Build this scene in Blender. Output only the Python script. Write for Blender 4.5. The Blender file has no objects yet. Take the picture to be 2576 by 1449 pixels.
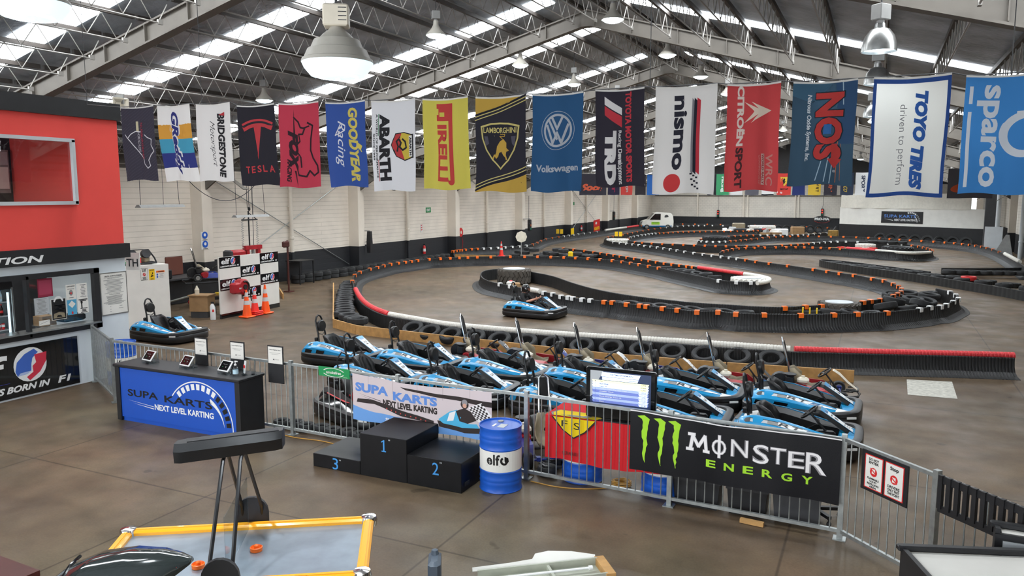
import bpy, bmesh, math, random
from math import sin, cos, pi, radians as R, sqrt, atan2
from mathutils import Vector as V, Matrix as Mx
S = bpy.context.scene
C = S.collection
# ------------------------------------------------------------------ camera, sky, exposure
cam = bpy.data.objects.new('camera', bpy.data.cameras.new('camera'))
C.objects.link(cam)
cam.location = (0, 0, 4)
cam.rotation_euler = (R(83), 0, R(25.3))
cam.data.sensor_width = 36
cam.data.lens = 1944 / 2576 * 36
cam.data.clip_end = 300
S.camera = cam
S.view_settings.view_transform = 'Standard'
S.view_settings.look = 'None'
S.view_settings.gamma = 1
S.view_settings.use_curve_mapping = False
S.view_settings.exposure = 0.98
S.cycles.max_bounces = 6
S.cycles.use_adaptive_sampling = True
S.cycles.adaptive_threshold = .06
S.cycles.adaptive_min_samples = 12
S.cycles.use_denoising = True
S.cycles.diffuse_bounces = 3
S.cycles.glossy_bounces = 2
S.cycles.transmission_bounces = 4
S.cycles.transparent_max_bounces = 6
wd = bpy.data.worlds.new('daylight'); S.world = wd; wd.use_nodes = True
wn = wd.node_tree
bg = wn.nodes['Background']
bg.inputs['Color'].default_value = (.86, .93, 1, 1)
bg.inputs['Strength'].default_value = 1.3
SKY_GLOW = 7.0        # translucent roof sheets lit by the sky
def area(name, loc, rot, sx, sy, power, col=(1, 1, 1)):
    l = bpy.data.lights.new(name, 'AREA'); l.shape = 'RECTANGLE'; l.size = sx; l.size_y = sy; l.energy = power; l.color = col
    o = bpy.data.objects.new(name, l); C.objects.link(o); o.location = loc; o.rotation_euler = rot
    return o
# unseen fill light added behind the viewer to brighten the front of the hall
area('rear_fill', (-8, -9.5, 3.2), (R(-80), 0, R(180)), 16, 5, 650, (.97, .98, 1))

# ------------------------------------------------------------------ materials
MATS = {}
def mat(name, col, rough=.6, metal=0, noise=0, nscale=6, bump=0, bscale=60, spec=.5, emit=0, alpha=1, trans=0, coat=0):
    m = bpy.data.materials.new(name); m.use_nodes = True
    t = m.node_tree; n = t.nodes; L = t.links; b = n['Principled BSDF']
    b.inputs['Base Color'].default_value = (*col, 1)
    b.inputs['Roughness'].default_value = rough
    b.inputs['Metallic'].default_value = metal
    b.inputs['Specular IOR Level'].default_value = spec
    b.inputs['Coat Weight'].default_value = coat
    if emit:
        b.inputs['Emission Color'].default_value = (*col, 1); b.inputs['Emission Strength'].default_value = emit
    if trans: b.inputs['Transmission Weight'].default_value = trans
    if alpha < 1: b.inputs['Alpha'].default_value = alpha
    tc = n.new('ShaderNodeTexCoord')
    if noise:
        x = n.new('ShaderNodeTexNoise'); x.inputs['Scale'].default_value = nscale; x.inputs['Detail'].default_value = 4
        L.new(tc.outputs['Object'], x.inputs['Vector'])
        r = n.new('ShaderNodeMapRange'); r.inputs[1].default_value = .3; r.inputs[2].default_value = .7; r.inputs[3].default_value = 1 - noise; r.inputs[4].default_value = 1 + noise
        L.new(x.outputs['Fac'], r.inputs[0])
        h = n.new('ShaderNodeHueSaturation'); h.inputs['Color'].default_value = (*col, 1)
        L.new(r.outputs[0], h.inputs['Value']); L.new(h.outputs[0], b.inputs['Base Color'])
    if bump:
        y = n.new('ShaderNodeTexNoise'); y.inputs['Scale'].default_value = bscale; y.inputs['Detail'].default_value = 3
        L.new(tc.outputs['Object'], y.inputs['Vector'])
        p = n.new('ShaderNodeBump'); p.inputs['Strength'].default_value = bump; p.inputs['Distance'].default_value = .02
        L.new(y.outputs['Fac'], p.inputs['Height']); L.new(p.outputs[0], b.inputs['Normal'])
    MATS[name] = m
    return m
def cloth(name, col, back=.25):
    m = mat(name, col, .85, spec=.2, bump=.12, bscale=220)
    t = m.node_tree; n = t.nodes; L = t.links
    tr = n.new('ShaderNodeBsdfTranslucent'); tr.inputs['Color'].default_value = (*col, 1)
    mx = n.new('ShaderNodeMixShader'); mx.inputs[0].default_value = back
    L.new(n['Principled BSDF'].outputs[0], mx.inputs[1]); L.new(tr.outputs[0], mx.inputs[2])
    L.new(mx.outputs[0], n['Material Output'].inputs['Surface'])
    return m
def srgb(h):
    c = [int(h[i:i + 2], 16) / 255 for i in (0, 2, 4)]
    return tuple(x / 12.92 if x <= .04045 else ((x + .055) / 1.055) ** 2.4 for x in c)
black = mat('black_plastic', (.009, .009, .0095), .38, noise=.2)
satin = mat('satin_black', (.010, .010, .0115), .5, noise=.2)
gloss = mat('gloss_black', (.006, .007, .008), .12, coat=.4)
rubber = mat('tyre_rubber', (.018, .018, .019), .75, noise=.35, nscale=9)
rubw = mat('white_painted_rubber', srgb('cfcbc2'), .7, noise=.2, nscale=9)
bar_m = mat('barrier_plastic', (.010, .010, .0105), .5, noise=.35, nscale=2.5)
blue = mat('kart_blue', srgb('1b90c6'), .28, coat=.3)
dblue = mat('kart_dark_blue', srgb('155f93'), .3, coat=.3)
white = mat('white_plastic', srgb('e4e4e2'), .4)
offw = mat('off_white_board', srgb('dfdcd4'), .55, noise=.05, nscale=2)
grey = mat('mid_grey', srgb('8a8a88'), .5, noise=.1)
lgrey = mat('light_grey', srgb('b9bdbf'), .55, noise=.06, nscale=2)
dgrey = mat('dark_grey', srgb('3a3a3c'), .55, noise=.1)
steel = mat('galvanised_steel', srgb('a3a7a5'), .42, .75, noise=.15, nscale=14)
chrome = mat('chrome', srgb('d5d5d5'), .14, 1)
alu = mat('brushed_aluminium', srgb('b5b6b4'), .3, .9, noise=.1, nscale=20)
orange = mat('orange_plastic', srgb('f2701e'), .4)
dayglo = mat('cone_orange', srgb('ff5a12'), .4)
cred = mat('cone_red', srgb('f0342a'), .4)
reflw = mat('reflective_band', srgb('c9c6c4'), .35)
red = mat('signal_red', srgb('cf2a2a'), .45)
redw = mat('red_wall_paint', srgb('e2463e'), .6, noise=.03, nscale=1.5)
dred = mat('engine_red', srgb('a81c26'), .4, noise=.15)
maroon = mat('maroon_timber', srgb('4a2420'), .4, noise=.15)
foamr = mat('red_tube_plastic', srgb('d8343a'), .45, noise=.08)
foamw = mat('white_tube_plastic', srgb('d9d5cb'), .5, noise=.08, nscale=8)
yellow = mat('yellow_paint', srgb('f0c417'), .45)
amber = mat('amber_rail', srgb('e8a01c'), .25, coat=.3)
wood = mat('pine_timber', srgb('b98d54'), .7, noise=.18, nscale=7)
ply = mat('brown_cardboard', srgb('9c7b55'), .8, noise=.1)
dblu = mat('drum_blue', srgb('1c57b8'), .35, noise=.06)
cblu = mat('counter_blue', srgb('1b4fb0'), .4)
green = mat('sign_green', srgb('128a4a'), .5)
lime = mat('lime_green', srgb('9bd52e'), .5)
skin = mat('skin', srgb('c98f74'), .55)
tshirt = mat('black_cotton', (.012, .012, .013), .9)
trous = mat('charcoal_cotton', srgb('2f2f31'), .9)
tan = mat('tan_glassfibre', srgb('8c8068'), .5, noise=.2, nscale=8)
navy = mat('navy_blue', srgb('263a8c'), .4)
violet = mat('violet_blue', srgb('2e2f7a'), .4)
cream = mat('cream_enamel', srgb('dcd3c0'), .45, noise=.08)
lightm = mat('lamp_glass_lit', srgb('d8f0ff'), .3, emit=7)
lampw = mat('lamp_lens_lit', srgb('cfe6ef'), .3, emit=.62)
gold = mat('gold_print', srgb('d9b25a'), .5)
beige = mat('beige_lamp_enamel', srgb('aaa69c'), .45, noise=.06)
def clear(name, gl, tint):
    m = mat(name, tint, .03); t = m.node_tree; n = t.nodes; L = t.links
    a = n.new('ShaderNodeBsdfTransparent'); a.inputs['Color'].default_value = (*tint, 1); g = n.new('ShaderNodeBsdfGlossy'); g.inputs['Roughness'].default_value = .03
    x = n.new('ShaderNodeMixShader'); x.inputs[0].default_value = gl; L.new(a.outputs[0], x.inputs[1]); L.new(g.outputs[0], x.inputs[2]); L.new(x.outputs[0], n['Material Output'].inputs['Surface'])
    return m
glass = clear('clear_glass', .06, (.95, .97, .97)); perspex = clear('clear_perspex', .14, (.86, .9, .92))
screen_on = mat('lit_screen', srgb('9fc0f0'), .3, emit=.5)
dark = mat('dark_interior', srgb('2a2a2c'), .8, noise=.2)

# floor: polished brown-grey concrete, dirt-filled saw joints, stains
def floor_mat():
    m = mat('concrete_floor', (.2, .18, .16), .5, spec=.22)
    t = m.node_tree; n = t.nodes; L = t.links; b = n['Principled BSDF']
    tc = n.new('ShaderNodeTexCoord')
    def noise(s, d, lo, hi, a, c, sx=1, sy=1):
        mp = n.new('ShaderNodeMapping'); mp.inputs['Scale'].default_value = (sx, sy, 1); L.new(tc.outputs['Object'], mp.inputs['Vector'])
        x = n.new('ShaderNodeTexNoise'); x.inputs['Scale'].default_value = s; x.inputs['Detail'].default_value = d; L.new(mp.outputs[0], x.inputs['Vector'])
        r = n.new('ShaderNodeMapRange'); r.inputs[1].default_value = lo; r.inputs[2].default_value = hi; r.inputs[3].default_value = a; r.inputs[4].default_value = c
        L.new(x.outputs['Fac'], r.inputs[0]); return r.outputs[0]
    def mul(a, c):
        k = n.new('ShaderNodeMath'); k.operation = 'MULTIPLY'; L.new(a, k.inputs[0]); L.new(c, k.inputs[1]); return k.outputs[0]
    big = noise(.22, 5, .3, .7, .7, 1.28); med = noise(1.6, 7, .3, .7, .76, 1.24); fine = noise(38, 2, .35, .65, .93, 1.07)
    spots = noise(2.3, 2, .70, .73, 1, .62); scuff = noise(.8, 6, .6, .8, 1, 1.25, 1, .25)
    v = mul(mul(mul(big, med), fine), mul(spots, scuff))
    sep = n.new('ShaderNodeSeparateXYZ'); L.new(tc.outputs['Object'], sep.inputs[0])
    def joint(out, off, per):
        a = n.new('ShaderNodeMath'); a.operation = 'ADD'; a.inputs[1].default_value = off; L.new(out, a.inputs[0])
        p = n.new('ShaderNodeMath'); p.operation = 'PINGPONG'; p.inputs[1].default_value = per / 2; L.new(a.outputs[0], p.inputs[0])
        r = n.new('ShaderNodeMapRange'); r.inputs[1].default_value = .006; r.inputs[2].default_value = .022; r.inputs[3].default_value = .5; r.inputs[4].default_value = 1
        L.new(p.outputs[0], r.inputs[0]); return r.outputs[0]
    v = mul(v, mul(joint(sep.outputs[0], .78, 3.55), joint(sep.outputs[1], -7.15, 4.45)))
    tint = noise(.35, 3, .35, .65, 0, 1)
    cm = n.new('ShaderNodeMix'); cm.data_type = 'RGBA'
    cm.inputs[6].default_value = (*FLOOR_A, 1); cm.inputs[7].default_value = (*FLOOR_B, 1)
    L.new(tint, cm.inputs[0])
    ct = n.new('ShaderNodeMix'); ct.data_type = 'RGBA'      # separate base colours for the customer area and the track side
    ct.inputs[6].default_value = (*TRACK_A, 1); ct.inputs[7].default_value = (*TRACK_B, 1); L.new(tint, ct.inputs[0])
    ed = n.new('ShaderNodeMapRange'); ed.inputs[1].default_value = 9.2; ed.inputs[2].default_value = 11.5; L.new(sep.outputs[1], ed.inputs[0])
    ar = n.new('ShaderNodeMix'); ar.data_type = 'RGBA'; L.new(ed.outputs[0], ar.inputs[0]); L.new(cm.outputs[2], ar.inputs[6]); L.new(ct.outputs[2], ar.inputs[7])
    h = n.new('ShaderNodeHueSaturation'); L.new(ar.outputs[2], h.inputs['Color']); L.new(v, h.inputs['Value']); L.new(h.outputs[0], b.inputs['Base Color'])
    L.new(noise(1.1, 4, .3, .7, .32, .62), b.inputs['Roughness'])
    bp = n.new('ShaderNodeBump'); bp.inputs['Strength'].default_value = .06; L.new(fine, bp.inputs['Height']); L.new(bp.outputs[0], b.inputs['Normal'])
    return m
FLOOR_A = srgb('665240'); FLOOR_B = srgb('655a47'); TRACK_A = srgb('5f4e3d'); TRACK_B = srgb('5a4d3c')
floor_m = floor_mat()

# painted blockwork: cream above a black dado, courses as real mortar grooves
def wall_mat(name, col, dado_z, axis, bw, bh):
    m = mat(name, col, .6)
    t = m.node_tree; n = t.nodes; L = t.links; b = n['Principled BSDF']
    g = n.new('ShaderNodeNewGeometry'); sp = n.new('ShaderNodeSeparateXYZ'); L.new(g.outputs['Position'], sp.inputs[0])
    cb = n.new('ShaderNodeCombineXYZ'); L.new(sp.outputs[axis], cb.inputs[0]); L.new(sp.outputs[2], cb.inputs[1])
    br = n.new('ShaderNodeTexBrick'); br.inputs['Scale'].default_value = 1; br.inputs['Mortar Size'].default_value = .012
    br.inputs['Brick Width'].default_value = bw; br.inputs['Row Height'].default_value = bh
    br.inputs['Color1'].default_value = br.inputs['Color2'].default_value = (1, 1, 1, 1); br.inputs['Mortar'].default_value = (.8, .79, .77, 1)
    L.new(cb.outputs[0], br.inputs['Vector'])
    ns = n.new('ShaderNodeTexNoise'); ns.inputs['Scale'].default_value = .9; ns.inputs['Detail'].default_value = 7; L.new(g.outputs['Position'], ns.inputs['Vector'])
    r = n.new('ShaderNodeMapRange'); r.inputs[1].default_value = .3; r.inputs[2].default_value = .7; r.inputs[3].default_value = .9; r.inputs[4].default_value = 1.06; L.new(ns.outputs['Fac'], r.inputs[0])
    hs = n.new('ShaderNodeHueSaturation'); hs.inputs['Color'].default_value = (*col, 1); L.new(r.outputs[0], hs.inputs['Value'])
    mu = n.new('ShaderNodeMix'); mu.data_type = 'RGBA'; mu.blend_type = 'MULTIPLY'; mu.inputs[0].default_value = 1
    L.new(hs.outputs[0], mu.inputs[6]); L.new(br.outputs['Color'], mu.inputs[7])
    lt = n.new('ShaderNodeMath'); lt.operation = 'LESS_THAN'; lt.inputs[1].default_value = dado_z; L.new(sp.outputs[2], lt.inputs[0])
    mx = n.new('ShaderNodeMix'); mx.data_type = 'RGBA'; L.new(lt.outputs[0], mx.inputs[0]); L.new(mu.outputs[2], mx.inputs[6]); mx.inputs[7].default_value = (.016, .017, .02, 1)
    L.new(mx.outputs[2], b.inputs['Base Color'])
    bp = n.new('ShaderNodeBump'); bp.inputs['Strength'].default_value = .5; bp.inputs['Distance'].default_value = .01; L.new(br.outputs['Fac'], bp.inputs['Height']); bp.invert = True
    L.new(bp.outputs[0], b.inputs['Normal'])
    return m
wall_l_m = wall_mat('cream_blockwork', srgb('ece2d4'), 1.31, 1, 60, .2)
wall_b_m = wall_mat('pale_brickwork', srgb('e0d9cd'), 1.31, 0, .42, .2)
col_m = wall_mat('cream_pillar_paint', srgb('e6dccd'), 1.31, 1, 60, 40)
foil = mat('roof_foil', srgb('9aa2ab'), .5, .1, noise=.3, nscale=1.2, bump=1, bscale=7)
steelp = mat('painted_roof_steel', srgb('5d5851'), .6, noise=.1, nscale=3)
purl = mat('dark_purlin', srgb('3c3632'), .6, noise=.2)
webm = mat('pale_lattice_steel', srgb('8e8b86'), .55)
skyl = mat('skylight_sheet', (.93, .97, 1), .5, emit=SKY_GLOW)
# ------------------------------------------------------------------ mesh helpers
def tag(o, label, cat, group=None, kind=None):
    o['label'] = label; o['category'] = cat
    if group: o['group'] = group
    if kind: o['kind'] = kind
    return o
def thing(name, label, cat, loc=(0, 0, 0), rz=0, group=None):
    o = bpy.data.objects.new(name, None); C.objects.link(o)
    o.location = loc; o.rotation_euler = (0, 0, rz); o.empty_display_size = .1
    return tag(o, label, cat, group)
def dup(root, loc=None, rz=None, label=None, group=None, skip=()):
    r = root.copy(); C.objects.link(r)
    if loc is not None: r.location = loc
    if rz is not None: r.rotation_euler = (0, 0, rz)
    if label: r['label'] = label
    if group: r['group'] = group
    for ch in root.children:
        if ch.name.split('.')[0] in skip: continue
        c = ch.copy(); C.objects.link(c); c.parent = r
        for g in ch.children:
            d = g.copy(); C.objects.link(d); d.parent = c
    return r
_gl = {}
def glyph(s, bold=.0, shear=0, space=1.0):
    k = (s, bold, shear, space)
    if k not in _gl:
        cu = bpy.data.curves.new('t', 'FONT'); cu.body = s; cu.offset = bold; cu.shear = shear; cu.space_character = space; cu.resolution_u = 3; cu.dimensions = '2D'; cu.fill_mode = 'BOTH'
        o = bpy.data.objects.new('t', cu); C.objects.link(o)
        dg = bpy.context.evaluated_depsgraph_get(); dg.update()
        me = o.evaluated_get(dg).to_mesh()
        vs = [(v.co.x, v.co.y) for v in me.vertices]; fs = [tuple(p.vertices) for p in me.polygons]
        o.evaluated_get(dg).to_mesh_clear(); bpy.data.objects.remove(o); bpy.data.curves.remove(cu)
        x0 = min(v[0] for v in vs); x1 = max(v[0] for v in vs); y0 = min(v[1] for v in vs); y1 = max(v[1] for v in vs)
        _gl[k] = ([((x - x0) / (x1 - x0), (y - y0) / (y1 - y0)) for x, y in vs], fs)
    return _gl[k]
def plane(o, u, v):
    o, u, v = V(o), V(u).normalized(), V(v).normalized(); nn = u.cross(v)
    return lambda x, y, d=0: o + u * x + v * y + nn * d
class B:
    def __init__(s): s.v = []; s.f = []; s.i = []; s.ms = []; s.cm = 0; s.X = None
    def m(s, mt):
        if mt not in s.ms: s.ms.append(mt)
        s.cm = s.ms.index(mt); return s
    def add(s, vs, fs):
        b = len(s.v); s.v += [s.X @ V(v) if s.X else V(v) for v in vs]
        for f in fs: s.f.append([b + k for k in f]); s.i.append(s.cm)
        return s
    def box(s, c, d, rz=0, bev=0, M=None):
        x, y, z = d[0] / 2, d[1] / 2, d[2] / 2
        if bev:
            e = bev
            ring = lambda dx, dy, zz: [(-x + dx, -y + dy + e, zz), (-x + dx + e, -y + dy, zz), (x - dx - e, -y + dy, zz), (x - dx, -y + dy + e, zz), (x - dx, y - dy - e, zz), (x - dx - e, y - dy, zz), (-x + dx + e, y - dy, zz), (-x + dx, y - dy - e, zz)]
            vs = ring(e, e, -z) + ring(0, 0, -z + e) + ring(0, 0, z - e) + ring(e, e, z)
            fs = [list(range(7, -1, -1)), list(range(24, 32))]
            for k in range(3):
                for j in range(8): fs.append([k * 8 + j, k * 8 + (j + 1) % 8, k * 8 + 8 + (j + 1) % 8, k * 8 + 8 + j])
        else:
            vs = [(i, j, k) for k in (-z, z) for j in (-y, y) for i in (-x, x)]
            fs = [(0, 2, 3, 1), (4, 5, 7, 6), (0, 1, 5, 4), (2, 6, 7, 3), (0, 4, 6, 2), (1, 3, 7, 5)]
        if M is None: M = Mx.Translation(c) @ Mx.Rotation(rz, 4, 'Z')
        else: M = Mx.Translation(c) @ M
        return s.add([M @ V(p) for p in vs], fs)
    def loft(s, rings, close=True, caps=True):
        n = len(rings[0]); vs = [p for r in rings for p in r]; fs = []
        for k in range(len(rings) - 1):
            for j in range(n if close else n - 1): fs.append((k * n + j, k * n + (j + 1) % n, (k + 1) * n + (j + 1) % n, (k + 1) * n + j))
        if caps and close: fs += [list(range(n - 1, -1, -1)), list(range((len(rings) - 1) * n, len(rings) * n))]
        return s.add(vs, fs)
    def tube(s, pts, r, n=8, closed=False):
        pts = [V(p) for p in pts]; rings = []; N = len(pts); up = None
        for k, p in enumerate(pts):
            a = pts[(k - 1) % N] if closed or k else p; b = pts[(k + 1) % N] if closed or k < N - 1 else p
            d = (b - a).normalized()
            if up is None: up = V((0, 0, 1)) if abs(d.z) < .9 else V((1, 0, 0))
            sd = d.cross(up).normalized(); u2 = sd.cross(d).normalized(); up = u2
            rr = r[k] if isinstance(r, (list, tuple)) else r
            rings.append([p + (sd * cos(2 * pi * j / n) + u2 * sin(2 * pi * j / n)) * rr for j in range(n)])
        if closed: rings.append(rings[0])
        return s.loft(rings, True, not closed)
    def lathe(s, prof, n=20, c=(0, 0, 0), M=None, caps=True):
        M = Mx.Translation(c) @ (M or Mx())
        return s.loft([[M @ V((r * cos(2 * pi * j / n), r * sin(2 * pi * j / n), z)) for j in range(n)] for r, z in prof], True, caps)
    def prism(s, poly, z0, z1, M=None):
        M = M or Mx()
        return s.loft([[M @ V((x, y, z0)) for x, y in poly], [M @ V((x, y, z1)) for x, y in poly]])
    # flat printed shapes, laid on a surface fn(u, v, offset)
    def dec(s, fn, vs, fs, d=.002): return s.add([fn(x, y, d) for x, y in vs], fs)
    def rect(s, fn, x0, y0, x1, y1, d=.002): return s.dec(fn, [(x0, y0), (x1, y0), (x1, y1), (x0, y1)], [(0, 1, 2, 3)], d)
    def poly(s, fn, pts, d=.002): return s.dec(fn, pts, [tuple(range(len(pts)))], d)
    def arc(s, fn, cx, cy, r0, r1, a0, a1, d=.002, n=16, sy=1):
        vs = []
        for k in range(n + 1):
            a = R(a0 + (a1 - a0) * k / n); vs += [(cx + r0 * cos(a), cy + r0 * sin(a) * sy), (cx + r1 * cos(a), cy + r1 * sin(a) * sy)]
        return s.dec(fn, vs, [(2 * k, 2 * k + 1, 2 * k + 3, 2 * k + 2) for k in range(n)], d)
    def disc(s, fn, cx, cy, r, d=.002, n=20, sy=1): return s.poly(fn, [(cx + r * cos(2 * pi * k / n), cy + r * sy * sin(2 * pi * k / n)) for k in range(n)], d)
    def line(s, fn, pts, w, d=.002):
        for (x0, y0), (x1, y1) in zip(pts, pts[1:]):
            l = sqrt((x1 - x0) ** 2 + (y1 - y0) ** 2) or 1; ex, ey = (x1 - x0) / l * w * .3, (y1 - y0) / l * w * .3; nx, ny = -(y1 - y0) / l * w / 2, (x1 - x0) / l * w / 2
            s.poly(fn, [(x0 - ex - nx, y0 - ey - ny), (x1 + ex - nx, y1 + ey - ny), (x1 + ex + nx, y1 + ey + ny), (x0 - ex + nx, y0 - ey + ny)], d)
        return s
    def text(s, fn, t, x, y, w, h, rot=0, bold=0, shear=0, d=.002, space=1.0):   # (x, y): lower left of the box before turning; rot in quarter turns clockwise
        vs, fs = glyph(t, bold, shear, space); o = []
        for a, b in vs:
            px, py = a * w, b * h
            o.append((x + px, y + py) if not rot else (x + py, y - px))
        return s.dec(fn, o, fs, d)
    def fit(s, cuts_x, cuts_y, map_fn):      # cut the flat artwork finely, then bend it
        bm = bmesh.new(); vv = [bm.verts.new(p) for p in s.v]
        for f, i in zip(s.f, s.i):
            try: bm.faces.new([vv[k] for k in f]).material_index = i
            except ValueError: pass
        bmesh.ops.triangulate(bm, faces=bm.faces[:])
        for ax, cuts in ((V((1, 0, 0)), cuts_x), (V((0, 1, 0)), cuts_y)):
            for c in cuts: bmesh.ops.bisect_plane(bm, geom=bm.verts[:] + bm.edges[:] + bm.faces[:], plane_co=ax * c, plane_no=ax)
        bm.verts.index_update()
        s.v = [map_fn(v.co.x, v.co.y, v.co.z) for v in bm.verts]; s.f = [[v.index for v in f.verts] for f in bm.faces]; s.i = [f.material_index for f in bm.faces]
        bm.free(); return s
    def obj(s, name, parent=None, loc=None, rz=None, smooth=30):
        me = bpy.data.meshes.new(name); me.from_pydata([tuple(v) for v in s.v], [], s.f)
        for m_ in s.ms: me.materials.append(m_)
        me.polygons.foreach_set('material_index', s.i)
        if smooth:
            me.polygons.foreach_set('use_smooth', [True] * len(me.polygons)); me.set_sharp_from_angle(angle=R(smooth))
        me.update()
        o = bpy.data.objects.new(name, me); C.objects.link(o)
        if parent: o.parent = parent
        if loc is not None: o.location = loc
        if rz is not None: o.rotation_euler = (0, 0, rz)
        return o
def struct(o): o['kind'] = 'structure'; return o
def spline(p, n=6):
    out = []
    for k in range(len(p) - 1):
        a, b, c, d = V(p[max(k - 1, 0)]), V(p[k]), V(p[k + 1]), V(p[min(k + 2, len(p) - 1)])
        for j in range(n):
            t = j / n; out.append(.5 * ((2 * b) + (c - a) * t + (2 * a - 5 * b + 4 * c - d) * t * t + (3 * b - a - 3 * c + d) * t ** 3))
    return out + [V(p[-1])]
FX = lambda x, ly, y: None
# ------------------------------------------------------------------ the hall
XL, YB, XA = -24.4, 90.5, -8.1        # left wall, back wall, ridge
def roofz(x): return 9.75 - (.257 if x < XA else .285) * abs(x - XA)
struct(B().m(floor_m).add([(-26, -10, 0), (9.5, -10, 0), (9.5, 92, 0), (-26, 92, 0)], [(0, 1, 2, 3)]).obj('floor'))
struct(B().m(wall_l_m).box((XL - .1, 41, 2.45), (.2, 100, 4.9)).obj('wall_left'))
struct(B().m(steelp).box((XL - .1, 41, 5.25), (.2, 100, .7)).obj('wall_left_eave'))
struct(B().m(wall_b_m).prism([(XL, 0), (8.3, 0), (8.3, 4.9), (XL, 4.9)], 0, -.2, Mx.Translation((0, YB, 0)) @ Mx.Rotation(R(90), 4, 'X')).obj('wall_back'))
struct(B().m(dgrey).prism([(XL, 4.9), (8.3, 4.9), (XA, 9.75)], 0, -.2, Mx.Translation((0, YB, 0)) @ Mx.Rotation(R(90), 4, 'X')).obj('wall_back_gable'))
struct(B().m(wall_b_m).box((9.2, 41, 2.58), (.2, 100, 5.24)).obj('wall_right'))
b = B().m(foil)
xs = [-25.2, XA, 9.5]
for x0, x1 in ((xs[0], xs[1]), (xs[1], xs[2])):
    b.add([(x0, -6, roofz(x0)), (x1, -6, roofz(x1)), (x1, 92, roofz(x1)), (x0, 92, roofz(x0))], [(3, 2, 1, 0)])
struct(b.obj('ceiling'))
# translucent roof sheets, corrugated along the slope
FR = [2.4 + 10 * k for k in range(10)]
def skylight(y, x0, x1):
    b = B().m(skyl); n = 18
    for k in range(n):
        ya, yb = y - .42 + .84 * k / n, y - .42 + .84 * (k + 1) / n; za, zb = (.008 if k % 2 else 0) - .014, (0 if k % 2 else .008) - .014
        b.add([(x0, ya, roofz(x0) + za), (x1, ya, roofz(x1) + za), (x1, yb, roofz(x1) + zb), (x0, yb, roofz(x0) + zb)], [(3, 2, 1, 0)])
    struct(b.obj('skylight', smooth=0))
for f in FR[:-1]:
    for o in (3.1, 9.0):
        skylight(f + o, -23.2, -8.9)
        if o > 5: skylight(f + o, -7.2, 7.2)
# portal frames
def portal(y):
    b = B().m(steelp)
    for sx, sl, xe in ((-1, .257, -23.9), (1, .285, 8.2)):
        pts = [(xe, 8.93 - sl * abs(xe - XA) - .05), (XA, 8.93)]
        for (w, z0, z1) in ((.26, 0, .04), (.05, .04, .42), (.2, .42, .46)):
            b.add([(x, y + d, z + zz) for x, z in pts for d in (-w / 2, w / 2) for zz in (z0, z1)], [(0, 1, 3, 2), (4, 6, 7, 5), (0, 4, 5, 1), (2, 3, 7, 6), (1, 5, 7, 3), (0, 2, 6, 4)])
        for k in range(1, 12):
            x = XA + (xe - XA) * k / 12; z = 8.93 - sl * abs(x - XA)
            b.box((x, y, z + .22), (.02, .2, .38))
        # haunch at the wall
        x2 = xe - sx * 2.2
        b.prism([(xe, pts[0][1] + .02), (x2, 8.93 - sl * abs(x2 - XA) + .02), (xe, pts[0][1] - .75)], -.04, .04, Mx.Translation((0, y, 0)) @ Mx.Rotation(R(90), 4, 'X'))
        b.box((xe - sx * 1.1, y, (pts[0][1] - .75 + 8.93 - sl * abs(x2 - XA)) / 2), (2.4, .22, .03), M=Mx.Rotation(-sx * atan2(.75 + sl * 2.2, 2.2), 4, 'Y'))
    b.box((XA, y, 9.0), (.5, .28, .22))
    struct(b.obj('roof_beam'))
    b = B().m(col_m).box((-24.1, y, 2.9), (.6, .5, 5.8)); struct(b.obj('pillar'))
    b = B().m(col_m).box((8.3, y, 2.9), (.5, .4, 5.8)); struct(b.obj('pillar'))
for f in FR: portal(f)
# lattice purlins between the frames
def purlin_mesh(flip):
    b = B().m(purl)
    b.box((0, 5, -.05), (.08, 9.9, .1))
    b.m(webm).tube([(0, .35, -.62), (0, 9.65, -.62)], .018, 5)
    b.box((0, .3, -.6), (.05, .12, .1)).box((0, 9.7, -.6), (.05, .12, .1))
    n = 26
    for k in range(n):
        y0 = .5 + 9 * k / n; y1 = .5 + 9 * (k + 1) / n
        za, zb = (-.1, -.6) if k % 2 else (-.6, -.1)
        b.tube([(0, y0, za), (0, y1, zb)], .011, 4)
    b.tube([(0, .35, -.62), (0, .1, -.2)], .014, 4).tube([(0, 9.65, -.62), (0, 9.9, -.2)], .014, 4)
    return b.obj('roof_purlin', smooth=40)
proto = struct(purlin_mesh(0)); first = True
for f in FR[:-1]:
    for k in range(15):
        for x in (XA - .35 - 1.1 * k, XA + .35 + 1.1 * k):
            if x > 8: continue
            o = proto if first else proto.copy()
            if not first: C.objects.link(o)
            first = False
            o.location = (x, f, roofz(x) - .06)
# down pipes and wind bracing on the left wall
for y in (27.7, 37.4, 47.3, 57.3, 67.3, 77.3):
    b = B().m(col_m).lathe([(.09, 0), (.09, 1.9), (.11, 1.92), (.11, 2.0), (.09, 2.02), (.09, 5.2)], 12).box((-.06, 0, 1.2), (.05, .26, .05)).box((-.06, 0, 3.4), (.05, .26, .05))
    tag(b.obj('drain_pipe', loc=(-24.24, y, 0)), 'cream painted drain pipe running up the blockwork wall', 'pipe', 'drain pipes on the left wall')
for y0 in (22.4, 62.4):
    b = B().m(steel)
    b.tube([(-24.32, y0 + .4, 4.75), (-24.32, y0 + 9.6, .4)], .018, 6).tube([(-24.3, y0 + .4, .4), (-24.3, y0 + 9.6, 4.75)], .018, 6)
    tag(b.obj('bracing_rods'), 'crossed steel rods on the cream wall ' + ('behind the workshop' if y0 < 30 else 'far down the hall near the red parts sign'), 'bracing')
for y in (33, 42.4, 52.3):
    b = B().m(dgrey).tube([(-24.36, y, 3.0), (-24.36, y, 5.0)], .012, 5)
    struct(b.obj('trim_1'))
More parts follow.
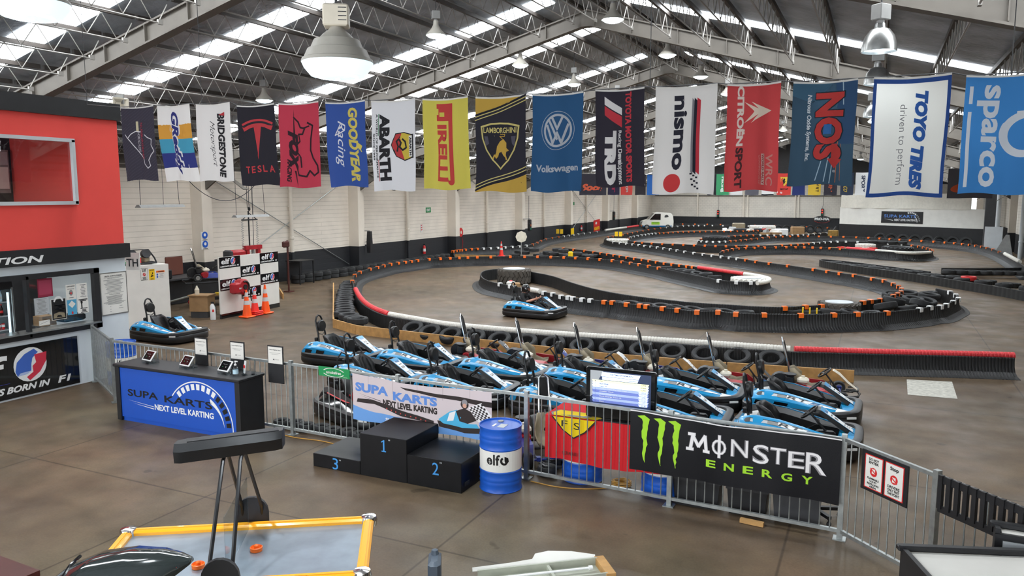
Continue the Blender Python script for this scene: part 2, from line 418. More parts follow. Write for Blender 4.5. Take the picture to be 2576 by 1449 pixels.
# steel posts on the back wall
for x in (-18.98, -13.84, -13.4, -8.35, -8.0):
    struct(B().m(col_m).box((x, YB - .12, 3.2), (.14, .2, 3.8)).obj('pillar'))
struct(B().m(steelp).box((-10, YB - .1, 3.72), (28, .1, .08)).obj('trim_2'))
# ------------------------------------------------------------------ the track: barriers traced on the floor (x,y; o/w = a clip sits there)
TR={
 'B1F':(0.5,'2.85,19.73 1.67,19.4 0.08,18.88 -1.65,18.36'),
 'B1':(0.5,'-1.65,18.36 -2.85,18.19 -4.24,18.17 -5.71,18.1 -7.2,17.86 -8.86,17.83 -10.07,17.86 -11.45,18.28 -12.92,18.76 -14.2,19.66 -15.5,20.91 -17.07,22.75 -18.53,24.59 -19.04,25.22o -20.35,27.13o -20.98,28.35o -21.45,29.76o -21.59,30.57o -21.79,31.39o -21.98,32.25o -22.01,32.97o -21.94,33.52o -21.92,34.05o -21.91,34.59o -21.85,35.72o -21.42,36.21o -21.08,36.66o -20.76,37.1o -20.49,37.53o -20.16,37.98o -19.56,38.27o -18.43,39.1o -17.83,39.39o -17.18,39.69o -16.39,39.76o -15.59,39.84o -14.98,39.83o -14.13,39.66o -13.42,39.43o -12.51,39.03o -11.88,38.53o -11.29,38.04o -10.67,37.35o -9.98,36.74o -9.37,36.13o -8.42,34.89 -7.44,33.79 -6.33,32.53 -5.73,31.83w -4.99,31.55w -4.48,31.63w -4.12,32.11 -3.93,33 -4.12,33.92 -4.69,34.54 -5.19,34.85 -6.36,35.86 -7.64,36.94 -7.98,37.23o -8.28,37.54o -8.71,37.8o -9.22,38.28o -9.66,38.56o -10.22,39.06o -10.83,39.83o -11.25,40.18o -11.87,40.73o -12.49,41.31o -13.08,41.94o -13.54,42.35o -14.16,43.03o -14.71,43.43o -15.36,44.16o -16.09,44.9o -17.39,45.8o -18.2,46.2o'),
 'B3':(0.5,'2.07,32.44 2.46,31.59w 2.57,30.68w 2.56,29.65w 2.35,28.8w 2.09,27.88w 1.89,27.39w 1.59,27.06w 1.28,26.46w 0.37,25.32o -0.43,24.69o -1.04,24.23o -1.91,23.73o -2.88,23.36o -3.65,23.16o -4.2,23.33o -4.77,23.06o -5.39,23.21o -5.88,23.35o -6.45,23.55o -6.69,23.63o -7.14,23.71o -7.7,23.95o -7.97,23.93o -8.51,24.09w -8.82,24.16w -9.21,24.31w -9.42,24.43w -9.72,24.52w -10.22,24.99w -10.67,25.26w -11.09,25.56 -11.76,25.91w -12.58,26.48w -13.23,26.9w -13.86,27.35 -14.67,28.26 -15.5,29.61 -16.03,30.88 -16.05,31.89 -15.38,32.63 -14.57,32.18 -13.72,31.39 -12.96,30.81 -12.1,29.98 -10.77,28.36 -9.46,26.99 -8.24,26.04 -7.21,25.47 -6.16,25.1 -5.19,24.83 -3.94,24.83 -3.39,24.8 -2.49,25.04o -1.93,25.59o -1.49,25.99o -1.1,26.47o -0.71,26.95o -0.32,27.44o -0.1,27.86o 0.19,28.31o 0.6,29.63o 0.74,30.17o 0.87,30.84o 0.9,31.76o 0.83,32.68o 0.66,33.46o 0.35,34.7o -0.05,35.17o -0.86,36.53o -1.42,37.01o -1.99,37.72o -2.33,38.17o -4.1,40.22o -4.91,40.81o -5.68,41.46o -6.28,42.52o -6.87,43.09w -7.27,43.48w -7.74,43.85w -8.47,44.43w -9.01,45.13w -9.79,46.1w -10.61,46.77w -11.19,47.59w -11.82,48.43w -12.34,48.97w -13.02,49.88w -13.62,50.44w -14.22,51.03w -14.65,51.28w -15.35,52.33w -15.96,52.52w -16.42,52.79w -17.12,53.44w -17.94,54.08 -19.21,56.19 -19.76,58.28 -19.69,59.55o -19.73,60.81o -19.6,62.2o -19.86,64.17o -19.88,65.62o -19.9,67.13o -19.98,68.68o -20.15,71.1o -20.04,72.91o -20.18,75.63o -20.08,78.66o -20.13,79.68w -19.65,80.97w -19.58,82.09w -18.97,84.65w -18.73,85.93w -18.34,86.12w -17.74,86.4w -17.44,87.74w -17.34,89.03w -15.79,89.76w -13.83,90.68w -13.01,89.84w -10.41,88.69o -9.93,87.77 -9.43,84.74o -9.17,80.84o -9.25,78.92o -9.42,77.93o -9.67,77.82o -9.94,76.8o -10.42,76.57o -10.57,75.63o -10.95,75.45o -11.42,75.23o -11.83,74.18o -12.37,73.93o -12.97,73.64o -13.68,73.31o -14.01,73.15o -14.55,72.9o -14.89,71.9o -15.39,71.67o -15.79,71.48o -16.28,71.24o -16.57,70.29o -16.82,69.37o -17.01,68.5o -17.39,68.32o -17.53,67.48o -17.85,67.33w -17.93,66.54w -18.03,65.76w -18.04,65.03w -17.96,63.65w -18.15,62.88w -18.31,62.14w -18.29,60.84w -17.75,58.62o -17.28,56.54o -16.49,54.76 -16.07,54.45o -15.27,53.82o -14.48,53.7o -13.53,53.67o -12.79,53.07o -12.1,53.4o -11.27,52.87o -10.43,52.82o -9.82,52.67o -9.15,52.99o -8.54,53.28o -7.94,53.56o -7.48,53.78o -6.47,54.7 -5.59,56.01o -5.27,56.17o -4.96,56.77o -4.65,57.39o -4.44,57.96o -4.12,58.6w -3.77,59.26w -3.46,60.41w -3.18,61.06w -2.84,61.74w -2.31,61.99w -1.67,62.29w -1,62.09w 1.67,60.37w 2,60.06w 2.33,58.85o 2.58,58.1o 2.78,57.35o 2.98,56.21o 3.12,55.11o 3.24,54.04o 3.22,52.95 2.97,51.79 2.09,50.71 1.3,50.67 -0.03,52.12 -1.7,53.21 -2.33,53.7o -2.76,54.31o -3.28,54.07o -3.84,54.21o -4.29,54o -4.8,54.18o -5.37,53.91o -5.99,53.2o -6.67,52.88o -7.4,52.12o -7.86,51.9o -8.09,50.98o -8.36,50.46o -8.49,49.24o -8.61,48.43o -8.45,46.74'),
 'B6':(0.5,'-3.71,76.37 -4.07,73.84w -4.65,72.08w -5.09,71.15w -5.46,70.97w -5.75,70.13w -6.08,69.97w -6.6,69.72w -6.96,68.85w -7.42,68.64w -7.75,68.48w -8.41,68.87w -9.08,68.55w -9.69,67.57o -10.02,67.41o -10.32,66.59o -10.82,65.68o -11.01,64.93o -11.26,64.17o -11.78,63.92o -12.32,61.19 -12.71,59.83o -12.33,57.79 -12.12,57.35w -11.83,57.49w -11.31,57.21w -10.8,56.94w -10.35,57.15w -10.02,57.82w -9.78,58.46o -9.68,59.58o -9.39,59.72o -9.03,60.44o -8.77,62.28o -8.58,62.37o -8.34,63.67o -8.03,65.06o -7.56,66.56o -7.1,67.44o -6.65,67.65o -6.29,67.82o -5.19,68.34o -4.54,68.65o -3.49,68.48o -2.64,68.88o -1.39,68.83o -0.41,68.03o 0.3,67.16o 0.94,66.87o 1.53,66o 2.15,65.73o 2.67,65.42o 4.16,64.53o 4.67,63.74o 5.1,62.96o 5.44,62.63o 5.84,61.42o 6.09,61.08o 6.39,59.9o 6.51,58.69o 6.67,57.56o 6.85,56.49o 6.81,52.94 6.72,47.33 6.42,42.31'),
 'B8':(0.5,'-24.04,41.14o -23.92,41.57o -23.82,41.99o -23.62,42.08o -23.54,42.5o -23.33,43.38o -23.01,43.53o -22.9,43.98w -22.59,44.53w -22.35,45.05w -22.05,45.61w -21.81,46.14w -21.73,47.04w -21.3,47.25w -21.28,48.6o -21.64,50.32o -23.04,53.27o -23.65,55.24o -23.9,56.93o -24.09,58.74o -24.28,59.99w -24.21,60.7w -24.17,61.42w -24.27,62.81w -24.34,64.26w -24.45,65.76w -24.6,67.31w -24.72,68.94w -24.91,71.52 -25.1,78.39 -25.33,82.81 -24.97,82.98o -25.05,85.38o -25.29,87.83o -25.25,89.19o -24.9,90.72o -24.81,92.17o -24.24,92.44o -22.2,93.4 -20.06,94.41o -18.97,94.93o -17.54,95.61o -16.84,95.94o -14.72,95.53o -13.8,94.6o -8.58,93.17o -7.5,92.44o -6.61,91.66o -5.63,89.81o -4.77,88.01o -3.69,85.4'),
 'B9':(0.36,'2.31,40.89 1.87,41.3 0.91,42.6 -0.83,44.72 -2.42,46.17 -2.92,46.52 -3.12,45.84 -2.81,44.86 -0.9,42.21 0.45,40.84 1.68,39.4 3.1,37.22 4.26,35.59 5.2,33.84'),
 'B10':(0.36,'2.92,43.1 3.8,43.3 4.77,43.75 6.03,44.57 6.89,45.43'),
}
def path(key):
    h, s = TR[key]; pts = []; cl = []
    for w in s.split():
        c = w[-1] if w[-1] in 'ow' else ''
        x, y = (w[:-1] if c else w).split(','); y = float(y); pts.append(V((max(float(x), -23.45), y if y < 84 else 84 + (y - 84) * .5, 0))); cl.append(c)
    for it in range(5):            # far readings are coarse: relax them
        q = [p.copy() for p in pts]
        for k in range(1, len(pts) - 1):
            w = min(1, max(0, (pts[k].y - 32) / 30)) * .5
            q[k] = pts[k] * (1 - w) + (pts[k - 1] + pts[k + 1]) * .5 * w
        pts = q
    return h, pts, cl
def resample(pts, ds):
    sp = spline(pts, 6); out = [sp[0]]; acc = 0
    for a, b in zip(sp, sp[1:]):
        l = (b - a).length; t = ds - acc
        while t <= l:
            out.append(a + (b - a) * (t / l)); t += ds
        acc = (acc + l) % ds
    return out
def normals(ps):
    ns = []
    for k in range(len(ps)):
        d = (ps[min(k + 2, len(ps) - 1)] - ps[max(k - 2, 0)]); ns.append(V((-d.y, d.x, 0)).normalized())
    return ns
def rim(p, h, key):      # the front barrier is lower and rises round the bend
    if key not in ('B1', 'B1F'): return h
    return .42 + .08 * min(1, max(0, (p.y - 19.0) / 6)) if p.x < -11.5 or p.y > 22 else .42
def barrier(ps, h, side, key='', flare=.34):
    ns = normals(ps); b = B().m(bar_m); rings = []
    f = flare * side; t = .03 * (side or 1)
    prof = [(t + f, 0), (t + f, .012), (t + f * .55, .05), (t + f * .22, .13), (t + f * .06, .25), (t, h * .8), (t, h - .02), (t * .6, h), (-t * .6, h), (-t, h - .02), (-t, 0)]
    if not side: prof = [(.05, 0), (.05, h), (-.05, h), (-.05, 0)]
    rib = (0, 0, 0, 1.3, 1.3)
    for k, (p, n) in enumerate(zip(ps, ns)):
        e = -.011 * rib[k % 5]; kz = rim(p, h, key) / h
        rings.append([p + n * (o + e * (1 if o > 0 else -1) * (1 if 0 < j < len(prof) - 1 else .3)) + V((0, 0, z * kz)) for j, (o, z) in enumerate(prof)])
    if len(rings) > 1: b.loft(rings if side >= 0 else [r[::-1] for r in rings])
    return b
SIDES = dict(B1F=1, B1=-1, B3=1, B6=-1, B8=-1, B9=0, B10=0)
BL = dict(B1F='black ribbed barrier end panel by the SLOW sign, curving out at its foot', B1='long black ribbed barrier round the nearest bend, with orange clips on its rim',
          B3='long black ribbed barrier winding round the inner islands of the track', B6='black ribbed barrier round the small tyre island and out to the far right bend',
          B8='black ribbed barrier along the left and back walls', B9='low black barrier island filled with flat tyres on the right', B10='low black barrier strip behind the flat tyres at the right edge')
PTS = {}
def clip_mesh(m, name):
    b = B().m(m).box((0, 0, .012), (.15, .15, .03), bev=.008).box((0, .068, -.05), (.15, .02, .12), bev=.006).box((0, -.068, -.05), (.15, .02, .12), bev=.006)
    return b.obj(name)
clips = {'o': clip_mesh(orange, 'orange_barrier_clip'), 'w': clip_mesh(white, 'white_barrier_clip')}
used = set()
CL = dict(B1='the barrier rim round the nearest bend', B3='the winding inner island barrier', B6='the small tyre island and far right barrier', B8='the barrier along the left and back walls')
for key in TR:
    h, pts, cl = path(key); PTS[key] = pts
    near = min((p.y for p in pts)) < 40
    ps = resample(pts, .0135 if key in ('B1F', 'B1') else .017 if key == 'B3' else .05)
    tag(barrier(ps, h, SIDES[key], key).obj('track_barrier', smooth=24), BL[key], 'barrier')
    for k, c in enumerate(cl):
        if not c: continue
        o = clips[c] if c not in used else clips[c].copy()
        if c in used: C.objects.link(o)
        used.add(c)
        a, d = pts[max(k - 1, 0)], pts[min(k + 1, len(pts) - 1)]
        o.location = pts[k] + V((0, 0, rim(pts[k], h, key))); o.rotation_euler = (0, 0, atan2((d - a).y, (d - a).x))
        nm = 'orange' if c == 'o' else 'white'
        tag(o, nm + ' plastic clip over ' + CL[key], 'clip', nm + ' clips on ' + CL[key])
# ribbed kerb tubes capping the barriers
def ribtube(pts, r, m, label, rib=.075, sub=6):
    ps = resample([V((x, y, rim(V((x, y, 0)), .5, 'B1') + .01 if y < 24 else .5)) for x, y in pts], rib / 5); rad = [r * (1, 1, 1, 1, .87)[k % 5] for k in range(len(ps))]
    return tag(B().m(m).tube(ps, rad, 12).obj('tube_cap', smooth=20), label, 'barrier cap')
ribtube([(2.86, 19.9), (1.68, 19.54), (.07, 19.02), (-1.6, 18.56)], .085, foamr, 'red ribbed tube capping the barrier above the SLOW sign')
ribtube([(-1.68, 18.54), (-4.29, 18.37), (-7.29, 18.07), (-10.2, 18.09), (-11.57, 18.47), (-12.96, 18.93)], .085, foamw, 'long white ribbed tube capping the barrier behind the parked karts')
ribtube([(-13.02, 18.96), (-14.33, 19.9), (-15.79, 21.35), (-17.3, 23.1)], .085, foamr, 'red ribbed tube capping the curved barrier beside the tyre wall')
ribtube([(-7.61, 36.81), (-6.34, 35.71), (-5.21, 34.73)], .085, foamr, 'red tube capping the middle island barrier')
ribtube([(-5.17, 34.68), (-4.45, 33.95), (-3.93, 33.0), (-3.9, 31.95), (-4.17, 31.3)], .085, foamw, 'white tube curling round the tip of the middle island')
ribtube([(-1.73, 54.0), (-.08, 52.5)], .09, foamr, 'red tube on the far right island barrier')
ribtube([(-.04, 52.45), (1.31, 51.3), (2.1, 51.2), (2.9, 52.2)], .09, foamw, 'white tube on the far right island barrier')
ribtube([(-23.47, 70.5), (-23.47, 77.2)], .1, foamw, 'white tube on the barrier far along the left wall')
ribtube([(-23.47, 77.3), (-23.47, 81.6)], .1, foamr, 'red tube on the barrier far along the left wall')
ribtube([(6.75, 52.8), (6.67, 46.9)], .1, foamw, 'white tube on the outer barrier at the right edge')
ribtube([(-11.35, 25.62), (-10.85, 25.32)], .09, foamw, 'short white tube on the barrier behind the driven kart')
# tyres
def tyre_mesh(ro, ri, w, m, name, lugs=0, n=28):
    b = B().m(m); h = w / 2
    prof = [(ri, -h * .72), (ri + .02, -h * .92), (ro * .9, -h), (ro * .985, -h * .72), (ro, -h * .3), (ro, h * .3), (ro * .985, h * .72), (ro * .9, h), (ri + .02, h * .92), (ri, h * .72)]
    rings = [[V((r * cos(2 * pi * j / n), r * sin(2 * pi * j / n), z)) for j in range(n)] for r, z in prof]
    b.loft(rings + [rings[0]], True, False)
    for k in range(lugs):
        for s in (-1, 1):
            a = 2 * pi * (k + (.5 if s > 0 else 0)) / lugs
            b.box((cos(a) * ro, sin(a) * ro, s * h * .45), (ro * .08, ro * .2, h * .9), M=Mx.Rotation(a, 4, 'Z') @ Mx.Rotation(s * .5, 4, 'X'))
    return b.obj(name)
tyre0 = tyre_mesh(.31, .185, .19, rubber, 'car_tyre'); tyre0_used = False
def tyre(x, y, z=.095, label='', group='', s=1, tilt=None):
    global tyre0_used
    o = tyre0.copy() if tyre0_used else tyre0
    if tyre0_used: C.objects.link(o)
    tyre0_used = True
    o.location = (x, y, z); o.scale = (s, s, s); o.rotation_euler = tilt or (0, 0, random.random() * 6)
    return tag(o, label, 'tyre', group)
random.seed(4)
def tyres_along(pts, off, step, stack, label, group, a=0, b_=1e9):
    ps = resample(pts, step); ns = normals(ps)
    for p, n in list(zip(ps, ns))[int(a):int(min(b_, len(ps)))]:
        for k in range(stack):
            q = p + n * (off + random.uniform(-.04, .04)); tyre(q.x, q.y, .095 + .19 * k, label, group, random.uniform(.95, 1.06))
pf = [V((x, y, 0)) for x, y in ((-1.3, 18.5), (-4.29, 18.3), (-7.29, 18.0), (-10.2, 18.02), (-11.57, 18.4), (-12.6, 18.75))]
ps = resample(pf, .74)
for q in ps[1:-1]:
    tyre(q.x, q.y - .36, .23, 'dark tyre lying half hidden between the plank and the white tube barrier', 'tyres behind the plank', 1.0, (R(26), 0, 0))
pl = [V((x, y, 0)) for x, y in ((-13.95, 18.45), (-14.7, 19.1), (-15.4, 20.0), (-16.2, 21.0), (-17.1, 22.2), (-18.1, 23.6), (-19.1, 25.0), (-20.0, 26.3))]
tyres_along(pl, .0, .56, 2, 'dark tyre in the double stack outside the red curved barrier', 'tyres stacked outside the red curve')
tyre(-13.62, 18.25, .3, 'tyre with a white painted sidewall on the stack by the plank corner').data = tyre_mesh(.31, .185, .19, rubber, 'car_tyre_white').data
bpy.data.objects.remove(bpy.data.objects['car_tyre_white'])
pw = [V((x, y, 0)) for x, y in ((-23.4, 27.0), (-23.4, 31.5), (-23.45, 36), (-23.45, 40.5))]
tyres_along(pw, 0, .63, 2, 'dark tyre lying in the row along the foot of the left wall', 'tyres along the left wall')
for k in range(18):
    tyre(-18.4 + .63 * (k % 6) + random.uniform(-.1, .1), 42.4 + .63 * (k // 6 % 3), .095 + .19 * (k // 9), 'dark tyre heaped behind the far side of the nearest bend', 'tyres heaped beyond the bend')
for k in range(14):
    tyre(-19.6 + .62 * (k % 7), 41.9 + (k // 7) * .62, .285 + .19 * (k % 3), 'dark tyre in the wall of tyres beside the tall cone', 'tyres beside the far cone')
# inside the slim islands
for (x0, y0, x1, y1, n, g) in ((-8.1, 24.75, -3.3, 24.15, 9, 'tyres in the long front island'), (-9.6, 37.75, -6.2, 34.45, 7, 'tyres in the middle island'), (-2.6, 25.3, .2, 26.0, 5, 'tyres at the front island end')):
    for k in range(n):
        t = (k + .5) / n; tyre(x0 + (x1 - x0) * t, y0 + (y1 - y0) * t, .31 + random.uniform(-.03, .03), 'dark tyre lying flat inside ' + g[9:], g, 1, (random.uniform(-.15, .15), random.uniform(-.15, .15), 0))
for k, (x, y, z) in enumerate(((.35, 27.3, .4), (.95, 27.6, .3), (1.4, 28.2, .42), (.6, 28.4, .45), (1.2, 29.2, .4), (.75, 30.0, .36), (1.6, 29.6, .3), (1.75, 30.6, .4), (1.1, 31.3, .35), (1.75, 31.9, .3), (.6, 31.2, .3), (.2, 29.2, .25))):
    tyre(x, y, z, 'loose black tyre heaped at the right end of the front island', 'tyres at the right end of the front island', 1.15, (random.uniform(-.25, .25), random.uniform(-.25, .25), 0))
for k in range(34):
    t = k / 33; x = -2.2 + 7.6 * t; y = 44.6 - 9.0 * t
    tyre(x + random.uniform(-.1, .1), y + .5 + (k % 3) * .62 * t, .2 + random.uniform(0, .06), 'flat black tyre filling the low island on the right', 'tyres in the low right island')
for k in range(9):
    x = 3.2 + .5 * k; tyre(x, 42.4 + .1 * k, .25, 'flat black tyre behind the low island at the right edge', 'tyres at the right edge')
tyre(3.7, 38.9, .3, 'red painted tyre among the black ones in the low right island').data = tyre_mesh(.31, .185, .19, red, 'car_tyre_red').data
bpy.data.objects.remove(bpy.data.objects['car_tyre_red'])
for k in range(8):
    tyre(.2 + .82 * k, 69.4 - .5 * k, .34, 'black tyre standing half upright under the angled white wall', 'tyres under the angled white wall', 1.5, (R(70), 0, random.uniform(-.2, .2)))
def big_tyre(name, x, y, z, ro, w, m, label, lid=None, tilt=(0, 0, 0)):
    o = tyre_mesh(ro, ro * .55, w, m, name, 22, 40); o.location = (x, y, z); o.rotation_euler = tilt
    tag(o, label, 'tyre')
    if lid: B().m(lid).lathe([(.01, w / 2 - .02), (ro * .68, w / 2 - .02), (ro * .68, w / 2 + .012), (.01, w / 2 + .012)], 32).obj('lid', o)
    return o
trub = mat('dusty_tractor_rubber', srgb('4a443d'), .8, noise=.2)
big_tyre('tractor_tyre', -14.55, 31.0, .34, .72, .66, trub, 'huge dusty tractor tyre with a grey lid at the tip of the front island', lgrey)
big_tyre('painted_tractor_tyre', -4.75, 33.2, .27, .72, .48, rubw, 'white painted tractor tyre at the tip of the middle island', lgrey)
big_tyre('painted_tractor_tyre', -17.75, 56.2, .3, .8, .56, rubw, 'white painted tractor tyre at the near tip of the back island')
big_tyre('tractor_tyre', -1.0, 26.6, .3, .62, .5, trub, 'tractor tyre with a pale round lid near the yellow straps', lgrey)
big_tyre('tractor_tyre', -11.3, 60.9, .34, 1.0, .68, rubber, 'huge dark tractor tyre inside the small far island')
big_tyre('tractor_tyre', 1.2, 55.2, .32, .9, .6, rubber, 'big black tractor tyre on the far right island')
o = big_tyre('painted_tractor_tyre', -.7, 56.6, .34, .6, .62, rubw, 'white lugged tyre standing on its side on the far right island')
for k in range(4): tyre(-.3 + .62 * k, 59.4, .62, 'black tyre in the short row on top of the far right island', 'tyres on top of the far right island')
for k in range(6): tyre(-9.0 + .75 * k, 81.5, .45, 'tall dark tyre stacked at the back island tip', 'tyres at the back island tip', 1.3, (R(80), 0, .3))
# planks along the paddock side
def plank(p, q, h, label, t=.045):
    p, q = V(p), V(q); d = q - p
    return tag(B().m(wood).box((0, 0, h / 2), (d.length, t, h)).obj('timber_plank', loc=((p.x + q.x) / 2, (p.y + q.y) / 2, 0), rz=atan2(d.y, d.x)), label, 'plank')
plank((-20.6, 26.0, 0), (-14.62, 18.4, 0), .26, 'long pine plank edging the tyre stacks beside the driveway')
plank((-14.6, 18.37, 0), (-13.32, 17.76, 0), .26, 'short pine plank at the corner of the tyre pen')
plank((-13.3, 17.74, 0), (-5.6, 17.12, 0), .26, 'pine plank behind the left half of the parked karts')
plank((-5.58, 17.12, 0), (-2.9, 17.3, 0), .26, 'pine plank behind the red frame karts in the middle')
plank((-2.88, 17.3, 0), (-.3, 17.66, 0), .26, 'pine plank under the SLOW sign')
plank((-23.4, 25.6, 0), (-20.3, 22.6, 0), .2, 'pale timber board lying beside the workshop driveway')
plank((-23.2, 41.0, 0), (-20.6, 41.3, 0), .3, 'pale timber board behind the far side of the nearest bend')
# painted box on the floor
tag(B().m(mat('worn_white_paint', srgb('b9b6ab'), .6, noise=.25, nscale=12)).add([(.71, 17.0, .004), (1.58, 17.06, .004), (1.6, 18.6, .004), (.73, 18.42, .004)], [(0, 1, 2, 3)]).obj('floor_marking'), 'worn white painted square on the floor by the track exit', 'marking')
# SLOW sign on the barrier
fn = plane((-1.4, 18.44, .13), (1, .3, 0), (0, 0, 1))
t = tag(B().m(satin).rect(fn, -.35, -.08, 1.05, .28, .0).m(white).rect(fn, .12, .03, .66, .21, .004).m(black).text(fn, 'SLOW', .17, .07, .44, .1, bold=.02, d=.008).obj('slow_sign', smooth=0), 'white SLOW sign on a black panel hung on the barrier', 'sign')
# ------------------------------------------------------------------ go-karts
def wheel(parent, x, y, r, w):
    b = B().m(rubber); M = Mx.Rotation(R(90), 4, 'X'); h = w / 2
    b.lathe([(r * .5, -h * .8), (r * .9, -h), (r, -h * .6), (r, h * .6), (r * .9, h), (r * .5, h * .8)], 20, (x, y, r), M)
    o = b.obj('wheel', parent)
    B().m(alu).lathe([(.03, -h * .86), (r * .3, -h * .84), (r * .42, -h * .9), (r * .52, -h * .86), (r * .52, h * .86), (r * .42, h * .9), (r * .3, h * .84), (.03, h * .86)], 16, (x, y, r), M).obj('rim', o)
def seat_part(parent, m, path, name='seat', th=.018):
    b = B().m(m); rings = []
    for (x, z, w, l, nx, nz) in path:
        rings.append([(x + nx * f, y * w, z + nz * f) for y, f in ((-1, l), (-.93, l * .55), (-.7, l * .12), (-.35, 0), (0, 0), (.35, 0), (.7, l * .12), (.93, l * .55), (1, l))])
    b.loft(rings, False, False); o = b.obj(name, parent, smooth=60)
    md = o.modifiers.new('shell', 'SOLIDIFY'); md.thickness = th
    return o
def kart_mesh():
    t = thing('rental_kart', '', 'go-kart', group='blue rental karts')
    # bumper ring
    out = []
    n = 44
    for k in range(n):
        a = 2 * pi * k / n; e = .42
        ca, sa = cos(a), sin(a)
        out.append((1.0 * abs(ca) ** e * (1 if ca > 0 else -1), .68 * abs(sa) ** e * (1 if sa > 0 else -1)))
    b = B().m(black); rings = []
    for x, y in out + out[:1]:
        fr = max(0, x - .55) * .10; k = 1 - .07 * max(0, x - .6)
        l = sqrt(x * x + y * y); ux, uy = x / l, y / l
        y *= k
        rings.append([(x - ux * o, y - uy * o, z + (fr if z > .1 else 0)) for o, z in ((.02, .05), (0, .09), (0, .17), (.015, .19), (.0, .21), (.01, .27), (.05, .295), (.13, .285), (.13, .08))])
    b.loft(rings, True, False); bp = b.obj('bumper', t, smooth=40)
    for s in (-1, 1): B().m(white).box((.86, s * .605, .235), (.16, .012, .035), rz=-s * .5).obj('bumper_sticker', bp)
    b = B().m(satin).box((0, 0, .07), (1.7, .62, .03)); b.obj('floor_tray', t)
    # side pods
    for s in (-1, 1):
        secs = [(-.86, .38, .33, .57), (-.78, .48, .40, .595), (-.55, .53, .43, .605), (-.2, .50, .41, .60), (.15, .43, .36, .59), (.45, .36, .31, .56), (.66, .30, .27, .48)]
        b = B().m(blue); rings = [[(x, s * .40, zi - .06), (x, s * .39, zi), (x, s * .43, zi - .005), (x, s * (yo - .045), zo + .02), (x, s * yo, zo - .015), (x, s * (yo + .005), .24), (x, s * (yo - .03), .24)] for x, zi, zo, yo in secs]
        b.loft(rings if s < 0 else [r[::-1] for r in rings]); p = b.obj('side_pod', t, smooth=35)
        rings = [[(x, s * .30, .09), (x, s * .31, zi - .09), (x, s * .38, zi - .012), (x, s * .46, zi - .09), (x, s * .5, .12)] for x, zi, zo, yo in secs]
        B().m(black).loft(rings if s < 0 else [r[::-1] for r in rings]).obj('pod_liner', t)
        # printed side: surface between the inner crest and the outer lip
        def sf(u, v, d=0, s=s):
            x = u
            for a, c in zip(secs, secs[1:]):
                if a[0] <= x <= c[0] + 1e-6:
                    q = (x - a[0]) / (c[0] - a[0]); zi = a[1] + (c[1] - a[1]) * q; zo = a[2] + (c[2] - a[2]) * q; yo = a[3] + (c[3] - a[3]) * q
            y0, z0, y1, z1 = yo - .045, zo + .02, .43, zi - .005
            return V((x, s * (y0 + (y1 - y0) * v), z0 + (z1 - z0) * v + d + .004))
        g = B()
        for k, (a, c, m_, lo, hi) in enumerate(((-.8, -.62, dgrey, .1, .75), (-.62, -.36, lgrey, .12, .62), (-.36, -.2, grey, .05, .58), (-.2, .15, white, .0, .66), (.15, .45, white, .0, .62), (.45, .62, white, .1, .6))):
            q = [(a, lo), (c, lo), (c, hi - .03), (a, hi)]; q = q if s < 0 else q[::-1]
            g.m(m_).poly(sf, q)
            q = [(a, hi), (c, hi - .03), (c, hi + .05), (a, hi + .08)]; g.m(black).poly(sf, q if s < 0 else q[::-1], .003)
        for ch, x0, m_ in (('R', -.2, black), ('T', -.0, black), ('8', .19, dblue)):
            fnc = (lambda u, v, d=0, o=x0: sf(min(.62, max(-.8, o + u)), v, d)) if s < 0 else (lambda u, v, d=0, o=x0: sf(min(.62, max(-.8, .22 - o - u)), v, d))
            g.m(m_).text(fnc, ch, 0, .06, .16, .52, bold=.01, shear=.2, d=.007)
        g.obj('sticker', p, smooth=0)
        h = B().m(gloss)
        for x0, x1 in ((-.74, -.56), (-.42, -.2)): h.poly(lambda u, v, d=0, s=s: V((u, s * (.612 + d), v)), [(x0, .29), (x1, .285), (x1 + .04, .365), (x0 + .03, .38)][::1 if s < 0 else -1])
        h.obj('air_intake', p, smooth=0)
        c = B().m(black).loft([[(x, s * .2, .12), (x, s * .2, z), (x, s * .33, z - .02), (x, s * .33, .12)] for x, z in ((.1, .2), (.3, .33), (.6, .31), (.8, .2))][::1 if s < 0 else 1]); c.obj('knee_cover', t)
    # rear deck
    b = B().m(white).loft([[(x, -w_, .12), (x, -w_, z - .03), (x, -w_ + .05, z), (x, w_ - .05, z), (x, w_, z - .03), (x, w_, .12)] for x, w_, z in ((-.9, .4, .27), (-.84, .42, .36), (-.6, .4, .42), (-.5, .36, .38))])
    b.m(blue).loft([[(x, -.46, z - .1), (x, -.45, z), (x, .45, z), (x, .46, z - .1)] for x, z in ((-.93, .3), (-.9, .36), (-.84, .39), (-.8, .36))])
    rd = b.obj('rear_deck', t); B().m(black).box((-.87, 0, .384), (.05, .5, .01)).obj('vent', rd)
    # seat
    seat_part(t, black, [(.1, .22, .17, .06, 0, 1), (-.02, .15, .19, .09, 0, 1), (-.25, .13, .2, .16, .1, 1), (-.4, .2, .205, .22, .6, .8), (-.48, .36, .21, .24, .95, .25), (-.55, .52, .2, .2, .97, .2), (-.6, .62, .16, .1, .97, .2)])
    b = B().m(black).tube([(-.7, -.13, .3), (-.72, -.13, .62), (-.8, -.12, .95), (-.81, -.07, 1.05), (-.82, 0, 1.08), (-.81, .07, 1.05), (-.8, .12, .95), (-.72, .13, .62), (-.7, .13, .3)], .022, 8)
    b.tube([(-.74, -.13, .66), (-.7, 0, .62), (-.74, .13, .66)], .012, 6)
    h = b.obj('roll_hoop', t)
    M = Mx.Rotation(R(83), 4, 'Y')
    B().m(black).lathe([(.02, -.05), (.11, -.05), (.135, -.03), (.14, .03), (.12, .055), (.02, .06)], 18, (-.74, 0, .83), M).obj('headrest', t)
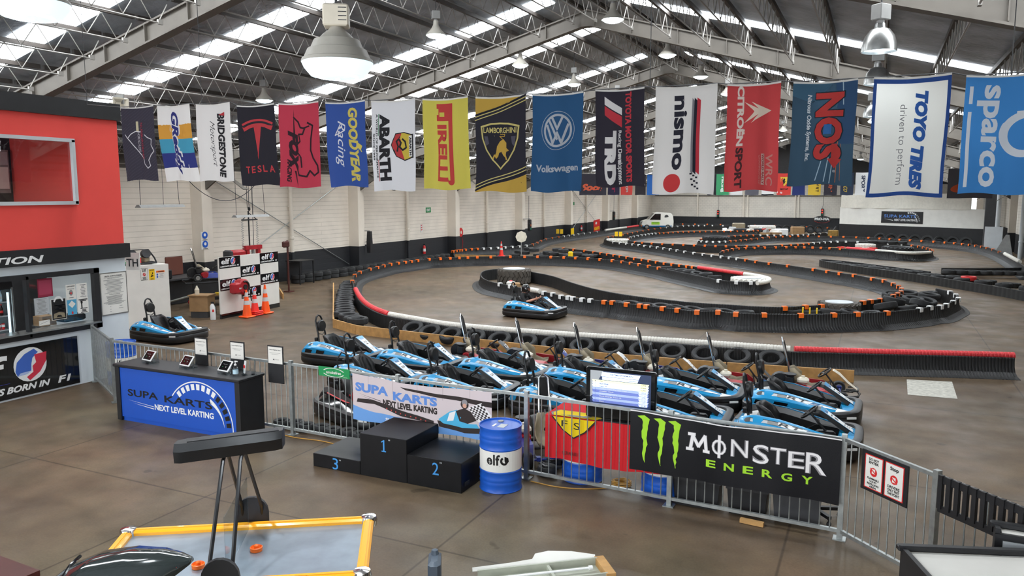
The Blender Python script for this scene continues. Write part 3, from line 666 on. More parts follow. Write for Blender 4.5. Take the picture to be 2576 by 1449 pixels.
    B().m(satin).box((-.75, .16, .52), (.07, .08, .1), bev=.015).obj('belt_reel', t); B().m(satin).box((-.76, -.16, .52), (.07, .08, .1), bev=.015).tube([(-.74, -.16, .5), (-.66, -.18, .4), (-.5, -.22, .36)], .014, 6).obj('seat_belt', t)
    B().m(red).box((-.12, -.25, .42), (.04, .015, .03), bev=.006).m(satin).tube([(-.16, -.25, .3), (-.12, -.25, .41)], .01, 6).obj('belt_buckle', t)
    # steering
    W = Mx.Translation((.2, 0, .57)) @ Mx.Rotation(R(-42), 4, 'Y'); b = B().m(black)
    b.tube([W @ V((.145 * cos(2 * pi * k / 24), .145 * sin(2 * pi * k / 24) if abs(k - 12) > 20 else .145 * sin(2 * pi * k / 24), 0)) for k in range(24)], .017, 8, True)
    for a in (0, 130, 230): b.box(W @ V((.07 * cos(R(a)), .07 * sin(R(a)), 0)), (.13, .03, .012), M=Mx.Rotation(R(-42), 4, 'Y') @ Mx.Rotation(R(a), 4, 'Z'))
    sw = b.obj('steering_wheel', t)
    B().m(dgrey).tube([(.22, 0, .55), (.52, 0, .22)], .018, 8).box((.33, 0, .44), (.05, .12, .03), M=Mx.Rotation(R(48), 4, 'Y')).obj('steering_column', t)
    B().m(satin).box((.45, 0, .2), (.3, .16, .2), bev=.03).obj('fuel_tank', t)
    B().m(green).box((.7, -.12, .2), (.02, .06, .14)).box((.7, .12, .2), (.02, .06, .14)).obj('pedal', t)
    # front panel and nose
    NP = [(.30, .655, .10), (.38, .645, .145), (.6, .50, .125), (.8, .36, .10), (.93, .285, .13)]
    b = B()
    for (a, c, m_) in ((0, 1, black), (1, 2, black), (2, 3, black), (3, 4, blue)):
        A, D = NP[a], NP[c]
        b.m(m_).loft([[(x - .03, -w_, z - .05), (x, -w_ + .015, z), (x, w_ - .015, z), (x - .03, w_, z - .05)] for x, z, w_ in (A, D)])
    fp = b.obj('front_panel', t)
    g = B(); pf_ = lambda u, v, d=0: V((.38 + .55 * u, v * (.145 - .06 * u), .645 - .36 * u + d + .003))
    g.m(blue).rect(pf_, -.02, -.84, .95, .84, .001); g.m(white).rect(pf_, .1, -.7, .84, .7, .003)
    g.m(dblue).rect(pf_, .1, -.5, .17, .5, .004)
    g.obj('front_sticker', fp, smooth=0)
    for s in (-1, 1):
        b = B().m(blue)
        rings = [[(.62, s * .12, .2), (.66, s * .13, .335), (.9, s * .13, .30), (.97, s * .12, .2)], [(.66, s * .34, .2), (.7, s * .34, .31), (.88, s * .34, .285), (.94, s * .34, .2)], [(.6, s * .56, .2), (.63, s * .56, .27), (.74, s * .56, .262), (.78, s * .56, .2)]]
        b.loft(rings if s > 0 else [r[::-1] for r in rings]); o = b.obj('nose_wing', t)
        wf = lambda u, v, d=0, s=s: V((u, s * v, .325 - .11 * max(0, v - .13) - .13 * (u - .66) + .008 + d))
        q = [(.6, .36), (.6, .57), (.72, .57), (.86, .36)]
        B().m(white).poly(wf, q if s > 0 else q[::-1]).obj('sticker', o)
    for (x, y, r, w_) in ((.62, .47, .125, .12), (.62, -.47, .125, .12), (-.55, .48, .135, .18), (-.55, -.48, .135, .18)): wheel(t, x, y, r, w_)
    return t
K0 = kart_mesh()
def plate(t, s):
    pf_ = lambda u, v, d=0: V((.38 + .55 * v, (u) * (.145 - .06 * v), .645 - .36 * v + d + .008))
    g = B().m(black)
    if s: g.text(lambda u, v, d=0: pf_(v, .26 + u, d), s, .0, -.36, .1 * len(s), .72, bold=.01)
    g.m(grey).rect(pf_, -.5, .62, .5, .64).rect(pf_, -.35, .68, .35, .70).rect(pf_, -.4, .73, .4, .75)
    return g.obj('race_number', t, smooth=0)
KARTS = [(-12.0, 14.65, '24', 'blue rental kart number 24, leftmost of the back row beside the plank corner'), (-9.9, 14.65, '10', 'blue rental kart number 10 in the back row, ahead of kart 24'),
         (-7.8, 14.65, '6', 'blue rental kart third along the back row, behind the race-time screen row'), (-5.82, 14.62, '9', 'blue rental kart fourth along the back row, its nose behind the screen'),
         (-3.8, 14.65, '7', 'blue rental kart just right of the race-time screen, white corner showing on its nose'), (-1.8, 14.5, '14', 'blue rental kart at the right end of the back row'),
         (-9.88, 12.95, '12', 'blue rental kart number 12 behind the green sign on the fence'), (-7.82, 12.95, '5', 'blue rental kart number 5 behind the pale banner'),
         (-5.72, 12.9, '8', 'blue rental kart left of the race-time screen above the red cloth'), (-3.75, 12.85, '2', 'blue rental kart nosing out between the screen and the black banner'),
         (-1.75, 12.75, '16', 'blue rental kart nearest the gate, right of the black banner'), (-18.42, 14.95, '31', 'blue rental kart number 31 alone on the driveway by the white partition')]
DRV = (-10.02, 22.95)
for k, (x, y, nmb, lb) in enumerate(KARTS):
    t = dup(K0, (x + .72 if k < 11 else x + .9, y, 0), R(random.uniform(-2, 2)) if k < 11 else R(-2), lb)
    plate(t, nmb)
K0.location = (*DRV, 0); K0.rotation_euler = (0, 0, R(-3)); K0['label'] = 'blue rental kart on the track with a driver aboard'; plate(K0, '34')

# older open-frame karts
def old_kart():
    t = thing('open_frame_kart', '', 'go-kart', group='open frame karts by the plank')
    b = B().m(dgrey)
    for s in (-1, 1): b.tube([(-.55, s * .3, .1), (.35, s * .3, .1), (.62, s * .22, .1), (.75, s * .22, .1)], .02, 7)
    for x in (-.5, -.1, .35): b.tube([(x, -.3, .1), (x, .3, .1)], .018, 7)
    b.obj('frame', t)
    B().m(black).tube([(.62, -.3, .12), (.8, -.26, .13), (.85, 0, .13), (.8, .26, .13), (.62, .3, .12)], .022, 8).tube([(.65, -.2, .2), (.8, -.18, .22), (.82, 0, .22), (.8, .18, .22), (.65, .2, .2)], .015, 7).obj('front_bumper', t)
    B().m(satin).tube([(-.55, -.52, .12), (-.72, -.45, .14), (-.74, 0, .14), (-.72, .45, .14), (-.55, .52, .12)], .025, 8).obj('rear_bumper', t)
    seat_part(t, tan, [(.12, .2, .17, .06, 0, 1), (-.02, .13, .19, .1, 0, 1), (-.2, .12, .2, .16, .1, 1), (-.33, .22, .2, .2, .6, .8), (-.4, .4, .19, .2, .95, .25), (-.46, .56, .13, .1, .97, .2)])
    b = B().m(chrome).tube([(-.42, -.1, .35), (-.5, -.09, .7), (-.6, -.07, 1.08), (-.62, 0, 1.15), (-.6, .07, 1.08), (-.5, .09, .7), (-.42, .1, .35)], .018, 8).tube([(-.48, 0, .6), (-.3, -.0, .42)], .012, 6)
    b.obj('seat_hoop', t)
    B().m(black).loft([[(x + dx, y * w_, z) for dx, y in ((-.02, -1), (.03, -.8), (.03, .8), (-.02, 1))] for x, z, w_ in ((-.5, .68, .05), (-.53, .8, .07), (-.57, 1.0, .062), (-.6, 1.1, .04))]).obj('headrest', t)
    e = B().m(dred).box((-.25, -.38, .22), (.26, .2, .2), bev=.03).lathe([(.02, -.03), (.1, -.03), (.11, 0), (.1, .03), (.02, .03)], 16, (-.25, -.5, .23), Mx.Rotation(R(90), 4, 'X')); en = e.obj('engine', t)
    B().m(cream).box((-.2, -.38, .4), (.22, .2, .12), bev=.04).lathe([(.02, 0), (.035, 0), (.035, .03), (.02, .03)], 10, (-.2, -.38, .46)).obj('fuel_tank', en)
    B().m(satin).box((-.44, -.36, .38), (.16, .2, .2), bev=.03).lathe([(.02, 0), (.11, 0), (.12, .03), (.02, .05)], 14, (-.44, -.36, .48)).obj('air_box', en)
    B().m(satin).lathe([(.03, -.1), (.17, -.1), (.19, 0), (.17, .1), (.03, .1)], 18, (-.62, -.1, .3), Mx.Rotation(R(90), 4, 'X')).obj('chain_guard', t)
    W = Mx.Translation((.2, 0, .5)) @ Mx.Rotation(R(-38), 4, 'Y')
    b = B().m(black).tube([W @ V((.14 * cos(2 * pi * k / 22), .14 * sin(2 * pi * k / 22), 0)) for k in range(22)], .016, 8, True)
    for a in (0, 120, 240): b.box(W @ V((.07 * cos(R(a)), .07 * sin(R(a)), 0)), (.13, .025, .01), M=Mx.Rotation(R(-38), 4, 'Y') @ Mx.Rotation(R(a), 4, 'Z'))
    b.obj('steering_wheel', t)
    B().m(satin).tube([(.21, 0, .49), (.5, 0, .12)], .016, 7).tube([(.36, .1, .1), (.3, 0, .38), (.36, -.1, .1)], .01, 6).obj('steering_column', t)
    B().m(navy).tube([(.5, -.4, .13), (.5, -.15, .14), (.5, .15, .14), (.5, .4, .13)], .018, 7).box((.5, -.3, .15), (.08, .06, .06)).box((.5, .3, .15), (.08, .06, .06)).obj('front_axle', t)
    B().m(steel).tube([(-.5, -.5, .13), (-.5, .5, .13)], .02, 8).obj('rear_axle', t)
    for (x, y, r, w_) in ((.5, .46, .125, .12), (.5, -.46, .125, .12), (-.5, .5, .14, .18), (-.5, -.5, .14, .18)): wheel(t, x, y, r, w_)
    return t
O0 = old_kart()
def side_panels(t, m):
    for s in (-1, 1): B().m(m).loft([[(x, s * .32, .1), (x, s * .32, z), (x, s * .48, z - .03), (x, s * .52, .12)][::s] for x, z in ((-.32, .2), (-.25, .3), (.2, .27), (.34, .16))]).obj('side_panel', t)
def nassau(t, m, nmb, ink):
    b = B().m(m).loft([[(x, -w_, z), (x + .02, 0, z + .02), (x, w_, z), (x - .02, 0, z - .01)] for x, z, w_ in ((.36, .56, .1), (.46, .5, .13), (.62, .34, .11), (.8, .2, .04))])
    o = b.obj('number_panel', t)
    if nmb:
        pf_ = lambda u, v, d=0: V((.46 + v * .16, u, .5 - v * .16 + d + .03))
        B().m(ink).text(lambda u, v, d=0: pf_(v, 1 - u if 0 else u, d), nmb, .05, -.07, .7, .14, bold=.03).obj('race_number', o, smooth=0)
OLD = [(-8.25, 15.95, dred, black, '43', white, 'open frame kart with black number panel 43, left end of the plank row'), (-6.8, 15.95, dred, navy, '47', white, 'open frame kart with blue number panel 47 and red side panels'),
       (-5.35, 15.9, violet, white, '4', black, 'open frame kart with white number panel and violet side panels'), (-3.92, 15.9, violet, chrome, '', white, 'open frame kart with violet side panels right of the race-time screen'),
       (-2.45, 15.95, dred, black, '', white, 'red open frame kart, second from the right end of the plank row'), (-1.0, 16.05, dred, cream, '', black, 'red open frame kart with a cream nose strip under the SLOW sign')]
for k, (x, y, pm, nm_, nb, ink, lb) in enumerate(OLD):
    t = dup(O0, (x, y, 0), R(6), lb); side_panels(t, pm); nassau(t, nm_, nb, ink)
t = dup(O0, (-4.35, 10.6, 0), R(-55), 'open frame kart with violet panels parked behind the fence beside the blue drum', 'karts off the track'); side_panels(t, violet)
O0.location = (-22.3, 20.5, .92); O0.rotation_euler = (0, 0, R(55)); O0['label'] = 'open frame kart with dark hoop seat raised on the workshop stand'; O0['group'] = 'karts off the track'; side_panels(O0, navy)

# red and black kart behind the fence
t = dup(K0, (-8.15, 11.1, 0), R(-22), 'black and red kart with torn tan seat behind the fence under the green sign', skip=('race_number', 'side_pod', 'nose_wing', 'front_panel', 'rear_deck', 'headrest', 'roll_hoop'))
del t['group']
for s in (-1, 1):
    b = B().m(gloss); rings = [[(x, s * .33, .1), (x, s * .33, zi), (x, s * .5, zi - .02), (x, s * .62, .26), (x, s * .6, .12)] for x, zi in ((-.8, .3), (-.6, .42), (0, .38), (.5, .26))]
    b.loft(rings if s < 0 else [r[::-1] for r in rings])
    b.m(red).poly(lambda u, v, d=0, s=s: V((u, s * v, .43 - .1 * abs(u + .5) + d)), [(-.6, .34), (.3, .34), (.1, .48), (-.5, .5)][::s], .01)
    for x in (-.4, 0): b.box((x, s * .625, .21), (.28, .02, .09), bev=.008)
    b.obj('side_pod', t)
B().m(red).box((-.1, -.12, .3), (.3, .04, .3), M=Mx.Rotation(.3, 4, 'Y')).m(wood).box((.05, .1, .36), (.34, .3, .2), M=Mx.Rotation(.35, 4, 'Y')).obj('torn_seat_pad', t)
B().m(black).tube([(-.7, -.1, .4), (-.8, -.1, .95)], .016, 6).tube([(-.7, .1, .4), (-.78, .12, 1.0), (-.8, 0, 1.06), (-.8, -.1, .95)], .016, 6).obj('roll_hoop', t)

# the driver
def skin_body(name, verts, edges, radii, mats, pick, parent=None, sub=2):
    me = bpy.data.meshes.new(name); me.from_pydata(verts, edges, []); o = bpy.data.objects.new(name, me); C.objects.link(o)
    sk = o.modifiers.new('skin', 'SKIN'); sk.use_smooth_shade = True
    for v, r in zip(me.skin_vertices[0].data, radii): v.radius = (r, r)
    me.skin_vertices[0].data[0].use_root = True
    sb = o.modifiers.new('sub', 'SUBSURF'); sb.levels = sb.render_levels = sub
    dg = bpy.context.evaluated_depsgraph_get(); dg.update()
    nm = bpy.data.meshes.new_from_object(o.evaluated_get(dg)); o.modifiers.clear(); o.data = nm
    nm.materials.clear()
    for m_ in mats: nm.materials.append(m_)
    for p in nm.polygons: p.material_index = pick(p.center); p.use_smooth = True
    if parent: o.parent = parent
    return o
vs = [(-.33, 0, .27), (-.38, 0, .45), (-.4, 0, .62), (-.38, 0, .71), (-.36, 0, .79)]; ra = [.15, .15, .165, .1, .06]; ed = [(0, 1), (1, 2), (2, 3), (3, 4)]
for s in (-1, 1):
    n = len(vs); vs += [(-.38, s * .19, .66), (-.22, s * .27, .47), (.06, s * .17, .57), (.11, s * .15, .6)]; ra += [.075, .055, .04, .032]; ed += [(3, n), (n, n + 1), (n + 1, n + 2), (n + 2, n + 3)]
    n = len(vs); vs += [(-.25, s * .11, .24), (.2, s * .19, .42), (.52, s * .13, .2), (.64, s * .12, .22)]; ra += [.1, .075, .055, .045]; ed += [(0, n), (n, n + 1), (n + 1, n + 2), (n + 2, n + 3)]
def pick(c):
    if c.z > .74 and abs(c.y) < .1: return 0
    if c.x > -.17 and c.z > .45 and abs(c.y) > .11 and c.z > .5 + max(0, c.x - .0) * .0: return 0
    if c.x > -.27 and c.z < .5 and not (abs(c.y) > .2 and c.z > .38 and c.x < 0): return 2
    if c.x > .5: return 3
    return 1
person = skin_body('person', vs, ed, ra, [skin, tshirt, trous, black], pick)
person.location = (*DRV, 0); person.rotation_euler = (0, 0, R(-3))
tag(person, 'driver in black helmet and black T-shirt seated in the kart on the track', 'person')
b = B().m(skin)
for s in (-1, 1):      # fingers wrapped over the rim, thumb on the inside
    for k in range(4):
        o = (k - 1.5) * .02; l = (.9, 1, .95, .8)[k]
        b.tube([(.1, s * .15 + o * .5, .6 + o), (.13, s * .155 + o * .5, .635 + o), (.155 * l + .01, s * .15 + o * .5, .615 + o), (.15, s * .145 + o * .5, .59 + o)], [.0095, .0095, .009, .007], 6)
    b.tube([(.09, s * .13, .6), (.12, s * .115, .625), (.15, s * .11, .625)], [.011, .01, .008], 6)
b.obj('fingers', person)
H = Mx.Translation((-.34, 0, .9)) @ Mx.Rotation(R(8), 4, 'Y')
b = B().m(gloss)
rings = []
for k in range(13):
    z = -.12 + .26 * k / 12; q = max(0, 1 - (max(0, z) / .142) ** 2) ** .5 if z > 0 else 1 - .12 * (z / -.12) ** 2
    rings.append([H @ V((.145 * q * cos(2 * pi * j / 24) + (.02 if cos(2 * pi * j / 24) > .2 and z < 0 else 0), .118 * q * sin(2 * pi * j / 24), z)) for j in range(24)])
b.loft(rings); he = b.obj('helmet', person, smooth=50)
b = B().m(white)
for s in (-1, 0, 1): b.tube([H @ V((.05 - .04 * k, s * .05, .125 - .008 * k * k + .012)) for k in range(4)], .006, 5)
b.obj('helmet_stripe', he)
f = B().m(skin)
F = lambda u, v, d=0: H @ V((.15 * cos(u * 3) + .012 + d, .112 * sin(u * 3), v))
f.dec(F, [(-.28 + .07 * i, -.055 + .0375 * j) for j in range(3) for i in range(9)], [(j * 9 + i, j * 9 + i + 1, j * 9 + i + 10, j * 9 + i + 9) for j in range(2) for i in range(8)])
f.lathe([(.002, 0), (.014, .008), (.01, .03), (.002, .036)], 8, H @ V((.166, 0, -.032)))
f.m(black).disc(F, -.1, .004, .012, .006).disc(F, .1, .004, .012, .006).m(maroon).rect(F, -.06, -.05, .06, -.043, .006)
f.obj('face', person, smooth=60)
f = B().m(glass).dec(F, [(-.3 + .075 * i, -.0 + .03 * j) for j in range(3) for i in range(9)], [(j * 9 + i, j * 9 + i + 1, j * 9 + i + 10, j * 9 + i + 9) for j in range(2) for i in range(8)], .018); f.obj('visor', he)
# ------------------------------------------------------------------ flags
FC = {}
def fc(h, back=.22):
    if h not in FC: c = srgb(h); g_ = sum(c) / 3; FC[h] = cloth('flag_cloth_' + h, tuple(.82 * (x * .93 + g_ * .07) + .004 for x in c), back)
    return FC[h]
FL = lambda x, y, d=0: V((x, y, d))
def flag(name, x0, x1, zt, zb, y0, base, art, label, group, skew=0, seed=0, far=False):
    b = B().m(fc(base)).rect(FL, 0, 0, 90, 150, 0)
    b.m(fc('e6e4de')).rect(FL, 0, 147.5, 90, 150, .2) if not far else None
    art(b)
    rnd = random.Random(seed); p1, p2, p3 = rnd.random() * 6, rnd.random() * 6, rnd.uniform(.6, 1.2)
    def bend(x, y, d):
        u, v = x / 90, 1 - y / 150
        wv = (.018 * sin(u * 9 + p1 + v * 1.3) + .012 * sin(u * 17 * p3 + p2) + .01 * sin(v * 7 + p2)) * (.25 + v)
        cr = .0016 * (abs(((v * 6 + .1) % 1) - .5) < .04) + .0016 * (abs(((u * 4) % 1) - .5) < .04)
        X = x0 + (x1 - x0) * u + skew * v * v + .012 * sin(v * 6 + p1) * (1 if u > .5 else -1) * v
        sag = -.025 * sin(pi * u) * (1 - v)
        return V((X, y0 - wv - cr - d * .012, zt + (zb - zt) * v + sag + .015 * sin(u * 7 + p2) * v))
    b.fit([3 + 6 * k for k in range(15)] if not far else [22, 45, 68], [7 + 12 * k for k in range(12)] if not far else [50, 100], bend)
    return tag(b.obj(name, smooth=60), label, 'flag', group)
def t90(b, m, s, x, y, l, h, **k): return b.m(fc(m) if isinstance(m, str) else m).text(FL, s, x, y, l, h, rot=1, **k)
def a1(b):
    b.m(fc('4a4654'))
    for k in range(26): b.line(FL, [(0, 6 * k), (min(90, (150 - 6 * k) * 1.7), 6 * k + min(90, (150 - 6 * k) * 1.7) / 1.7)], 1.2, .08)
    for k in range(1, 9): b.line(FL, [(10 * k, 0), (90, (90 - 10 * k) / 1.7)], 1.2, .08)
    P = [(900, 960), (920, 985), (940, 1010), (1000, 1110), (1020, 1140), (1025, 1180), (1050, 1210), (1070, 1190), (1060, 1150), (1080, 1110), (1105, 1085), (1085, 1040), (1090, 1000), (1060, 985), (1040, 965)]
    b.m(fc('e8e6ea')).line(FL, [((x - 870) * .36, 150 - (y - 760) * .278) for x, y in P], 1.8, .2)
    b.line(FL, [((x - 870) * .36, 150 - (y - 760) * .278) for x, y in [(925, 985), (945, 958), (975, 938), (1010, 942)]], 1.8, .2)
    b.m(fc('d8cfa8')).rect(FL, 40, 100, 46, 121, .2); t90(b, 'a83448', 'NURBURGRING', 51, 118, 74, 6, bold=.02, d=.3); t90(b, 'd8d4da', 'NORDSCHLEIFE', 43, 98, 40, 5, d=.3)
def a2(b):
    for m, y0, y1 in (('e2a233', 84, 113), ('41a3c4', 56, 84), ('2f3a86', 27, 56)): b.m(fc(m)).rect(FL, 0, y0, 90, y1, .1)
    t90(b, 'eeeceb', 'GReddy', 30, 142, 132, 30, bold=.1, shear=.25, d=.3); t90(b, '2f3580', 'GReddy', 32, 138, 126, 25, bold=.045, shear=.25, d=.5)
def a3(b):
    t90(b, '26262a', 'BRIDGESTONE', 55, 132, 124, 21, bold=.045, shear=.2, d=.3); t90(b, '26262a', 'Motorsport', 33, 118, 90, 14, shear=.5, d=.3, bold=-.01)
    b.m(fc('c9323c')).poly(FL, [(60, 129), (76, 133), (76, 126)], .4)
def a4(b):
    b.m(fc('cf3a42')).arc(FL, 47, 45, 76, 80, 62, 118, .2, 20).poly(FL, [(10, 110)] + [(47 + 72 * cos(R(a)), 45 + 72 * sin(R(a))) for a in range(117, 62, -5)] + [(84, 110), (80, 102), (66, 108), (57, 110), (47, 48), (38, 110), (28, 108), (14, 102)], .2)
    for k, c in enumerate('TESLA'): b.text(FL, c, 12 + 15 * k, 24, 10, 13, bold=.02, d=.3)
def a5(b):
    k = '332029'
    t90(b, k, 'FOX', 18, 102, 74, 24, bold=.08, shear=.3, d=.3); t90(b, k, 'RACING', 14, 50, 42, 9, bold=.05, shear=.3, d=.3)
    q = lambda P, w: b.m(fc(k)).line(FL, [((x - 2010) * .316, 150 - (y - 735) * .242) for x, y in P], w, .3)
    q([(2115, 835), (2150, 870), (2165, 910), (2195, 920), (2180, 960), (2150, 960), (2160, 1010), (2125, 1040)], 3.2); q([(2215, 880), (2250, 905), (2235, 1000), (2230, 1080), (2245, 1140), (2275, 1200), (2280, 1250), (2250, 1270), (2220, 1230), (2200, 1270), (2150, 1260), (2130, 1210)], 3.2)
    q([(2130, 1090), (2165, 1130), (2170, 1200)], 3.2); q([(2190, 915), (2225, 905)], 2.6)
    b.poly(FL, [(30, 92), (34, 140), (35, 92)], .3).poly(FL, [(30, 30), (44, 3), (36, 30)], .3)
def a6(b):
    t90(b, 'e3cf5a', 'GOODYEAR', 52, 140, 132, 20, bold=.05, shear=.15, d=.3); t90(b, 'e6e6ea', 'Racing', 22, 118, 84, 24, shear=.4, d=.3, bold=.0)
    b.m(fc('e6e6ea')).line(FL, [(34, 112), (22, 92), (44, 100)], 2, .3)
    b.m(fc('e3cf5a')).poly(FL, [(72, 78), (82, 72), (78, 64), (68, 70)], .3).line(FL, [(66, 80), (80, 62)], 2, .3)
def a7(b):
    k = '2b2b2f'
    t90(b, k, 'ABARTH', 18, 128, 112, 20, bold=.06, d=.3); t90(b, k, 'A WORLD OF PERFORMANCE', 10, 128, 106, 4.5, bold=.02, d=.3); t90(b, k, 'SINCE 1949', 3, 96, 44, 4.5, bold=.02, d=.3)
    b.m(fc('3a8a5a')).rect(FL, 15.5, 92, 16.7, 128, .3); b.m(fc('c23a3e')).rect(FL, 15.5, 16, 16.7, 52, .3)
    sh = [(42, 76), (50, 94), (66, 96), (80, 92), (84, 92), (84, 56), (80, 56), (66, 52), (50, 58)]
    b.m(fc(k)).poly(FL, [(63 + (x - 63) * 1.08, 75 + (y - 75) * 1.08) for x, y in sh], .2); b.m(fc('c9383c')).poly(FL, [(42, 76), (50, 58), (66, 52), (66, 96), (50, 94)], .3); b.m(fc('dcc23c')).poly(FL, [(58, 95), (66, 96), (80, 92), (80, 56), (66, 52), (58, 74)], .35)
    b.m(fc('f0efec')).rect(FL, 76, 57, 83, 91, .45); t90(b, k, 'ABARTH', 77, 89, 30, 5, bold=.05, d=.6)
    b.m(fc(k)).line(FL, [(52, 66), (54, 74), (51, 82), (56, 86), (60, 80), (57, 73), (63, 68), (70, 72), (68, 82), (63, 86)], 3, .5)
def a8(b):
    r = 'cf3f3a'
    t90(b, r, 'IRELLI', 28, 108, 94, 20, bold=.045, d=.3)
    b.m(fc(r)).rect(FL, 28, 114, 58, 142, .3); b.m(fc('d8cc4c')).rect(FL, 34, 121, 44, 128, .4).rect(FL, 28, 124, 32, 134, .4)
    b.m(fc(r)).rect(FL, 52, 14, 60, 142, .3).rect(FL, 52, 112, 57, 142, .35); b.disc(FL, 54, 14, 6, .3)
    b.m(fc('d8cc4c')).rect(FL, 50, 16, 52, 114, .4)
def a9(b):
    g = 'd0a83c'
    b.m(fc(g)).poly(FL, [(0, 150), (90, 150), (90, 149), (0, 122)], .1).poly(FL, [(0, 0), (90, 0), (90, 27), (0, 2)], .1)
    b.m(fc('dccb78'))
    for dy in (0, 5): b.line(FL, [(0, 118 - dy), (90, 146 - dy)], 1.4, .25).line(FL, [(0, 6 + dy), (90, 34 + dy)], 1.4, .25)
    b.m(fc('23222c')).line(FL, [(0, 121), (90, 149)], 2.5, .2).line(FL, [(0, 3), (90, 31)], 2.5, .2)
    sh = [(10, 104), (28, 109), (45, 110), (62, 109), (80, 104), (78, 84), (72, 66), (62, 50), (45, 35), (28, 50), (18, 66), (12, 84)]
    b.m(fc('dccb78')).poly(FL, sh, .3); b.m(fc('2a2833')).poly(FL, [(45 + (x - 45) * .92, 76 + (y - 76) * .92) for x, y in sh], .45)
    b.m(fc('dccb78')).text(FL, 'LAMBORGHINI', 15, 93, 60, 9, bold=.02, d=.6)
    P = [(33, 56), (36, 62), (38, 72), (44, 80), (52, 84), (58, 78), (58, 70), (63, 66), (58, 64), (56, 55), (52, 58), (48, 64), (42, 62), (40, 56), (36, 52)]
    b.m(fc(g)).poly(FL, P, .6).line(FL, [(50, 84), (44, 88), (54, 88), (55, 91), (46, 91)], 1.2, .6).line(FL, [(33, 58), (30, 52)], 2.5, .6).line(FL, [(56, 58), (58, 52)], 2.5, .6)
    b.m(fc('5a5866')).poly(FL, [(16, 88), (22, 88), (24, 76), (18, 72)], .5).poly(FL, [(66, 88), (74, 88), (72, 72), (68, 76)], .5)
def a10(b):
    s = 'b9bec6'
    b.m(fc(s)).arc(FL, 45, 95, 29, 29.8, 0, 360, .2, 40).arc(FL, 45, 95, 22, 25.5, 0, 360, .2, 40)
    b.line(FL, [(30, 110), (38, 96), (45, 82), (45, 82)], 4, .3).line(FL, [(36, 114), (45, 97), (54, 114)], 4, .3).line(FL, [(26, 103), (37, 76), (45, 92), (53, 76), (64, 103)], 4, .3)
    b.text(FL, 'Volkswagen', 8, 28, 74, 14, bold=.03, d=.3)
def a11(b):
    b.m(fc('e8e5e4')).poly(FL, [(17, 140), (50, 122), (50, 111), (17, 128)], .2); b.m(fc('cf3240')).poly(FL, [(17, 126), (50, 109), (50, 92), (17, 112)], .2)
    t90(b, 'cf3240', 'TOYOTA MOTOR SPORTS', 56, 146, 140, 11, bold=.05, d=.3); t90(b, 'e8e5e4', 'Racing Development', 42, 88, 84, 7, bold=.03, d=.3); t90(b, 'e8e5e4', 'TRD', 18, 88, 84, 22, bold=.07, d=.3)
def a12(b):
    k = '2b2b38'
    t90(b, k, 'nismo', 28, 138, 104, 20, bold=.04, d=.3); b.m(fc('d9373a')).disc(FL, 30, 16, 13, .3, 28)
    for m, x0, x1 in (('8d8a92', 55, 58), (k, 58, 62), ('cf2f40', 62, 67)): b.m(fc(m)).poly(FL, [(x0, 30), (x1, 26), (x1, 130), (x0, 134)], .3)
    b.m(fc(k))
    for k_ in range(9): b.rect(FL, 54 + 3.4 * (k_ % 3) + k_ * .4, 26 - 2.6 * k_, 57 + 3.4 * (k_ % 3) + k_ * .4, 28.4 - 2.6 * k_, .3)
def a13(b):
    t90(b, 'e9dcd0', 'CITROËN', 18, 148, 84, 14, bold=.05, d=.3); t90(b, '4a2a2c', 'SPORT', 18, 62, 58, 13, bold=.04, d=.3)
    b.m(fc('e9d9c4'))
    for dx in (0, -12): b.poly(FL, [(42 + dx, 126), (76 + dx, 112), (42 + dx, 96), (60 + dx, 112)], .3)
    t90(b, 'c98a80', 'WRC', 68, 52, 44, 12, bold=.02, d=.3); b.m(fc('d8b4aa')).rect(FL, 61, 8, 66, 52, .3); t90(b, '9c2a2c', 'WORLD RALLY', 62, 51, 42, 3.4, bold=.03, d=.5); t90(b, 'c98a80', 'CHAMPIONSHIP', 57, 50, 42, 2.4, d=.3)
def a14(b):
    b.m(fc('3d6680')).poly(FL, [(0, 150), (60, 150), (30, 120), (0, 130)], .1); b.m(fc('33567c')).poly(FL, [(60, 150), (90, 150), (90, 60), (70, 60)], .1)
    b.m(fc('a9c4d4'))
    for p in ([(40, 6), (46, 36)], [(50, 4), (56, 40)], [(58, 2), (62, 40)], [(70, 150), (72, 116)]): b.line(FL, p, 1.4, .2)
    b.m(fc('b3714e')).line(FL, [(66, 4), (68, 70)], 1.2, .2).line(FL, [(72, 2), (72, 60)], .8, .2)
    for m, e, d in (('20303c', 3, .3), ('cf3a36', 0, .5)):
        t90(b, m, 'NOS', 33 - e * .4, 134 + e * .5, 98 + e, 40 + e, bold=.045 + .01 * e, d=d)
    b.m(fc('cf3a36')).rect(FL, 60, 34, 68, 60, .5).poly(FL, [(54, 38), (74, 38), (64, 24)], .5); b.m(fc('2f6fb4')).rect(FL, 47, 74, 58, 88, .6)
    t90(b, 'e4e8ec', 'Nitrous Oxide Systems, Inc.', 20, 132, 96, 8, bold=.03, shear=.15, d=.4); t90(b, 'e4e8ec', '®', 62, 22, 4, 4, d=.4)
def a15(b):
    n = '27509a'
    b.m(fc(n)).rect(FL, 0, 0, 4, 150, .15).rect(FL, 86, 0, 90, 150, .15).rect(FL, 0, 0, 90, 5, .15).rect(FL, 0, 142, 90, 148, .15)
    t90(b, '2a62b4', 'TOYO TIRES', 50, 132, 124, 15, bold=.07, shear=.2, d=.3); t90(b, '8f8f92', 'driven to perform', 31, 116, 102, 11, bold=-.005, d=.3)
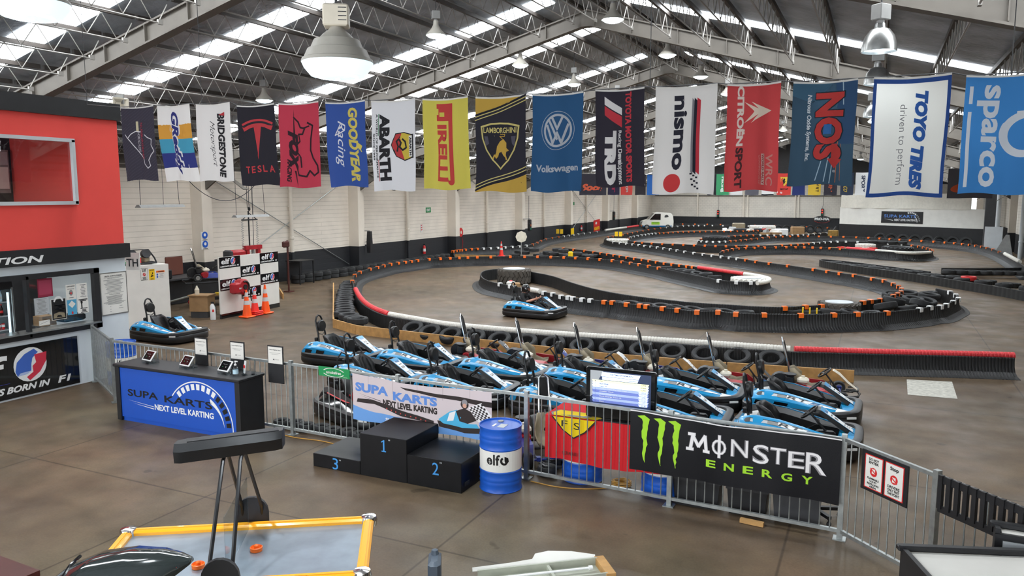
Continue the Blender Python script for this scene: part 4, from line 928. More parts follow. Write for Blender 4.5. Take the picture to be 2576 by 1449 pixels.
def a16(b):
    w = 'e6ebf0'
    t90(b, w, 'sparco', 14, 138, 130, 25, bold=.03, d=.3); b.m(fc(w)).rect(FL, 5, 114, 9, 136, .3).rect(FL, 5, 8, 9, 104, .3)
    b.arc(FL, 70, 76, 20, 29, 100, 330, .3, 24).rect(FL, 58, 97, 90, 105, .3)
    b.arc(FL, 88, 70, 8, 15, 0, 360, .3, 20)
FLAGS = [(-13.62, -12.69, 5.68, 4.25, '3a3744', a1, 'dark carbon pattern flag with a white race circuit outline', .04), (-12.6, -11.75, 5.66, 4.23, 'e6e3e0', a2, 'white flag with yellow, cyan and navy bands and vertical navy lettering', .16),
 (-11.59, -10.74, 5.64, 4.22, 'e3e0dd', a3, 'white flag with vertical black tyre maker lettering and thin script', .02), (-10.57, -9.71, 5.57, 4.14, '26242d', a4, 'black flag with a red T emblem and red lettering', .06),
 (-9.6, -8.73, 5.56, 4.1, 'bf3048', a5, 'crimson flag with a black fox head outline', .0), (-8.59, -7.77, 5.53, 4.11, '2c4f9c', a6, 'blue flag with vertical yellow lettering and white script', .04),
 (-7.65, -6.79, 5.51, 4.04, 'dfdfe2', a7, 'white flag with vertical black lettering and a red and yellow scorpion shield', .0), (-6.65, -5.84, 5.49, 4.06, 'd3c64a', a8, 'yellow flag with vertical red lettering', .03),
 (-5.7, -4.86, 5.47, 4.02, '2a2833', a9, 'black and gold flag with a golden bull in a shield', .0), (-4.74, -3.94, 5.46, 4.02, '1f527e', a10, 'blue flag with a round silver emblem and white lettering', -.02),
 (-3.76, -3.04, 5.47, 4.09, '2d2935', a11, 'black flag with a red and white slanted bar and vertical lettering', .03), (-2.88, -2.04, 5.46, 3.99, 'e3e0dc', a12, 'white flag with vertical dark lettering and a red disc', -.02),
 (-1.91, -1.23, 5.44, 4.03, 'c23a3c', a13, 'red flag with a pale double chevron and vertical lettering', .0), (-1.08, -.32, 5.42, 4.1, '2f4a5e', a14, 'dark teal flag with big red vertical lettering and light streaks', -.02),
 (-.14, .7, 5.42, 3.96, 'dcdbd4', a15, 'white flag with a blue border and vertical blue lettering', -.02), (.85, 1.68, 5.38, 3.99, '2f7fc4', a16, 'bright blue flag with vertical white lettering, last on the right', -.02)]
for k, (x0, x1, zt, zb, base, art, lb, sk) in enumerate(FLAGS):
    flag('hanging_flag', x0, x1, zt, zb, 10.75, base, art, lb, 'flags on the near wire', sk, k)
b = B().m(dgrey); wp = [(-14.6, 10.78, 5.78)] + [p for f in FLAGS for p in ((f[0], 10.765, f[2] + .0), (f[1], 10.765, f[2] + .0))] + [(2.6, 10.78, 5.45)]
b.tube(wp, .008, 5)
for x, z in ((-11.45, 5.63), (-2.97, 5.46), (1.3, 5.38), (-14.6, 5.78)): b.tube([(x, 10.77, z), (x, 10.77, roofz(x) - .1)], .006, 5)
tag(b.obj('flag_wire'), 'thin wire carrying the near row of flags, held up by cords', 'wire')
# cords and ties
for x, z in ((-5.82, 5.47), (-3.85, 5.48), (-1.2, 5.44), (-4.84, 5.46)):
    pass
# far row across the hall
def simple(t, ink, x=30, l=110, h=26, y=132, bands=(), sh=0):
    def art(b):
        for m, y0, y1 in bands: b.m(fc(m)).rect(FL, 0, y0, 90, y1, .1)
        if t: t90(b, ink, t, x, y, l, h, bold=.04, shear=sh, d=.4)
    return art
def horse(b):
    b.m(fc('e8c83a')).poly(FL, [(20, 126), (70, 126), (66, 84), (45, 62), (24, 84)], .3); b.m(fc('26242a')).poly(FL, [(36, 72), (40, 86), (34, 100), (44, 118), (52, 112), (50, 100), (60, 94), (52, 90), (54, 74), (46, 84)], .6)
    b.text(FL, 'Ferrari', 12, 36, 66, 18, bold=.02, d=.4); b.m(fc('eeeeee'))
    for k in range(8): b.rect(FL, 4 + 9 * (k // 2), 12 + 6 * (k % 2), 9 + 9 * (k // 2) + 0, 18 + 6 * (k % 2), .4)
def script(t, ink):
    return lambda b: b.m(fc(ink)).text(FL, t, 6, 30, 78, 50, bold=.06, shear=.3, d=.4)
FAR = [(-19.3, -17.3, 52, '33303a', script('Soon', 'e0603c'), 'dark far flag with red script, left end of the distant row'), (-18.5, -17.6, 56, '3a3550', simple('GT', 'd0406a'), 'dark violet far flag with pink lettering'),
 (-17.5, -16.6, 56, 'd8443c', simple('up-on', 'eeeeee'), 'red far flag with white vertical lettering'), (-16.4, -15.6, 56, '38343a', lambda b: b.m(fc('dddddd')).text(FL, 'CHEVROLET', 6, 70, 78, 12, bold=.03, d=.4), 'charcoal far flag with small white lettering'),
 (-15.5, -14.6, 56, '2a6cc0', simple('F', 'e8eef4', 40, 40, 30, 70), 'plain blue far flag beside the white flag with the red disc'), (-11.1, -10.5, 56, '2b2730', simple('', ''), 'narrow black far flag beside the green one'),
 (-10.5, -9.6, 56, '3f9a68', simple('racing', 'e0ece4'), 'green far flag with white vertical lettering'), (-9.5, -8.7, 56, 'd8d6d4', simple('m', '888890', 30, 30), 'white far flag behind the red chevron flag'),
 (-8.5, -7.6, 56, '5a5860', simple('T', 'c8c8cc', 30, 30), 'grey far flag behind the red chevron flag'), (-7.4, -6.6, 56, 'e0dedc', simple('', '', bands=(('33343a', 0, 8), ('33343a', 142, 150))), 'white far flag edged in black'),
 (-6.4, -5.5, 56, 'd6392f', horse, 'bright red far flag with a black horse on a yellow shield'), (-5.4, -4.6, 56, '27356e', simple('VW', 'b8c0d8', 40, 60), 'navy far flag with a small emblem'),
 (-4.4, -3.6, 56, 'd9b52c', simple('RENAULT', '3a3428', 50), 'yellow far flag with dark vertical lettering'), (-3.4, -2.6, 56, '35323c', simple('HUN', 'd06040', 30), 'dark far flag with a red and white print'),
 (-2.4, -1.6, 56, '333c50', simple('SUNOCO', 'd8b848', 20, 110, 30, sh=.4), 'dark blue far flag with yellow diagonal print'), (-1.5, -.7, 56, 'dddcda', simple('SPORT', '34405c', 40), 'white far flag with small vertical lettering'),
 (2.6, 3.35, 53.5, 'd9d9d8', simple('3', '2a4a8a', 30, 30), 'white far flag peeking out right of the blue bordered flag'), (3.4, 5.6, 50, '3d3a3e', script('ω', 'd8582c'), 'charcoal far flag with an orange looped print, right end of the distant row')]
for k, (x0, x1, y, base, art, lb) in enumerate(FAR):
    flag('distant_flag', x0, x1, 5.35, 3.86 if y > 51 else 3.72, y, base, art, lb, 'flags on the distant wire', 0, 40 + k, True)
tag(B().m(dgrey).tube([(-24.3, 52.0, 5.4), (-19.3, 52, 5.35), (-17.4, 52, 5.35), (-18.6, 56, 5.35), (-.6, 56, 5.35), (2.6, 53.5, 5.35), (3.36, 53.4, 5.35), (3.4, 50, 5.35), (5.6, 50, 5.35), (9, 50, 5.4)], .012, 5).obj('flag_wire'), 'wire carrying the distant row of flags', 'wire')
# ------------------------------------------------------------------ two-storey reception booth
X0 = -15.05; BY = 11.77
boothg = mat('booth_pale_grey', srgb('d3dade'), .55, noise=.04, nscale=2)
fbw = plane((X0, 0, 0), (0, 1, 0), (0, 0, 1))
def wallbox(name, m, y0, y1, z0, z1, x0=X0 - .12, x1=X0): return struct(B().m(m).box(((x0 + x1) / 2, (y0 + y1) / 2, (z0 + z1) / 2), (x1 - x0, y1 - y0, z1 - z0)).obj(name))
# upper storey round its window, cap band, lower storey round its hatch
b = B().m(redw)
for y0, y1, z0, z1 in ((10.72, BY, 2.9, 5.56), (3, 7.2, 2.9, 5.56), (7.2, 10.72, 5.1, 5.56), (7.2, 10.72, 2.9, 3.78)): b.box((X0 - .06, (y0 + y1) / 2, (z0 + z1) / 2), (.12, y1 - y0, z1 - z0))
b.box((X0 - 2, BY - .06, 4.23), (3.9, .12, 2.66)); struct(b.obj('wall_booth_upper'))
b = B().m(satin).box((X0 - .02, (3 + BY + .05) / 2, 5.73), (.2, BY + .05 - 3, .35)).box((X0 - 2, BY - .02, 5.73), (4.1, .16, .35)); struct(b.obj('trim_booth_cap'))
b = B().m(boothg)
for y0, y1, z0, z1 in ((11.0, BY, 0, 2.6), (3, 7.6, 0, 2.6), (7.6, 11.0, 2.4, 2.6), (7.6, 11.0, 0, 1.14)): b.box((X0 - .06, (y0 + y1) / 2, (z0 + z1) / 2), (.12, y1 - y0, z1 - z0))
b.box((X0 - 2, BY - .06, 1.3), (3.9, .12, 2.6)); struct(b.obj('wall_booth_lower'))
# rooms inside
b = B().m(dark).box((X0 - 3.6, 7.4, 4.2), (.1, 8.6, 2.6)).box((X0 - 1.85, 7.4, 2.85), (3.6, 8.6, .1)).box((X0 - 1.85, 7.4, 5.6), (3.6, 8.6, .08)); struct(b.obj('wall_booth_inside'))
b = B().m(dark).box((X0 - 2.6, 7.4, 1.3), (.1, 8.6, 2.6)); struct(b.obj('wall_shop_inside'))
for z, nm in ((4.95, 'upper'), (2.7, 'lower')):
    area('booth_ceiling_light', (X0 - 1.6, 9.4, z), (0, 0, 0), 1.2, 1.6, 18 if z > 4 else 26)
# upper window
w = struct(B().m(lgrey).box((X0 + .01, 8.98, 5.07), (.08, 3.5, .07)).box((X0 + .01, 8.98, 3.8), (.08, 3.5, .07)).box((X0 + .01, 10.7, 4.43), (.08, .07, 1.3)).box((X0 + .01, 7.3, 4.43), (.08, .07, 1.3)).obj('window_1'))
B().m(glass).box((X0 - .02, 9, 4.43), (.01, 3.36, 1.22)).obj('glass_pane', w)
t = B().m(offw)
tag(B().m(grey).box((X0 - 3.5, 10.9, 4.5), (.06, 1.3, 1.0)).m(lgrey).box((X0 - 3.44, 10.9, 4.8), (.02, 1.2, .3)).m(offw).box((X0 - 3.44, 10.9, 4.35), (.02, 1.2, .5)).obj('pinboard'), 'pale panelled board on the back wall of the upper booth room', 'panel')
tag(B().m(dgrey).box((X0 - .9, 9.6, 3.6), (1.1, 1.6, .06)).box((X0 - .5, 9.6, 3.3), (.05, 1.5, .6)).obj('desk'), 'grey desk behind the upper booth window', 'desk')
tag(B().m(ply).loft([[(X0 - .55 + .12 * cos(a * .7) * s, 10.0 + .3 * sin(a * .7) * s, 3.63 + z) for a in range(9)] for z, s in ((0, 1), (.08, 1.05), (.13, .7), (.17, .2))]).obj('parts_heap'), 'brown heap of small parts on the desk behind the upper window', 'parts')
# sign band with lettering
t = tag(B().m(satin).box((X0 + .03, 7.4, 2.75), (.18, 8.85, .31)).obj('reception_sign'), 'black fascia band with white RECEPTION lettering under the red wall', 'sign')
B().m(white).text(plane((X0 + .125, 0, 0), (0, 1, 0), (0, 0, 1)), 'RECEPTION', 7.72, 2.645, 2.13, .14, bold=.03, shear=.2).obj('lettering', t, smooth=0)
# hatch window
w = B().m(satin)
for y, z, dy, dz in ((9.3, 2.37, 3.55, .1), (9.3, 1.2, 3.55, .11), (11.01, 1.78, .12, 1.28), (7.55, 1.78, .12, 1.28), (9.52, 1.78, .05, 1.2)): w.box((X0 + .01, y, z), (.12, dy, dz))
w = struct(w.obj('window_2'))
B().m(glass).box((X0 - .03, 10.24, 1.8), (.01, 1.46, 1.06)).obj('glass_pane', w)
struct(B().m(alu).box((X0 - .05, 9.3, 1.27), (.4, 3.4, .03)).obj('trim_counter_sill'))
def sheet(nm, y0, y1, z0, z1, m, art, label, cat='poster', grp=None, x=X0 - .02):
    f = plane((x, y0, z0), (0, 1, 0), (0, 0, 1)); b = B().m(m).box((x, (y0 + y1) / 2, (z0 + z1) / 2), (.006, y1 - y0, z1 - z0)); g = lambda u, v, d=0: f(u * (y1 - y0), v * (z1 - z0), .003 + d)
    art(b, g); return tag(b.obj(nm, smooth=0), label, cat, grp)
def lines(b, g, n, y1=.8, y0=.1, m=dgrey, x0=.12, x1=.88, th=.015, seed=1):
    r = random.Random(seed); b.m(m)
    for k in range(n):
        y = y1 + (y0 - y1) * k / max(1, n - 1); q = r.uniform(0, .18); b.rect(g, x0 + q, y - th, x1 - q, y + th, .001)
ink = mat('print_ink', srgb('3c3c40'), .7)
sheet('notice', 10.36, 10.57, 1.81, 2.12, offw, lambda b, g: (b.m(ink).text(g, 'SAFETY NOTICE', .1, .84, .8, .07, bold=.03), b.m(grey).disc(g, .5, .45, .2, .001), b.m(red).disc(g, .5, .42, .08, .002), lines(b, g, 3, .7, .12)), 'white notice with a kart picture, upper left of four on the hatch glass')
sheet('notice', 10.59, 10.83, 1.81, 2.12, offw, lambda b, g: lines(b, g, 9, .9, .1, ink, .3, .9), 'white notice with small icons, upper right of four on the hatch glass')
sheet('poster', 10.37, 10.57, 1.49, 1.8, mat('poster_blue', srgb('4f9dc0'), .5), lambda b, g: (b.m(offw).poly(g, [(.1, .7), (.5, .95), (.9, .7), (.5, .45)], .001), b.m(red).disc(g, .5, .12, .1, .002)), 'blue poster with a white diamond on the hatch glass')
sheet('notice', 10.6, 10.84, 1.49, 1.81, offw, lambda b, g: (lines(b, g, 2, .9, .82, black, .05, .95, .03), b.m(black).rect(g, .3, .35, .42, .7, .001).disc(g, .36, .72, .1, .002), lines(b, g, 4, .32, .06, black, .2, .9, .025)), 'white notice with bold black symbols on the hatch glass')
sheet('poster', 10.02, 10.34, 1.43, 1.86, offw, lambda b, g: (b.m(black).rect(g, .03, .02, .97, .98, .001), b.m(white).arc(g, .5, .76, .26, .36, 20, 160, .002), lines(b, g, 5, .68, .42, white, .2, .9), b.m(tan).poly(g, [(.1, .08), (.9, .08), (.85, .3), (.5, .36), (.15, .3)], .002), b.m(black).poly(g, [(.3, .12), (.7, .12), (.6, .22), (.4, .22)], .003)), 'black poster with a pale track picture on the hatch glass')
sheet('poster', 9.77, 10.08, 1.93, 2.3, mat('poster_crimson', srgb('8e1f3c'), .5), lambda b, g: b.m(mat('poster_crimson_pale', srgb('a83a55'), .5)).rect(g, .08, .12, .92, .9, .001), 'plain crimson poster on the hatch glass')
sheet('menu_card', 9.68, 9.98, 1.58, 1.92, lgrey, lambda b, g: lines(b, g, 12, .92, .08, grey), 'grey menu card hanging under the crimson poster')
sheet('sticker', 9.75, 9.97, 1.36, 1.46, offw, lambda b, g: b.m(grey).line(g, [(.1, .3), (.4, .5), (.9, .8)], .06, .001), 'white track outline sticker low on the hatch glass')
# fridge with drinks
t = thing('drinks_fridge', 'glass door drinks fridge glowing white behind the reception hatch', 'fridge', (X0 - .75, 9.05, 0))
B().m(satin).box((-.33, 0, 1.1), (.04, .9, 2.1)).box((0, -.44, 1.1), (.66, .04, 2.1)).box((0, .44, 1.1), (.66, .04, 2.1)).box((0, 0, 2.2), (.7, .92, .16)).box((0, 0, .1), (.66, .9, .1)).obj('cabinet', t)
B().m(lampw).box((.28, .4, 1.2), (.03, .03, 1.7)).box((.28, -.4, 1.2), (.03, .03, 1.7)).box((-.3, 0, 1.2), (.01, .84, 1.7)).obj('light_tube', t)
for z in (1.02, 1.3, 1.58, 1.86): B().m(lgrey).box((0, 0, z), (.55, .84, .015)).obj('shelf', t)
B().m(alu).box((.36, -.44, 1.2), (.03, .06, 1.9)).box((.36, .44, 1.2), (.03, .03, 1.9)).obj('door_frame', t)
cola = mat('dark_cola', (.02, .008, .006), .2); wat = mat('clear_bottle', srgb('b8d4e0'), .15)
def bottle(nm, m, cap, lab, label, grp, x, y, z, can=False, first={}):
    if nm not in first:
        if can: b = B().m(m).lathe([(.025, 0), (.032, .01), (.032, .11), (.026, .12)], 10); 
        else: b = B().m(m).lathe([(.03, 0), (.033, .01), (.033, .13), (.014, .19), (.013, .21)], 10)
        o = b.obj(nm); first[nm] = o
        B().m(lab).lathe([(.034, .05), (.034, .1)], 10, caps=False).obj('label', o)
        if not can: B().m(cap).lathe([(.015, .205), (.015, .225), (.002, .226)], 8).obj('cap', o)
    else:
        o = dup(first[nm])
    o.location = (x, y, z); return tag(o, label, 'can' if can else 'bottle', grp)
for k in range(9):
    y = 8.72 + .083 * k
    bottle('water_bottle', wat, dblu, lgrey, 'clear water bottle on the top fridge shelf', 'water bottles in the fridge', X0 - .6, y, 1.868)
    bottle('cola_bottle', cola, red, red, 'dark cola bottle with a red label in the fridge', 'cola bottles in the fridge', X0 - .6, y, 1.588)
    bottle('red_can', red, None, white, 'red drinks can in the fridge', 'red cans in the fridge', X0 - .58, y, 1.308, True)
    bottle('lime_can', lime if k > 3 else red, None, yellow, 'small bright can on the bottom fridge shelf', 'cans on the bottom fridge shelf', X0 - .58, y, 1.028, True)
tag(B().m(ply).box((X0 - .6, 10.25, 1.36), (.3, .3, .2)).obj('cardboard_box'), 'cardboard box on the counter behind the black poster', 'box')
tag(B().m(satin).box((X0 - .5, 10.75, 1.36), (.35, .5, .14), bev=.03).obj('printer'), 'dark printer on the counter behind the notices', 'printer')
# terms board
t = thing('terms_board', 'white framed terms board with small print on the grey booth wall', 'notice board', (X0 + .01, 11.11, 1.37))
B().m(alu).box((0, .325, .455), (.02, .67, .93)).obj('frame', t)
b = B().m(offw).box((.008, .325, .455), (.012, .62, .88)); g = plane((.016, .015, .015), (0, 1, 0), (0, 0, 1)); g2 = lambda u, v, d=0: g(u * .62, v * .88, d)
b.m(ink).text(g2, 'SUPA KARTS TERMS', .16, .925, .68, .03, bold=.03).text(g2, 'ABSOLUTELY NO CONTACT', .26, .87, .48, .02).text(g2, 'Medical Conditions', .3, .47, .42, .03)
b.rect(g2, .12, .9, .88, .905).rect(g2, .12, .515, .88, .52)
lines(b, g2, 5, .84, .72, grey, .08, .92, .006); lines(b, g2, 5, .68, .55, grey, .12, .88, .006, 3); lines(b, g2, 9, .44, .24, grey, .06, .94, .006, 5); lines(b, g2, 3, .18, .06, grey, .2, .45, .006, 6); lines(b, g2, 3, .18, .06, grey, .62, .85, .006, 7)
b.obj('printed_panel', t, smooth=0)
# oil banner: word, swirl and slogan
swb = mat('swirl_blue', srgb('3c63b8'), .5); swr = mat('swirl_red', srgb('cc2f45'), .5); swp = mat('swirl_pale', srgb('a9b8dc'), .5)
def elf_art(b, g, big=True, tail=True):     # g maps a 3 x 1 panel
    b.m(white).text(g, 'elf', .28, .36, 1.2, .5, bold=.025, shear=.05)
    b.m(white).disc(g, 1.93, .6, .34, .0008, 24)
    b.m(swb).poly(g, [(1.62, .5), (1.66, .68), (1.82, .82), (2.02, .9), (2.1, .82), (1.98, .72), (1.95, .6), (1.94, .47), (1.72, .46), (1.66, .4)], .002)
    b.m(swp).poly(g, [(1.66, .4), (1.72, .46), (1.94, .47), (1.86, .42)], .003)
    b.m(swr).poly(g, [(2.02, .78), (2.28, .8), (2.26, .62), (2.12, .42), (1.9, .28), (1.84, .36), (1.98, .44), (1.97, .56), (2.05, .62)], .0025)
    b.m(white).text(g, 'LUBRICANTS BORN IN', .12, .1, 2.2, .13, bold=.04, shear=.3)
    b.m(white).text(g, 'F1', 2.48, .1, .3, .14, bold=.04, shear=.2)
    if tail: b.m(violet).poly(g, [(.1, .27), (1.5, .3), (1.5, .31), (.1, .29)], .002)
bb = B().m(gloss).box((X0 + .015, 9.05, .54), (.02, 2.9, 1.0)); g = plane((X0 + .027, 7.6, .04), (0, 1, 0), (0, 0, 1))
elf_art(bb, lambda u, v, d=0: g(u * .975, v * 1.0, d)); tag(bb.obj('oil_banner', smooth=0), 'large black oil banner with white lettering and a red and blue swirl below the hatch', 'banner')
# loudspeaker horn
t = thing('horn_loudspeaker', 'beige horn loudspeaker on the corner of the black roof cap', 'loudspeaker', (-15.2, 11.9, 5.92))
B().m(cream).loft([[(x, -a, -c), (x, a, -c), (x, a, c), (x, -a, c)] for x, a, c in ((-.16, .05, .05), (-.02, .06, .06), (.1, .13, .1), (.16, .2, .14), (.15, .17, .11), (.08, .06, .05))]).obj('horn', t); B().m(grey).box((-.1, 0, -.12), (.1, .08, .18)).box((.0, .08, .12), (.3, .03, .2)).obj('bracket', t)

# ------------------------------------------------------------------ workshop corner
# white box partition with safety signs
p, q = V((-20.14, 14.5, 0)), V((-19.69, 16.9, 0)); d = q - p; an = atan2(d.y, d.x)
struct(B().m(offw).box((d.length / 2, .5, .92), (d.length, 1.0, 1.84)).obj('wall_workshop_partition', loc=tuple(p), rz=an))
L0 = d.length - 1.33
def wsign(nm, u0, u1, z0, z1, m, art, label):
    g0 = plane(tuple(p), tuple(d), (0, 0, 1)); f = lambda u, v, dd=0: g0(L0 + u0 + (u1 - u0) * u, z0 + (z1 - z0) * v, .003 + dd)
    b = B().m(m).rect(f, 0, 0, 1, 1, 0); art(b, f); return tag(b.obj(nm, smooth=0), label, 'sign')
wsign('safety_sign', 0.44, .66, 1.40, 1.76, offw, lambda b, f: (b.m(black).line(f, [(.03, .02), (.97, .02), (.97, .98), (.03, .98), (.03, .02)], .03, .001).text(f, 'DO NOT', .2, .85, .6, .09, bold=.06).text(f, 'ENTER', .25, .73, .5, .09, bold=.06), b.m(red).disc(f, .5, .48, .2, .002, 20, .75), b.m(offw).line(f, [(.4, .42), (.6, .56)], .05, .003), lines(b, f, 5, .26, .08, black, .15, .85, .014)), 'DO NOT ENTER safety sign with a red disc on the white partition')
wsign('safety_sign', 0.70, .88, 1.39, 1.72, yellow, lambda b, f: (b.m(black).text(f, 'CAUTION', .1, .86, .8, .09, bold=.06).disc(f, .62, .62, .08, .001).line(f, [(.6, .56), (.42, .42), (.7, .38), (.3, .3)], .08, .001).text(f, 'FLOOR', .25, .05, .5, .09, bold=.04)), 'yellow slippery floor caution sign on the white partition')
wsign('safety_sign', 0.92, 1.2, 1.42, 1.66, offw, lambda b, f: (b.m(orange).rect(f, .02, .74, .98, .98, .001), b.m(black).text(f, 'WARNING', .22, .8, .66, .13, bold=.05, d=.003), b.m(dblu).disc(f, .14, .5, .09, .001, 14, 1.5).disc(f, .14, .2, .09, .001, 14, 1.5), lines(b, f, 5, .6, .12, grey, .3, .92, .02)), 'white and orange WARNING sign on the white partition')
tag(B().m(offw).box((.25, 0, .22), (.36, .02, .4)).m(black).text(plane((.09, -.012, .1), (1, 0, 0), (0, 0, 1)), 'TH', 0, .0, .3, .18, bold=.02).m(dgrey).tube([(.12, 0, .41), (-.05, -.47, .36)], .01, 5).obj('hanging_sign', loc=(-15.72, 12.25, 2.22), rz=R(14), smooth=0), 'white hanging board with a black letter H beside the booth corner', 'sign')
t = thing('kart_chassis', 'stripped kart chassis with wheels lying on the white partition', 'chassis', (-20.25, 16.25, 1.84), R(75))
B().m(satin).tube([(-.5, -.2, .05), (.5, -.2, .05), (.52, .2, .05), (-.5, .2, .05)], .025, 7, True).box((0, 0, .04), (.9, .2, .05)).tube([(-.2, -.1, .46), (.3, -.1, .46)], .015, 6).tube([(.3, -.1, .46), (.46, -.15, .2), (.5, -.18, .06)], .025, 6).obj('frame', t)
for x, z in ((-.2, .33), (.22, .33)): B().m(dgrey).lathe([(.06, -.07), (.13, -.08), (.14, -.04), (.14, .04), (.13, .08), (.06, .07)], 18, (x, -.1, z), Mx.Rotation(R(80), 4, 'X')).obj('wheel', t)
B().m(red).box((.0, -.2, .12), (.06, .03, .2)).obj('bracket', t)
for x, y, m_, s, lb in ((-20.3, 15.6, yellow, (.14, .1, .16), 'yellow tin at the near end of the white partition top'), (-20.25, 15.8, green, (.16, .14, .12), 'green parts bag beside the yellow tin'), (-20.2, 16.05, ply, (.24, .2, .24), 'brown paper parcel on the stripped chassis'), (-20.15, 16.45, tan, (.22, .2, .18), 'clear wrapped parcel on the stripped chassis')):
    tag(B().m(m_).box((0, 0, s[2] / 2), s, bev=.03).obj('parcel', loc=(x, y, 1.84 if x < -20.21 else 1.91), rz=x), lb, 'parcel')
# chequered oil board
t = thing('chequered_board', 'standing black and white chequered board with six swirl logos in the workshop', 'display board', (-18.86, 18.1, 0), R(94))
L_ = 2.9; Hh = 1.97
B().m(offw).box((L_ / 2, 0, .15 + (Hh - .15) / 2), (L_, .06, Hh - .15)).obj('board', t); B().m(gloss).box((L_ / 2, 0, .075), (L_, .07, .15)).obj('plinth', t)
cw, rh = L_ / 3, .36
for c, r_ in ((0, 0), (0, 2), (1, 1), (1, 3), (2, 0), (2, 2)):
    f = plane((c * cw, -.034, Hh - (r_ + 1) * rh), (1, 0, 0), (0, 0, 1)); g = lambda u, v, dd=0, f=f: f(u * cw / 3, v * rh, dd)
    b = B().m(gloss).rect(g, 0, 0, 3, 1, .001); elf_art(b, lambda u, v, dd=0, g=g: g(u, v, dd + .002), tail=False); b.obj('logo_panel', t, smooth=0)
def cone(x, y, m, label, h=.9, z=0):
    t = thing('traffic_cone', label, 'cone', (x, y, z))
    B().m(m).box((0, 0, .03), (.4, .4, .05), bev=.02).lathe([(.15, .05), (.03, h), (.02, h + .01)], 20).obj('body', t)
    for z0, z1 in ((.42, .55), (.68, .82)): B().m(reflw).lathe([(.152 - .12 * (z0 - .05) / (h - .05), z0), (.152 - .12 * (z1 - .05) / (h - .05), z1)], 20, caps=False).obj('reflective_band', t)
    return t
cone(-18.35, 18.72, dayglo, 'orange traffic cone nearest the red hose reel', .88)
t = cone(-18.42, 19.15, cred, 'red traffic cone on a stack of bases, middle of three', .84)
B().m(cred).box((0, 0, .1), (.4, .4, .03), bev=.01).box((0, 0, .14), (.38, .38, .03), bev=.01).obj('stacked_base', t)
cone(-18.4, 19.62, dayglo, 'orange traffic cone at the far end of three, by the chequered board', .96)
cone(-21.55, 44.0, cred, 'tall orange and white traffic cone by the tyre wall on the track', .95)
# wall hose reel on the board
t = thing('hose_reel', 'dark red hose reel hung on the chequered board', 'hose reel', (-18.72, 18.5, .98), R(94))
B().m(dred).lathe([(.05, -.14), (.22, -.14), (.26, -.1), (.26, .1), (.22, .14), (.05, .14)], 24, (.3, -.12, 0), Mx.Rotation(R(90), 4, 'X')).box((.02, -.12, -.02), (.36, .26, .36), bev=.05).obj('drum_case', t)
B().m(satin).tube([(.3 + .18 * cos(R(a)), -.27, .18 * sin(R(a))) for a in range(-110, 120, 20)], .03, 8).lathe([(.02, 0), (.08, 0), (.08, .03), (.02, .03)], 14, (.3, -.26, 0), Mx.Rotation(R(90), 4, 'X')).tube([(.5, -.2, .1), (.58, -.22, -.1), (.62, -.22, -.5)], .02, 6).obj('hose', t); B().m(white).box((.1, -.255, -.03), (.12, .01, .05)).obj('sticker', t)
# white extinguisher, carton, bench, stand
t = thing('fire_extinguisher', 'white fire extinguisher standing at the foot of the chequered board', 'fire extinguisher', (-18.98, 17.9, 0))
B().m(white).lathe([(.02, 0), (.08, 0), (.085, .02), (.085, .42), (.05, .5), (.02, .52)], 16).obj('cylinder', t); B().m(satin).box((.0, 0, .55), (.12, .03, .06)).tube([(.06, 0, .53), (.1, .04, .4), (.09, .05, .2)], .012, 6).obj('valve', t); B().m(red).box((.07, -.05, .3), (.02, .06, .08)).obj('label', t)
tag(B().m(ply).box((0, 0, .45), (.62, .5, .5)).m(dgrey).box((0, 0, .1), (.56, .46, .2)).m(ply).box((0, 0, .72), (.7, .56, .03)).obj('carton', loc=(-19.75, 18.2, 0), rz=R(20)), 'big brown carton with a board lid beside the chequered board', 'carton')
tag(B().m(cream).lathe([(.02, 0), (.07, 0), (.075, .16), (.03, .24), (.025, .28), (.01, .28)], 12).obj('oil_bottle', loc=(-19.85, 18.1, .74)), 'cream oil bottle on the brown carton', 'bottle')
t = thing('workbench', 'long dark workbench along the left wall of the workshop', 'workbench', (-23.2, 19.2, 0))
B().m(dgrey).box((0, 0, .92), (1.2, 6.4, .06)).obj('top', t); B().m(satin).box((.35, 0, .45), (.05, 6.2, .86)).obj('skirt_panel', t)
for y in (-3.1, 0, 3.1): B().m(satin).box((0, y, .45), (1.1, .08, .88)).obj('leg', t)
t = thing('kart_stand', 'dark wheeled stand carrying a kart in the workshop', 'stand', (-21.55, 20.3, 0), R(55))
B().m(satin).tube([(-.9, -.55, .88), (.9, -.55, .88), (.9, .55, .88), (-.9, .55, .88)], .03, 7, True).obj('top_frame', t)
for x in (-.6, .6): B().m(satin).tube([(x, 0, .88), (x, 0, .3)], .03, 7).obj('leg', t)
B().m(satin).box((0, 0, .28), (1.5, .7, .1)).obj('base_tray', t)
for x in (-.65, .65):
    for y in (-.35, .35): B().m(dred).lathe([(.02, -.03), (.1, -.03), (.11, 0), (.1, .03), (.02, .03)], 14, (x, y, .11), Mx.Rotation(R(90), 4, 'X')).obj('castor', t)
O0.location = (-21.55, 20.3, .91)
tag(B().m(yellow).box((0, 0, .09), (.4, .2, .06)).m(ply).box((0, 0, .03), (.42, .22, .06)).obj('parts_box', loc=(-21.3, 20.5, .33), rz=R(40)), 'small yellow topped parts box on the stand tray', 'box')
tag(B().m(mat('brown_vinyl', srgb('6a3a2c'), .5)).box((0, 0, .35), (.06, .8, .7), bev=.025).obj('seat_board', loc=(-23.7, 20.6, .95)), 'brown padded board leaning at the back of the workbench', 'board')
